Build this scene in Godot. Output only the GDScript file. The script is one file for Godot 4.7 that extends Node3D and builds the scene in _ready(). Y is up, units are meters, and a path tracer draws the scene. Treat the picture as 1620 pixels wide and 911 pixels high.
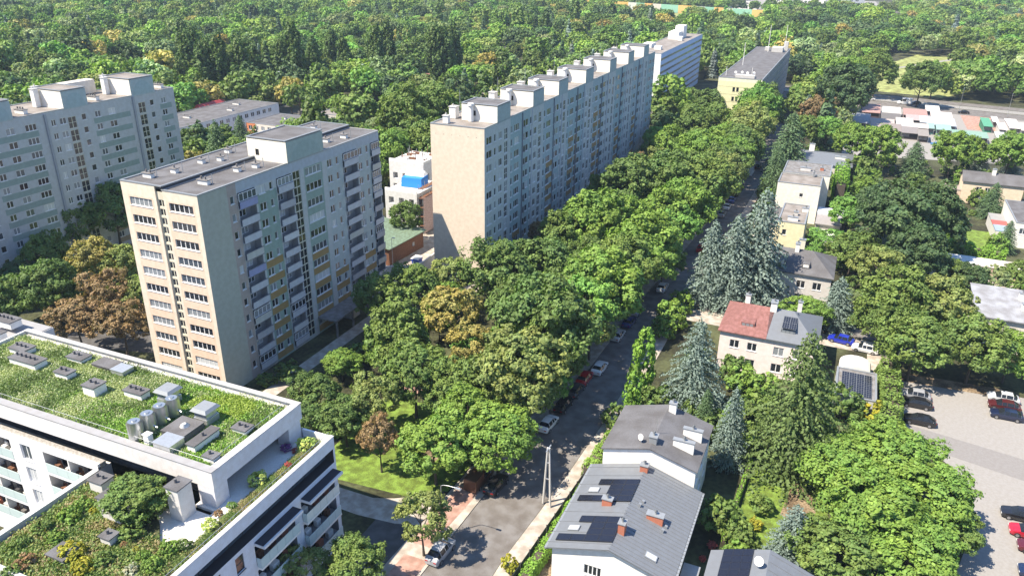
extends Node3D
# An aerial view of a housing estate: slab blocks, a tree-lined street, small houses, a roof garden.
# World axes: the street runs along -z, x grows to the right of it, y is up, metres.

var rng := RandomNumberGenerator.new()
var names := {}
var mats := {}
var wins := {}
var T := {}          # shared textures
var TM := {}         # shared tree meshes

class Shape:
	var v := PackedVector3Array()
	var n := PackedVector3Array()
	var c := PackedColorArray()
	var ix := PackedInt32Array()
	func quad(a: Vector3, b: Vector3, d: Vector3, e: Vector3, col := Color.WHITE) -> void:   # counter-clockwise from outside
		var nn := (b - a).cross(d - a)
		if nn.length_squared() < 1e-12: nn = (d - a).cross(e - a)
		nn = nn.normalized()
		var k := v.size()
		v.append_array([a, b, d, e]); n.append_array([nn, nn, nn, nn]); c.append_array([col, col, col, col])
		ix.append_array([k, k + 2, k + 1, k, k + 3, k + 2])
	func tri(a: Vector3, b: Vector3, d: Vector3, col := Color.WHITE) -> void:
		var nn := (b - a).cross(d - a).normalized()
		var k := v.size()
		v.append_array([a, b, d]); n.append_array([nn, nn, nn]); c.append_array([col, col, col])
		ix.append_array([k, k + 2, k + 1])
	func box(lo: Vector3, hi: Vector3, col := Color.WHITE) -> void:
		var p := [Vector3(lo.x, lo.y, hi.z), Vector3(hi.x, lo.y, hi.z), Vector3(hi.x, hi.y, hi.z), Vector3(lo.x, hi.y, hi.z), Vector3(lo.x, lo.y, lo.z), Vector3(hi.x, lo.y, lo.z), Vector3(hi.x, hi.y, lo.z), Vector3(lo.x, hi.y, lo.z)]
		hexa(p, col)
	func hexa(p: Array, col := Color.WHITE) -> void:
		for f in [[0, 1, 2, 3], [1, 5, 6, 2], [5, 4, 7, 6], [4, 0, 3, 7], [3, 2, 6, 7], [4, 5, 1, 0]]:
			quad(p[f[0]], p[f[1]], p[f[2]], p[f[3]], col)
	func cbox(at: Vector3, size: Vector3, col := Color.WHITE) -> void:
		box(at - size / 2.0, at + size / 2.0, col)
	func tube(a: Vector3, b: Vector3, ra: float, rb: float, seg := 8, caps := true, col := Color.WHITE) -> void:
		var d := (b - a).normalized()
		var s := d.cross(Vector3.RIGHT if absf(d.x) < 0.8 else Vector3.UP).normalized()
		var t := d.cross(s)
		var k := v.size()
		for i in seg + 1:
			var an := TAU * i / seg
			var o := s * cos(an) + t * sin(an)
			v.append(a + o * ra); v.append(b + o * rb); n.append(o); n.append(o); c.append(col); c.append(col)
		for i in seg:
			var q := k + i * 2
			ix.append_array([q, q + 1, q + 2, q + 2, q + 1, q + 3])
		if caps:
			for e in 2:
				var m: Vector3 = b if e else a
				var r: float = rb if e else ra
				var kk := v.size()
				v.append(m); n.append(d if e else -d); c.append(col)
				for i in seg + 1:
					var an := TAU * i / seg
					v.append(m + (s * cos(an) + t * sin(an)) * r); n.append(d if e else -d); c.append(col)
				for i in seg:
					if e: ix.append_array([kk, kk + 2 + i, kk + 1 + i])
					else: ix.append_array([kk, kk + 1 + i, kk + 2 + i])
	func leaf(p: Vector3, nn: Vector3, s: float, spin: float, col: Color) -> void:
		var a := nn.cross(Vector3.UP if absf(nn.y) < 0.9 else Vector3.RIGHT).normalized()
		var b := nn.cross(a)
		var x := (a * cos(spin) + b * sin(spin)) * s
		var y := (b * cos(spin) - a * sin(spin)) * s * 0.62
		var k := v.size()
		var lift := nn * s * 0.22
		v.append_array([p - x, p - y + lift, p + x, p + y + lift]); n.append_array([(nn - x * 0.5 / s).normalized(), nn, (nn + x * 0.5 / s).normalized(), nn]); c.append_array([col, col, col, col])
		ix.append_array([k, k + 2, k + 1, k, k + 3, k + 2])
	func prism(poly: Array, y0: float, y1: float, col := Color.WHITE) -> void:   # poly of Vector2 (x, z)
		var pts := PackedVector2Array(poly)
		if Geometry2D.is_polygon_clockwise(pts): pts.reverse()
		var m := pts.size()
		for i in m:
			var a := pts[i]; var b := pts[(i + 1) % m]
			if y1 - y0 > 0.001: quad(Vector3(b.x, y0, b.y), Vector3(a.x, y0, a.y), Vector3(a.x, y1, a.y), Vector3(b.x, y1, b.y), col)
		var t := Geometry2D.triangulate_polygon(pts)
		for i in range(0, t.size(), 3):
			var p := Vector3(pts[t[i]].x, y1, pts[t[i]].y); var q := Vector3(pts[t[i + 1]].x, y1, pts[t[i + 1]].y); var r := Vector3(pts[t[i + 2]].x, y1, pts[t[i + 2]].y)
			if (q - p).cross(r - p).y > 0: tri(p, q, r, col)
			else: tri(p, r, q, col)
	func into(mesh: ArrayMesh, m: Material) -> ArrayMesh:
		if v.is_empty(): return mesh
		var a := []
		a.resize(Mesh.ARRAY_MAX)
		a[Mesh.ARRAY_VERTEX] = v; a[Mesh.ARRAY_NORMAL] = n; a[Mesh.ARRAY_COLOR] = c; a[Mesh.ARRAY_INDEX] = ix
		mesh.add_surface_from_arrays(Mesh.PRIMITIVE_TRIANGLES, a)
		mesh.surface_set_material(mesh.get_surface_count() - 1, m)
		return mesh

func mesh_of(pairs: Array) -> ArrayMesh:
	var m := ArrayMesh.new()
	for p in pairs: p[0].into(m, p[1])
	return m

func numbered(s: String) -> String:
	if not names.has(s):
		names[s] = 0
		return s
	names[s] += 1
	return "%s_%03d" % [s, names[s]]

func thing(called: String, label: String, category: String, at := Vector3.ZERO, group := "") -> Node3D:
	var o := Node3D.new()
	o.name = numbered(called); o.position = at
	add_child(o)
	o.set_meta("label", label); o.set_meta("category", category)
	if group: o.set_meta("group", group)
	return o

func part(called: String, mesh: Mesh, parent: Node, at := Vector3.ZERO) -> MeshInstance3D:
	var o := MeshInstance3D.new()
	o.name = called; o.mesh = mesh; o.position = at
	parent.add_child(o, true)
	return o

func sp(called: String, s: Shape, m: Material, parent: Node, at := Vector3.ZERO) -> MeshInstance3D:
	return part(called, mesh_of([[s, m]]), parent, at)

func struct(called: String, s: Shape, m: Material) -> MeshInstance3D:
	var o := sp(numbered(called), s, m, self)
	o.set_meta("kind", "structure")
	return o

func lin(r: float, g: float, b: float) -> Color:
	return Color(r, g, b).linear_to_srgb()

func mt(key: String, r := 0.5, g := 0.5, b := 0.5, rough := 0.85, tex := "", scale := 0.25, metal := 0.0) -> StandardMaterial3D:
	if mats.has(key): return mats[key]
	var m := StandardMaterial3D.new()
	m.albedo_color = lin(r, g, b); m.roughness = rough; m.metallic = metal
	m.resource_name = key
	if tex:
		m.albedo_texture = T[tex]
		m.uv1_triplanar = true; m.uv1_world_triplanar = true
		m.uv1_scale = Vector3.ONE * scale
	mats[key] = m
	return m

func paint(key: String, tex := "grime", scale := 0.09, rough := 0.85) -> StandardMaterial3D:   # colour comes from the vertices (painted wall panels)
	if mats.has(key): return mats[key]
	var m := mt(key, 1, 1, 1, rough, tex, scale)
	m.vertex_color_use_as_albedo = true
	return m

func leafmat(key: String, r: float, g: float, b: float) -> StandardMaterial3D:
	if mats.has(key): return mats[key]
	var m := mt(key, r, g, b, 0.55)
	m.vertex_color_use_as_albedo = true
	m.metallic_specular = 0.35
	m.backlight_enabled = true
	m.backlight = Color(0.66, 0.74, 0.28)
	m.cull_mode = BaseMaterial3D.CULL_DISABLED
	return m

func noise_tex(freq: float, lo: float, hi: float, seed_: int, freq2 := 0.0, warm := 0.0) -> ImageTexture:
	var f := FastNoiseLite.new()
	f.seed = seed_; f.frequency = freq; f.fractal_octaves = 5
	var im := f.get_seamless_image(512, 512)
	var f2 := FastNoiseLite.new()
	f2.seed = seed_ + 7; f2.frequency = freq2 if freq2 > 0.0 else freq * 6.0; f2.fractal_octaves = 3
	var im2 := f2.get_seamless_image(512, 512)
	var out := Image.create(512, 512, false, Image.FORMAT_RGB8)
	for y in 512:
		for x in 512:
			var t := clampf((im.get_pixel(x, y).r * 0.62 + im2.get_pixel(x, y).r * 0.38 - 0.3) / 0.4, 0.0, 1.0)
			var g := lerpf(lo, hi, t)
			out.set_pixel(x, y, Color(g, g * (1.0 - warm * (1.0 - t)), g * (1.0 - 2.0 * warm * (1.0 - t))))
	return ImageTexture.create_from_image(out)

# ---- walls with real openings ---------------------------------------------------------------------------------------
# O bottom corner, U along the wall (to the right as seen from outside). holes: [u0, v0, u1, v1, depth, back colour or null]. panels: [u0, v0, u1, v1, colour]
func facade(s: Shape, O: Vector3, U: Vector3, w: float, h: float, holes: Array, base: Color, panels := []) -> void:
	var N := U.cross(Vector3.UP)
	var xs := [0.0, w]
	var ys := [0.0, h]
	for q in holes + panels:
		xs.append_array([clampf(q[0], 0, w), clampf(q[2], 0, w)]); ys.append_array([clampf(q[1], 0, h), clampf(q[3], 0, h)])
	xs.sort(); ys.sort()
	for j in ys.size() - 1:
		var y0: float = ys[j]
		var y1: float = ys[j + 1]
		if y1 - y0 < 0.004: continue
		var ym := (y0 + y1) / 2.0
		var rowh := holes.filter(func(q): return ym > q[1] and ym < q[3])
		var rowp := panels.filter(func(q): return ym > q[1] and ym < q[3])
		var run = null
		var start := 0.0
		var last := 0.0
		for i in xs.size() - 1:
			var x0: float = xs[i]
			var x1: float = xs[i + 1]
			if x1 - x0 < 0.004: continue
			var xm := (x0 + x1) / 2.0
			var col = base
			for q in rowp:
				if xm > q[0] and xm < q[2]: col = q[4]
			for q in rowh:
				if xm > q[0] and xm < q[2]: col = null
			if col != run:
				if run != null: s.quad(O + U * start + Vector3.UP * y0, O + U * last + Vector3.UP * y0, O + U * last + Vector3.UP * y1, O + U * start + Vector3.UP * y1, run)
				run = col; start = x0
			last = x1
		if run != null: s.quad(O + U * start + Vector3.UP * y0, O + U * last + Vector3.UP * y0, O + U * last + Vector3.UP * y1, O + U * start + Vector3.UP * y1, run)
	for q in holes:
		var d: float = q[4]
		var a: Vector3 = O + U * q[0] + Vector3.UP * q[1]
		var b: Vector3 = O + U * q[2] + Vector3.UP * q[1]
		var c2: Vector3 = O + U * q[2] + Vector3.UP * q[3]
		var e: Vector3 = O + U * q[0] + Vector3.UP * q[3]
		var k := -N * d
		var rv: Color = q[5] if q[5] != null else base
		s.quad(a, b, b + k, a + k, rv); s.quad(b, c2, c2 + k, b + k, rv); s.quad(c2, e, e + k, c2 + k, rv); s.quad(e, a, a + k, e + k, rv)
		if q[5] != null: s.quad(a + k, b + k, c2 + k, e + k, q[5])

# window unit: origin at bottom centre of its opening on the wall plane, +z outward
func win_shapes(w: float, h: float, mull: int, trans: int, rec: float, sill: bool) -> Array:
	var f := Shape.new()
	var g := Shape.new()
	var t := 0.075
	var z0 := -rec - 0.05
	var z1 := -rec + 0.03
	f.box(Vector3(-w / 2, 0, z0), Vector3(w / 2, t, z1)); f.box(Vector3(-w / 2, h - t, z0), Vector3(w / 2, h, z1))
	f.box(Vector3(-w / 2, t, z0), Vector3(-w / 2 + t, h - t, z1)); f.box(Vector3(w / 2 - t, t, z0), Vector3(w / 2, h - t, z1))
	for i in mull:
		var x := -w / 2 + w * (i + 1) / (mull + 1)
		f.box(Vector3(x - t * 0.8, t, z0), Vector3(x + t * 0.8, h - t, z1))
	for i in trans:
		var y := h * (i + 1) / (trans + 1)
		f.box(Vector3(-w / 2 + t, y - t / 2, z0), Vector3(w / 2 - t, y + t / 2, z1 - 0.005))
	if sill: f.box(Vector3(-w / 2 - 0.06, -0.09, -rec), Vector3(w / 2 + 0.06, -0.012, 0.07))
	g.quad(Vector3(-w / 2 + 0.02, 0.02, -rec), Vector3(w / 2 - 0.02, 0.02, -rec), Vector3(w / 2 - 0.02, h - 0.02, -rec), Vector3(-w / 2 + 0.02, h - 0.02, -rec))
	return [f, g]

func winmesh(w: float, h: float, mull: int, trans: int, rec: float, glass: int, frame: String, sill := true) -> ArrayMesh:
	var key := "%.2f %.2f %d %d %.2f %d %s %s" % [w, h, mull, trans, rec, glass, frame, sill]
	if not wins.has(key):
		var sh := win_shapes(w, h, mull, trans, rec, sill)
		wins[key] = mesh_of([[sh[0], mats[frame]], [sh[1], mats["glass%d" % glass]]])
	return wins[key]

func window(parent: Node, O: Vector3, U: Vector3, u0: float, v0: float, u1: float, v1: float, mull: int, trans := 0, rec := 0.14, frame := "frame_white", glass := -1, called := "window", sill := true) -> MeshInstance3D:
	if glass < 0:
		var r := rng.randf()
		glass = 0 if r < 0.5 else (1 if r < 0.72 else (2 if r < 0.9 else 3))
	var o := part(called, winmesh(u1 - u0, v1 - v0, mull, trans, rec, glass, frame, sill), parent)
	o.transform = Transform3D(Basis(U, Vector3.UP, U.cross(Vector3.UP)), O + U * (u0 + u1) / 2.0 + Vector3.UP * v0)
	return o

# many far windows joined into one part
func window_into(acc: Array, O: Vector3, U: Vector3, u0: float, v0: float, u1: float, v1: float, mull: int) -> void:
	var sh := win_shapes(u1 - u0, v1 - v0, mull, 0, 0.14, false)
	var b := Transform3D(Basis(U, Vector3.UP, U.cross(Vector3.UP)), O + U * (u0 + u1) / 2.0 + Vector3.UP * v0)
	var gi := 1 + (0 if rng.randf() < 0.6 else 1)
	for i in 2:
		var d: Shape = acc[0 if i == 0 else gi]
		var sgm: Shape = sh[i]
		var k := d.v.size()
		for j in sgm.v.size():
			d.v.append(b * sgm.v[j]); d.n.append(b.basis * sgm.n[j]); d.c.append(Color.WHITE)
		for j in sgm.ix: d.ix.append(k + j)

# ---- trees --------------------------------------------------------------------------------------------------------
func crown(seed_: int, R: float, hy: float, cy: float, lobes: int, per: int, size: float, low := -0.45, lobe_k := 0.4, tall := 1.0) -> Shape:
	rng.seed = seed_
	var s := Shape.new()
	for i in lobes:
		var t := (i + 0.5) / lobes
		var y := lerpf(low, 1.0, t) + rng.randf_range(-0.08, 0.08)
		y = clampf(y, low, 0.98)
		var an := i * 2.39996 + rng.randf_range(-0.45, 0.45)
		var q := sqrt(maxf(0.0, 1.0 - y * y))
		var d := Vector3(q * cos(an), y, q * sin(an))
		var k := rng.randf_range(0.46, 0.9)
		var c0 := Vector3(d.x * R * k, cy + d.y * hy * k, d.z * R * k)
		var lr := R * lobe_k * rng.randf_range(0.72, 1.25)
		var tint := rng.randf_range(0.74, 1.0)
		var hue := rng.randf_range(-0.07, 0.07)
		var subs := 9
		for u in subs:
			var se := Vector3(rng.randfn(), rng.randfn(), rng.randfn()).normalized()
			if se.dot(d) < -0.3: se = -se
			var sc := c0 + Vector3(se.x, se.y * 0.8 * tall, se.z) * lr * rng.randf_range(0.45, 1.05)
			var sr := lr * rng.randf_range(0.24, 0.46)
			var st := tint * rng.randf_range(0.84, 1.0)
			for j in per / subs:
				var e := Vector3(rng.randfn(), rng.randfn(), rng.randfn()).normalized()
				if e.dot(se) < -0.4: e = -e
				var rr := sr * (rng.randf_range(0.5, 1.05) if rng.randf() < 0.85 else rng.randf_range(1.0, 1.5))
				var p := sc + Vector3(e.x * rr, e.y * rr * 0.85 * tall, e.z * rr)
				var nn := (e * 0.8 + se * 0.4 + Vector3.UP * 0.4 + Vector3(rng.randfn(), rng.randfn(), rng.randfn()) * 0.5).normalized()
				var g := st * rng.randf_range(0.68, 1.0)
				s.leaf(p, nn, size * rng.randf_range(0.6, 1.35), rng.randf() * TAU, Color(clampf(g * (1.0 + hue + rng.randf_range(-0.07, 0.07)), 0, 1), g, clampf(g * (1.0 - hue), 0, 1)))
	return s

func trunk(seed_: int, h: float, r: float, limbs: int, spread: float, top: float) -> Shape:
	rng.seed = seed_
	var s := Shape.new()
	var lean := Vector3(rng.randf_range(-0.04, 0.04), 1, rng.randf_range(-0.04, 0.04))
	s.tube(Vector3(0, -0.3, 0), lean * h * 0.5, r * 1.25, r * 0.85, 7, false)
	s.tube(lean * h * 0.5, lean * h, r * 0.85, r * 0.6, 7, false)
	s.tube(lean * h, lean * top, r * 0.6, r * 0.15, 6, false)
	for i in limbs:
		var a := i * 2.4 + rng.randf() * 0.6
		var p0 := lean * lerpf(h * 0.85, top * 0.7, float(i) / limbs)
		var l := spread * rng.randf_range(0.6, 0.95)
		var p1 := p0 + Vector3(cos(a) * l * 0.55, l * 0.4, sin(a) * l * 0.55)
		var p2 := p0 + Vector3(cos(a) * l, l * 0.72, sin(a) * l)
		s.tube(p0, p1, r * 0.42, r * 0.27, 5, false); s.tube(p1, p2, r * 0.27, r * 0.08, 5, false)
	return s

func conifer(seed_: int, H: float, R: float, whorls: int, fine: float, droop: float, curve := 0.85) -> Shape:
	rng.seed = seed_
	var s := Shape.new()
	for w in whorls:
		var t := float(w) / whorls
		var y := H * (0.06 + 0.92 * t)
		var rad := R * pow(1.0 - t, curve) * rng.randf_range(0.82, 1.12) + 0.12
		var nb := int(lerpf(11.0, 5.0, t))
		var off := rng.randf() * TAU
		for b in nb:
			var a := off + TAU * b / nb + rng.randf_range(-0.22, 0.22)
			var L := rad * rng.randf_range(0.78, 1.14)
			var dir := Vector3(cos(a), 0, sin(a))
			var side := Vector3(-sin(a), 0, cos(a))
			var tint := rng.randf_range(0.72, 1.0)
			var steps := maxi(2, int(L / fine))
			for k in steps:
				var f := (k + 0.8) / steps
				var p := dir * L * f + Vector3(0, y + L * (0.2 * f - droop * 1.25 * f * f), 0)
				var wd := (0.28 + 0.5 * (1.0 - f)) * minf(L, 1.6) * 0.55
				for e: float in [-1.0, 1.0]:
					var g := tint * rng.randf_range(0.66, 1.0)
					var nn := (Vector3.UP * 0.55 + dir * rng.randf_range(0.1, 1.0) + side * e * 0.5 + Vector3(rng.randfn(), rng.randfn(), rng.randfn()) * 0.28).normalized()
					s.leaf(p + side * e * wd * rng.randf_range(0.3, 1.1) + Vector3(0, rng.randf_range(-0.16, 0.06), 0), nn, fine * rng.randf_range(0.6, 1.05), rng.randf() * TAU, Color(g, g, g))
	for k in 14: s.leaf(Vector3(rng.randfn() * 0.1, H * (0.93 + 0.005 * k), rng.randfn() * 0.1), Vector3(rng.randfn(), 0.6, rng.randfn()).normalized(), fine * 0.6, rng.randf() * TAU, Color(0.95, 0.95, 0.95))
	return s

func tree_meshes() -> void:
	# near kinds: [crown mesh variants], trunk mesh; nominal crown radius 5 m, total height 13 m
	for i in 5:
		TM["round%d" % i] = crown(100 + i, 5.0, 5.2, 7.9, 36 + i * 3, 400, 0.235, -0.55, 0.34)
		TM["airy%d" % i] = crown(200 + i, 5.0, 4.6, 8.2, 24 + i * 2, 360, 0.22, -0.4, 0.31)
	for i in 3:
		TM["bush%d" % i] = crown(300 + i, 1.0, 0.85, 0.75, 13, 90, 0.13, -0.7, 0.42)
		TM["column%d" % i] = crown(330 + i, 2.3, 9.6, 10.6, 44, 120, 0.38, -0.92, 0.5, 2.3)
		TM["thuja%d" % i] = crown(350 + i, 0.8, 2.2, 2.2, 16, 90, 0.14, -0.95, 0.55, 1.7)
		TM["spruce%d" % i] = conifer(400 + i, 15.0, 4.2, 42, 0.28, 0.34, 0.56)
		TM["wide_spruce%d" % i] = conifer(430 + i, 14.0, 5.4, 40, 0.235, 0.3, 0.62)
		TM["far_spruce%d" % i] = conifer(460 + i, 13.0, 2.9, 10, 1.1, 0.3)
		TM["far_column%d" % i] = crown(480 + i, 2.6, 9.0, 9.8, 18, 40, 0.7, -0.92, 0.5, 2.3)
	for i in 6: TM["far%d" % i] = crown(500 + i, 5.0, 4.1 + i * 0.3, 6.0 + i * 0.25, 16 + i, 81, 0.56, -0.4, 0.42)
	for k in TM.keys(): TM[k] = mesh_of([[TM[k], null]])
	for i in 3: TM["trunk%d" % i] = mesh_of([[trunk(600 + i, 4.0, 0.24, 8, 3.6, 11.0), mats["bark"]]])
	TM["stem"] = mesh_of([[trunk(610, 5.0, 0.17, 0, 1.0, 13.5), mats["bark"]]])
	TM["shrub_stem"] = mesh_of([[trunk(611, 0.3, 0.035, 4, 0.4, 0.8), mats["bark"]]])

# kinds of foliage: name -> [node name, category, mesh stem, variants, material, trunk mesh]
var KIND := {
	"d": ["street_tree", "round", 5, "leaf_dark"], "m": ["street_tree", "round", 5, "leaf_mid"], "b": ["street_tree", "round", 5, "leaf_bright"], "g": ["street_tree", "airy", 5, "leaf_fresh"],
	"y": ["street_tree", "airy", 5, "leaf_yellow"], "o": ["street_tree", "airy", 5, "leaf_brown"], "l": ["street_tree", "airy", 5, "leaf_olive"], "k": ["oak_tree", "round", 5, "leaf_oak"], "w": ["garden_tree", "airy", 5, "leaf_pale"],
	"s": ["spruce_tree", "wide_spruce", 3, "needle_dark"], "u": ["blue_spruce", "spruce", 3, "needle_blue"], "v": ["blue_spruce", "wide_spruce", 3, "needle_blue"], "n": ["spruce_tree", "spruce", 3, "needle_green"], "p": ["poplar_tree", "column", 3, "leaf_poplar"],
	"t": ["thuja_bush", "thuja", 3, "leaf_thuja"], "h": ["garden_bush", "bush", 3, "leaf_mid"], "hb": ["garden_bush", "bush", 3, "leaf_bright"], "hy": ["garden_bush", "bush", 3, "leaf_gold"], "hd": ["garden_bush", "bush", 3, "leaf_dark"],
	"hr": ["garden_bush", "bush", 3, "leaf_rust"], "hw": ["flowering_bush", "bush", 3, "leaf_white"], "hp": ["flowering_bush", "bush", 3, "leaf_purple"], "hf": ["flowering_bush", "bush", 3, "leaf_red"], "hg": ["garden_bush", "bush", 3, "leaf_grassy"],
}
func plant(kind: String, at: Vector3, s: float, sy: float, label: String, group := "", far := false) -> Node3D:
	var k: Array = KIND[kind]
	var bushy: bool = k[1] in ["bush", "thuja"]
	var t := thing(k[0], label, "bush" if bushy else "tree", at, group)
	var v := rng.randi() % int(k[2])
	var stem: String = k[1]
	if far: stem = "far_column" if stem == "column" else ("far_spruce" if stem.ends_with("spruce") else "far")
	if far and stem != "far": v = v % 3
	var sc := Vector3(s, sy, s)
	if bushy:
		part("stem", TM["shrub_stem"], t).scale = sc
	else:
		part("trunk", TM["stem"] if stem.ends_with("spruce") or stem.ends_with("column") else TM["trunk%d" % (v % 3)], t).scale = sc
	var c := part("crown" if not bushy else "foliage", TM["%s%d" % [stem, v]], t)
	c.material_override = mats[k[3]]
	c.scale = sc
	t.rotation.y = rng.randf() * TAU
	return t

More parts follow.
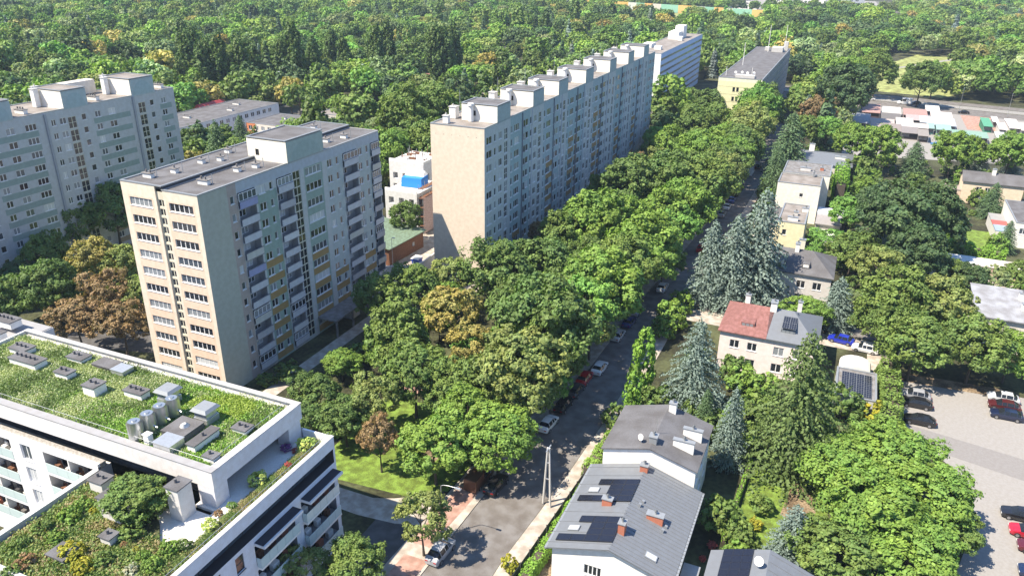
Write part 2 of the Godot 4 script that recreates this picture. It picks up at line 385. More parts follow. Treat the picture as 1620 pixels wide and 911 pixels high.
var TREES := [
	["d", -150.99, 0.00, -109.39, 1.138, 1.138, "dark green tree below the left block, left of the two tallest"],
	["d", -146.65, 0.00, -116.60, 1.219, 1.219, "tall dark green tree against the left block, touching the peach gable"],
	["m", -142.30, 0.00, -95.99, 0.856, 0.856, "green tree at the foot of the left block, with a lighter top"],
	["d", -125.19, 0.00, -83.30, 0.973, 0.973, "round grey-green tree left of the browning chestnuts"],
	["y", -127.81, 0.00, -95.52, 0.978, 0.978, "yellow-green tree in the middle of the browning group"],
	["l", -121.99, 0.00, -97.48, 0.884, 0.884, "olive tree tight beside the peach gable"],
	["o", -115.18, 0.00, -86.56, 0.900, 0.900, "browning tree just below the yellow-green one"],
	["o", -112.58, 0.00, -78.36, 0.892, 0.759, "rust brown tree behind the roof garden parapet, left one"],
	["o", -104.60, 0.00, -80.25, 0.923, 0.785, "rust brown tree beside the lower peach gable"],
	["l", -111.05, 0.00, -89.36, 0.736, 0.736, "small olive brown tree overlapping the peach gable corner"],
	["d", -130.01, 0.00, -79.90, 0.800, 0.800, "dark shaded tree at the very left edge"],
	["k", -139.13, 0.00, -87.60, 0.678, 0.678, "deep shaded tree at the left edge, behind the others"],
	["b", -40.98, 0.00, -71.63, 0.937, 0.730, "bright green tree, left one of the trio over the near street"],
	["b", -34.24, 0.00, -76.16, 1.009, 0.807, "bright green tree, right one of the trio over the near street"],
	["b", -39.91, 0.00, -78.46, 0.890, 0.801, "bright green tree, rear one of the trio over the near street"],
	["l", -36.06, 0.00, -59.67, 0.624, 0.686, "small loose-crowned tree at the kerb beside the silver car"],
	["l", -44.44, 0.00, -49.01, 0.560, 0.504, "tree top at the bottom edge below the white balconies, left one"],
	["m", -39.81, 0.00, -51.69, 0.603, 0.542, "tree top at the bottom edge right of the white balconies"],
	["d", -63.75, 0.00, -77.66, 0.654, 0.589, "dark round tree just right of the planted roof corner"],
	["d", -56.29, 0.00, -73.92, 0.685, 0.583, "dark spreading tree above the small lawn"],
	["d", -62.27, 0.00, -73.32, 0.499, 0.449, "dark tree tucked against the planted roof corner"],
	["b", -67.07, 0.00, -88.52, 0.604, 0.423, "bright low tree beside the block entrance"],
	["o", -48.78, 0.00, -70.94, 0.535, 0.696, "thin half-bare tree with brown leaves on the lawn"],
	["l", -54.03, 0.00, -77.98, 0.746, 0.746, "olive tree above the thin half-bare one"],
	["m", -59.68, 0.00, -93.56, 0.980, 0.980, "large green tree in front of the block entrance"],
	["m", -51.17, 0.00, -84.17, 0.962, 0.962, "large mid green tree left of the near bright trio"],
	["y", -54.81, 0.00, -103.01, 1.007, 1.007, "yellow tree standing out in the middle of the grove"],
	["y", -48.18, 0.00, -96.61, 0.800, 0.800, "yellow-green tree right below the yellow one"],
	["m", -71.06, 0.00, -106.28, 0.847, 0.847, "green tree at the far end of the balcony block"],
	["m", -67.02, 0.00, -111.58, 0.908, 0.908, "green tree below the blank gable's shadow"],
	["l", -63.25, 0.00, -118.41, 0.863, 0.863, "olive tree at the foot of the blank beige gable"],
	["d", -53.65, 0.00, -119.53, 1.218, 1.218, "dark tree covering the right corner of the blank gable"],
	["d", -47.58, 0.00, -124.57, 1.192, 1.192, "dark tree in front of the long block's first bays"],
	["d", -44.30, 0.00, -108.53, 1.113, 1.113, "dark tree in the heart of the grove"],
	["d", -38.04, 0.00, -115.16, 1.061, 1.061, "dark tree right of the grove's heart"],
	["m", -45.71, 0.00, -84.09, 0.846, 0.846, "mid green tree between the yellow tree and the bright trio"],
	["m", -40.15, 0.00, -85.74, 0.907, 0.907, "mid green tree above the right bright tree"],
	["g", -44.06, 0.00, -103.82, 0.713, 0.713, "fresh green small crown, left of two in the grove"],
	["g", -39.89, 0.00, -103.92, 0.705, 0.705, "fresh green small crown, right of two in the grove"],
	["m", -34.32, 0.00, -99.01, 0.838, 0.838, "green tree overhanging the white car's side of the street"],
	["d", -34.73, 0.00, -88.03, 0.841, 0.841, "dark green tree just above the red car"],
	["g", -33.28, 0.00, -92.90, 0.606, 0.606, "fresh green crown close to the red car"],
	["l", -33.34, 0.00, -111.44, 0.846, 0.846, "olive tree leaning over the shaded street"],
	["m", -33.38, 0.00, -122.34, 0.889, 0.889, "mid green tree on the street side, above the olive one"],
	["d", -39.93, 0.00, -131.38, 1.040, 1.040, "dark tree behind the mid green street-side one"],
	["b", -34.27, 0.00, -139.62, 1.165, 1.165, "bright green tree over the street opposite the blue spruces"],
	["b", -45.79, 0.00, -150.16, 1.361, 1.361, "bright green tree against the middle of the long block"],
	["b", -33.76, 0.00, -162.63, 1.206, 1.206, "bright green crown right beside the street, above the first bright one"],
	["b", -41.10, 0.00, -156.73, 1.190, 1.190, "bright green crown between two others, below the dark far group"],
	["m", -51.01, 0.00, -144.12, 1.044, 1.044, "green tree below the ochre panels of the long block"],
	["o", -58.50, 0.00, -151.41, 0.484, 0.678, "small rust-coloured tree top near the long block"],
	["m", -29.60, 0.00, -147.25, 0.870, 0.870, "green tree overhanging the dark part of the street"],
	["d", -45.39, 0.00, -179.45, 1.446, 1.446, "dark broad tree, left of the far group along the long block"],
	["d", -36.89, 0.00, -184.05, 1.509, 1.509, "dark broad tree, right of the far group over the street"],
	["o", -50.00, 0.00, -204.79, 0.798, 1.038, "brownish crown on top of the dark far group"],
	["m", -52.26, 0.00, -182.82, 1.018, 1.018, "green tree touching the long block beside the brownish crown"],
	["d", -33.12, 0.00, -199.92, 1.179, 1.179, "dark tree overhanging the far parked cars"],
	["b", -47.08, 0.00, -228.22, 1.205, 1.205, "light green tree beyond the dark far group, left"],
	["b", -37.53, 0.00, -226.95, 1.250, 1.250, "light green tree beyond the dark far group, middle"],
	["b", -32.50, 0.00, -240.65, 1.231, 1.231, "light green tree beyond the dark far group, right"],
	["m", -30.56, 0.00, -218.95, 1.068, 1.068, "green tree close to the far bend of parked cars"],
	["b", -30.84, 0.00, -266.23, 1.184, 1.184, "light green tree in front of the yellow end wall"],
	["m", -47.94, 0.00, -264.63, 1.285, 1.285, "green tree between the long block and the yellow one"],
	["m", -41.84, 0.00, -278.57, 1.167, 1.167, "green tree hiding the lower yellow wall"],
	["d", -54.31, 0.00, -260.37, 1.042, 1.042, "dark tree beside the white pavilion"],
	["d", -50.28, 0.00, -306.44, 1.189, 1.189, "dark tree left of the yellow end wall"],
	["m", -59.45, 0.00, -316.21, 1.046, 1.046, "small green tree at the foot of the office slab"],
	["d", -26.58, 0.00, -247.22, 0.959, 0.959, "dark tree at the far left kerb of the street"],
	["m", -127.58, 0.00, -213.04, 1.730, 1.817, "big bushy tree left of the blank gable, left half"],
	["m", -124.65, 0.00, -226.35, 1.724, 1.810, "big bushy tree left of the blank gable, right half"],
	["w", -141.92, 0.00, -218.46, 0.966, 0.966, "pale leafy tree beside the low annex"],
	["b", -159.12, 0.00, -240.30, 0.695, 0.695, "small bright tree in front of the annex wall"],
	["d", -90.18, 0.00, -147.26, 0.717, 0.788, "dark tree between the shed and the building site"],
	["d", -183.44, 0.00, -179.59, 0.957, 0.957, "dark tree between the left block and the school"],
	["m", -181.75, 0.00, -187.20, 0.905, 0.905, "green tree in front of the school's ground floor"],
	["b", -178.28, 0.00, -187.81, 0.679, 0.679, "bright bush-like tree in the school yard"],
	["n", -184.22, 0.00, -200.02, 0.907, 0.837, "slender conical tree in front of the white school wing"],
	["p", -278.16, 0.00, -274.03, 1.399, 1.339, "tall dark poplar beside the left block's roof"],
	["p", -260.06, 0.00, -265.44, 1.293, 1.237, "tall dark poplar right of the pair by the left block"],
	["p", -255.88, 0.00, -271.03, 1.448, 1.386, "tall dark poplar in the middle of the poplar row"],
	["p", -250.12, 0.00, -277.48, 1.404, 1.343, "tall dark poplar right of the middle of the row"],
	["p", -235.23, 0.00, -296.04, 1.622, 1.552, "tall dark poplar standing alone above the school"],
	["p", -240.86, 0.00, -293.15, 1.352, 1.294, "tall dark poplar just left of the lone tall one"],
	["p", -213.61, 0.00, -330.98, 1.494, 1.430, "tall dark poplar above the low annex"],
	["p", -187.16, 0.00, -340.48, 1.615, 1.545, "tall dark poplar left of the long block's roof"],
	["p", -182.24, 0.00, -343.03, 1.381, 1.321, "tall dark poplar second near the long block's roof"],
	["p", -225.65, 0.00, -320.60, 1.290, 1.234, "tall dark poplar between the lone one and the annex"],
	["p", -281.06, 0.00, -281.02, 1.489, 1.453, "tall poplar in the dark poplar groups behind the school", "poplar groups behind the school"],
	["p", -267.17, 0.00, -281.49, 1.186, 1.157, "tall poplar in the dark poplar groups behind the school", "poplar groups behind the school"],
	["p", -249.38, 0.00, -285.19, 1.201, 1.172, "tall poplar in the dark poplar groups behind the school", "poplar groups behind the school"],
	["p", -251.76, 0.00, -310.80, 1.179, 1.150, "tall poplar in the dark poplar groups behind the school", "poplar groups behind the school"],
	["p", -242.76, 0.00, -319.75, 1.166, 1.137, "tall poplar in the dark poplar groups behind the school", "poplar groups behind the school"],
	["p", -219.79, 0.00, -336.51, 1.255, 1.224, "tall poplar in the dark poplar groups behind the school", "poplar groups behind the school"],
	["p", -230.82, 0.00, -359.58, 1.274, 1.243, "tall poplar in the dark poplar groups behind the school", "poplar groups behind the school"],
	["p", -194.54, 0.00, -362.60, 1.447, 1.411, "tall poplar in the dark poplar groups behind the school", "poplar groups behind the school"],
	["p", -190.17, 0.00, -360.05, 1.340, 1.308, "tall poplar in the dark poplar groups behind the school", "poplar groups behind the school"],
	["p", -244.35, 0.00, -335.41, 1.263, 1.233, "tall poplar in the dark poplar groups behind the school", "poplar groups behind the school"],
	["p", -289.18, 0.00, -284.51, 1.309, 1.277, "tall poplar in the dark poplar groups behind the school", "poplar groups behind the school"],
	["p", -265.25, 0.00, -272.57, 1.318, 1.286, "tall poplar in the dark poplar groups behind the school", "poplar groups behind the school"],
	["p", -259.66, 0.00, -291.84, 1.261, 1.230, "tall poplar in the dark poplar groups behind the school", "poplar groups behind the school"],
	["p", -245.81, 0.00, -306.06, 1.350, 1.317, "tall poplar in the dark poplar groups behind the school", "poplar groups behind the school"],
	["p", -234.67, 0.00, -307.47, 1.250, 1.220, "tall poplar in the dark poplar groups behind the school", "poplar groups behind the school"],
	["p", -227.86, 0.00, -347.54, 1.201, 1.172, "tall poplar in the dark poplar groups behind the school", "poplar groups behind the school"],
	["p", -222.89, 0.00, -355.73, 1.458, 1.423, "tall poplar in the dark poplar groups behind the school", "poplar groups behind the school"],
	["p", -197.81, 0.00, -357.49, 1.177, 1.148, "tall poplar in the dark poplar groups behind the school", "poplar groups behind the school"],
	["p", -188.57, 0.00, -363.33, 1.467, 1.432, "tall poplar in the dark poplar groups behind the school", "poplar groups behind the school"],
	["p", -243.41, 0.00, -338.11, 1.267, 1.236, "tall poplar in the dark poplar groups behind the school", "poplar groups behind the school"],
	["u", -11.22, 0.00, -146.92, 1.604, 1.590, "tallest blue spruce beside the street, behind the pink house"],
	["u", -19.43, 0.00, -143.12, 1.127, 1.172, "blue spruce nearest the street, left of the tallest"],
	["u", -15.31, 0.00, -143.41, 1.294, 1.280, "blue spruce between the tallest and the street-side one"],
	["v", -14.26, 0.00, -102.01, 1.055, 1.156, "broad blue spruce in front of the pink house"],
	["u", -7.15, 0.00, -91.57, 0.653, 0.821, "slim blue spruce behind the dark-roofed white house"],
	["n", -11.41, 0.00, -96.98, 0.432, 0.538, "narrow green conifer left of the slim blue spruce"],
	["s", 0.69, 0.00, -93.59, 1.382, 1.523, "huge dark spruce in the garden behind the white houses"],
	["u", 2.21, 0.00, -75.17, 0.751, 0.580, "small blue spruce above the bottom solar roof"],
	["u", 4.00, 0.00, -141.73, 0.945, 0.701, "grey-green conifer right of the hipped grey house"],
	["b", 6.80, 0.00, -88.98, 0.972, 0.700, "big light green tree in the garden, upper left of the group"],
	["b", 11.92, 0.00, -92.74, 1.101, 0.793, "big light green tree in the garden, top of the group"],
	["b", 15.75, 0.00, -86.52, 1.000, 0.750, "big light green tree beside the car park"],
	["b", 10.60, 0.00, -80.62, 1.071, 0.803, "big light green tree in the centre of the near group"],
	["m", 6.50, 0.00, -74.40, 0.852, 0.596, "light green tree at the bottom edge of the near group"],
	["b", 13.93, 0.00, -77.09, 0.948, 0.664, "light green tree at the bottom edge beside the car park"],
	["m", 19.20, 0.00, -84.76, 0.572, 0.457, "green tree overhanging the pale car park"],
	["m", 13.62, 0.00, -138.19, 1.230, 1.107, "broad green tree above the car park lamp"],
	["l", 20.04, 0.00, -140.22, 1.206, 1.085, "broad olive tree above the car park, middle"],
	["m", 15.98, 0.00, -126.71, 1.063, 0.904, "broad green tree shading the car park's edge"],
	["m", 24.70, 0.00, -129.61, 1.058, 0.899, "broad green tree at the car park's far side"],
	["b", 30.26, 0.00, -132.36, 0.838, 0.670, "light green tree at the right edge above the cars"],
	["m", 11.16, 0.00, -136.23, 0.823, 0.740, "green tree behind the white car on the lane"],
	["k", 13.25, 0.00, -177.77, 1.577, 1.499, "dark oak, left half of the big dark crown at right"],
	["k", 20.44, 0.00, -184.26, 1.453, 1.380, "dark oak, right half of the big dark crown at right"],
	["k", 17.13, 0.00, -166.11, 1.148, 1.091, "dark oak crown lowest of the big dark group"],
	["k", 10.14, 0.00, -195.23, 1.123, 1.067, "dark oak crown toward the white flat-roofed houses"],
	["l", 10.41, 0.00, -159.65, 0.912, 0.867, "olive tree in front of the dark oaks"],
	["m", 5.68, 0.00, -169.99, 0.857, 0.771, "green tree behind the hipped grey house"],
	["g", -0.19, 0.00, -177.89, 0.815, 0.570, "fresh green tree beside the cream house"],
	["g", -1.64, 0.00, -174.01, 0.483, 0.338, "fresh green shrub tree at the cream house wall"],
	["g", 3.49, 0.00, -194.68, 0.987, 0.839, "fresh green tree right of the tall white house"],
	["b", 7.62, 0.00, -223.99, 0.707, 0.636, "yellow-green tree in the gardens below the market"],
	["w", 6.14, 0.00, -150.85, 0.467, 0.373, "pale flowering tree beside the hipped grey house"],
	["b", -1.14, 0.00, -138.99, 0.869, 0.478, "bright green tree behind the grey half of the pink house"],
	["k", 28.31, 0.00, -167.96, 0.619, 0.557, "dark green tree below the thuja hedge at right"],
	["w", 32.26, 0.00, -169.17, 0.629, 0.566, "pale grey-green tree below the garages"],
	["m", 36.09, 0.00, -169.93, 0.708, 0.637, "green tree at the right edge above the grey roof"],
	["m", 25.20, 0.00, -170.78, 0.584, 0.526, "green tree left of the garages"],
	["n", 38.43, 0.00, -228.62, 0.870, 0.656, "dark conifer in front of the beige house"],
	["n", 38.48, 0.00, -200.70, 0.630, 0.537, "conifer by the red terrace roof at the right edge"],
	["u", 40.19, 0.00, -273.57, 0.935, 0.518, "small blue spruce behind the beige house, left"],
	["u", 49.08, 0.00, -276.25, 1.025, 0.414, "small blue spruce behind the beige house, right"],
	["n", -14.98, 0.00, -251.00, 1.689, 1.297, "dark conifer at the kerb across from the yellow end wall"],
	["n", -16.02, 0.00, -224.52, 1.024, 1.013, "dark conifer left of the tall white house"],
	["n", 21.02, 0.00, -264.33, 1.211, 0.750, "dark pine below the market square, left"],
	["b", 2.66, 0.00, -269.83, 1.068, 1.068, "yellow-green tree at the corner of the market square, left"],
	["b", 10.30, 0.00, -263.62, 1.179, 1.179, "yellow-green tree at the corner of the market square, right"],
	["b", 30.89, 0.00, -264.55, 1.075, 1.182, "light green tree below the green market canopy, left"],
	["b", 37.33, 0.00, -274.51, 0.812, 0.893, "light green tree below the green market canopy, right"],
	["b", 46.32, 0.00, -269.35, 1.210, 1.210, "yellow-green tree below the market at the right edge"],
	["k", -2.41, 0.00, -331.72, 1.931, 1.931, "dark tree at the main road beside the market"],
	["b", -5.89, 0.00, -363.23, 1.909, 1.909, "yellow-green tree above the dark one at the main road"],
	["o", -10.13, 0.00, -301.07, 1.306, 1.306, "olive brown tree between the yellow block and the market"],
	["g", -5.68, 0.00, -284.98, 0.992, 0.992, "fresh green tree beside the first market stall"],
	["m", -12.65, 0.00, -283.59, 0.979, 0.979, "green tree right of the yellow block's dark side"],
	["m", 9.13, 0.00, -411.10, 1.671, 1.671, "lone tree on the park lawn beside the main road"],
	["d", 27.22, 0.00, -394.16, 1.577, 1.577, "grey-green tree at the park edge"],
	["b", 34.14, 0.00, -422.14, 1.342, 1.342, "light green tree at the park edge beside the grey-green one"],
	["t", -21.93, 0.00, -101.73, 1.993, 3.189, "tall green thuja beside the street, upper"],
	["t", -21.39, 0.00, -93.87, 1.511, 2.417, "slim bright thuja behind the dark-roofed white house"],
	["hd", -20.53, 0.00, -100.62, 1.905, 2.286, "dark bush in front of the broad blue spruce"],
	["hb", -23.63, 0.00, -129.70, 2.528, 3.034, "bright bush along the street below the spruces"],
	["hb", -23.24, 0.00, -136.67, 2.193, 2.632, "bright bush nearer the spruces"],
	["hb", -23.86, 0.00, -124.87, 2.050, 2.460, "bright bush nearest the street bend"],
	["hd", -23.81, 0.00, -94.08, 1.502, 2.102, "dark bush behind the bright hedge"],
	["h", -5.98, 0.00, -78.36, 2.339, 2.573, "round green bush beside the metal-roofed house"],
	["h", -3.02, 0.00, -76.29, 1.740, 1.740, "green bush left of the small blue spruce"],
	["hb", -3.31, 0.00, -73.72, 1.310, 1.310, "light bush above the bottom solar roof"],
	["h", -1.72, 0.00, -83.46, 1.423, 1.280, "bush at the end of the garden lawn"],
	["hy", -1.98, 0.00, -79.99, 0.830, 0.830, "yellow-green bush touching the small blue spruce"],
	["hf", -6.05, 0.00, -74.66, 0.536, 0.536, "red flowering bush by the porch"],
	["hf", -6.71, 0.00, -72.02, 0.393, 0.393, "small red flowering bush by the porch"],
	["hb", -5.19, 0.00, -110.52, 2.657, 2.657, "bright bush under the pink house windows, right"],
	["hb", -8.33, 0.00, -112.65, 2.361, 2.361, "bright bush under the pink house windows, left"],
	["h", -4.98, 0.00, -101.16, 2.972, 3.270, "green bush between the slim blue spruce and the dark spruce"],
	["hy", 11.02, 0.00, -110.70, 2.197, 2.197, "yellow-leaved bush below the solar carport"],
	["hd", 6.59, 0.00, -110.38, 2.558, 3.070, "dark bush right of the huge dark spruce"],
	["h", 9.04, 0.00, -103.91, 1.940, 1.940, "green bush above the light green group"],
	["hy", -26.25, 0.00, -61.63, 0.897, 1.167, "yellow-green bush at the end of the dark fence"],
	["hd", -75.10, 0.00, -85.13, 2.014, 1.813, "dark bush at the foot of the peach-gabled block"],
	["hd", -77.60, 0.00, -82.76, 1.273, 1.145, "small bush beside the blank side wall"],
	["h", -68.21, 0.00, -95.34, 1.922, 1.730, "green bush near the playground"],
	["h", 4.05, 0.00, -250.32, 3.799, 4.559, "green bush group in the garden behind the hedge block"],
	["hd", 8.45, 0.00, -258.80, 3.185, 3.822, "dark bush in the garden behind the hedge block"],
	["h", -4.69, 0.00, -222.70, 2.215, 2.658, "bush by the tall white house"],
	["hd", -14.82, 0.00, -200.87, 2.355, 3.298, "bush at the street side of the cream house"],
	["hb", 36.83, 0.00, -199.98, 2.393, 3.111, "variegated bush by the thuja hedge"],
	["hg", -48.91, 13.60, -49.15, 0.934, 0.794, "round pale grassy bush on the white terrace, nearer"],
	["hg", -48.16, 13.60, -55.91, 0.998, 0.849, "round pale grassy bush on the white terrace, farther"],
	["hp", -49.94, 13.60, -54.92, 0.549, 0.466, "purple flowering bush on the white terrace"],
	["hf", -48.75, 13.60, -55.09, 0.398, 0.338, "red flowering bush beside the farther grassy bush"],
	["hf", -47.67, 13.90, -52.37, 0.337, 0.286, "red flowers in the narrow terrace bed"],
	["h", -53.98, 13.90, -37.88, 1.094, 0.930, "lush green bush below the domed terrace tree"],
	["hy", -56.68, 13.90, -33.91, 0.977, 0.830, "golden bush in the roof garden, left of two"],
	["hy", -54.20, 13.90, -33.00, 0.874, 0.743, "golden bush at the bottom of the roof garden"],
	["hr", -59.29, 13.90, -31.36, 0.800, 0.680, "rust-toned round bush in the roof garden"],
	["hw", -50.23, 13.90, -34.46, 0.635, 0.539, "white flowering bush at the bottom of the roof garden"],
	["hb", -60.87, 13.90, -37.20, 1.038, 0.882, "feathery green bush in the roof garden, top"],
	["hb", -61.08, 13.90, -38.73, 0.881, 0.749, "feathery green bush near the masonry shaft"],
	["h", -61.88, 13.90, -35.00, 0.848, 0.720, "dark bush at the roof garden's left parapet"],
	["hb", -59.79, 13.90, -34.64, 0.752, 0.639, "green bush in the middle of the roof garden"],
	["h", -62.04, 13.90, -32.91, 0.745, 0.633, "dark bush lower on the roof garden's left parapet"],
	["hy", -59.80, 13.90, -38.80, 0.526, 0.448, "small golden bush beside the masonry shaft"],
	["hr", -53.50, 13.90, -36.64, 0.415, 0.353, "reddish bush beside the small shaft"],
	["hb", -49.26, 13.90, -37.70, 0.821, 0.698, "green bush by the terrace railing, lower"],
	["h", -48.44, 13.90, -38.72, 0.662, 0.563, "green bush at the stone terrace edge"],
	["hg", -48.29, 13.90, -41.70, 0.686, 0.583, "grassy bush along the railing, middle"],
	["hr", -48.77, 13.90, -43.43, 0.438, 0.373, "brownish bush along the railing"],
	["hb", -48.44, 13.90, -44.78, 0.444, 0.378, "light bush along the railing, upper"],
	["h", -53.52, 13.90, -34.35, 0.806, 0.685, "dark bush in the lower roof garden"],
	["hb", -48.92, 13.90, -35.59, 0.798, 0.679, "green bush at the lower railing"],
	["hb", -50.72, 13.90, -36.21, 0.569, 0.484, "light bush behind the railing"],
	["h", -59.40, 13.90, -30.09, 0.788, 0.670, "dark bush at the bottom left corner"],
	["hy", -52.01, 13.90, -36.67, 0.329, 0.280, "small yellow bush in the lower roof garden"],
	["m", -55.62, 13.60, -40.39, 0.560, 0.330, "dense domed green tree on the roof terrace between the masonry shafts"],
]
var STALLS := [
	[3.4, -341.7, 9.9, 17.8, Color(.32,.34,.38), Color(.62,.62,.6), "market stall with slate-blue roof nearest the street trees"],
	[12.7, -335.6, 8.7, 14.4, Color(.42,.36,.34), Color(.2,.15,.13), "long brown-roofed market stall right of the slate-blue one"],
	[8.5, -366.6, 7.1, 17.7, Color(.36,.22,.2), Color(.3,.2,.2), "red-roofed market stall at the back left"],
	[5.4, -383.4, 3.6, 10.2, Color(.36,.19,.17), Color(.3,.2,.2), "small red-roofed kiosk at the square's left corner"],
	[16.3, -364.8, 7.2, 15.3, Color(.46,.45,.43), Color(.4,.4,.4), "pale-roofed market stall behind the dark one"],
	[15.9, -350.5, 7.4, 12.2, Color(.14,.13,.13), Color(.1,.09,.09), "dark-roofed market stall in the middle of the square"],
	[25.3, -365.2, 9.1, 12.7, Color(.34,.22,.2), Color(.3,.25,.24), "red-brown market stall at the back of the square"],
	[20.7, -340.2, 6.3, 16.0, Color(.5,.48,.46), Color(.5,.5,.5), "whitish market stall in the middle of the square"],
	[24.0, -352.7, 5.1, 8.5, Color(.35,.3,.3), Color(.2,.2,.2), "small brown stall behind the whitish one"],
	[15.5, -328.1, 7.6, 11.3, Color(.24,.21,.2), Color(.06,.05,.05), "long dark stall at the front, left third"],
	[22.1, -325.6, 5.8, 9.3, Color(.22,.2,.2), Color(.06,.05,.05), "long dark stall at the front, middle third"],
	[26.5, -322.7, 3.7, 9.6, Color(.24,.22,.21), Color(.06,.05,.05), "dark stall at the front, right third"],
	[26.2, -335.9, 5.3, 6.4, Color(.45,.42,.4), Color(.3,.28,.27), "grey stall behind the dark front row"],
	[28.4, -350.8, 4.1, 11.2, Color(.48,.53,.6), Color(.3,.35,.4), "pale blue-roofed stall, short one"],
	[34.6, -348.7, 8.7, 13.2, Color(.38,.43,.52), Color(.2,.22,.25), "long blue-grey roofed stall in front of the main road"],
	[29.7, -337.6, 2.6, 7.5, Color(.24,.36,.34), Color(.14,.27,.25), "teal kiosk, first of three"],
	[32.8, -336.8, 2.7, 7.7, Color(.25,.38,.36), Color(.14,.27,.25), "teal kiosk, second of three"],
	[35.4, -336.8, 2.5, 8.2, Color(.25,.38,.36), Color(.14,.27,.25), "teal kiosk, third of three"],
	[32.5, -378.1, 5.4, 10.6, Color(.6,.59,.57), Color(.6,.6,.6), "white box trailer at the main road side of the square"],
	[35.0, -364.4, 8.0, 9.8, Color(.5,.46,.45), Color(.4,.36,.36), "pale pinkish stall behind the blue-grey one"],
	[42.2, -328.1, 11.7, 8.5, Color(.2,.32,.27), Color(.3,.22,.16), "very long green-canopied stall at the front right"],
	[50.4, -355.7, 3.3, 15.4, Color(.08,.28,.18), Color(.04,.2,.12), "dark green kiosk on the open paving"],
	[54.2, -363.7, 2.3, 8.7, Color(.5,.5,.5), Color(.3,.3,.3), "small grey kiosk right of the dark green one"],
	[55.0, -349.6, 2.8, 10.8, Color(.6,.58,.56), Color(.66,.64,.62), "white kiosk at right, smaller one"],
	[59.6, -357.0, 4.1, 16.7, Color(.62,.6,.58), Color(.68,.66,.64), "white kiosk at right, larger one"],
	[52.8, -331.0, 4.2, 8.5, Color(.45,.5,.47), Color(.4,.4,.38), "grey-green stall below the white kiosks"],
	[62.6, -352.1, 3.1, 13.5, Color(.4,.38,.36), Color(.2,.2,.2), "brown stall cut by the right edge"],
]

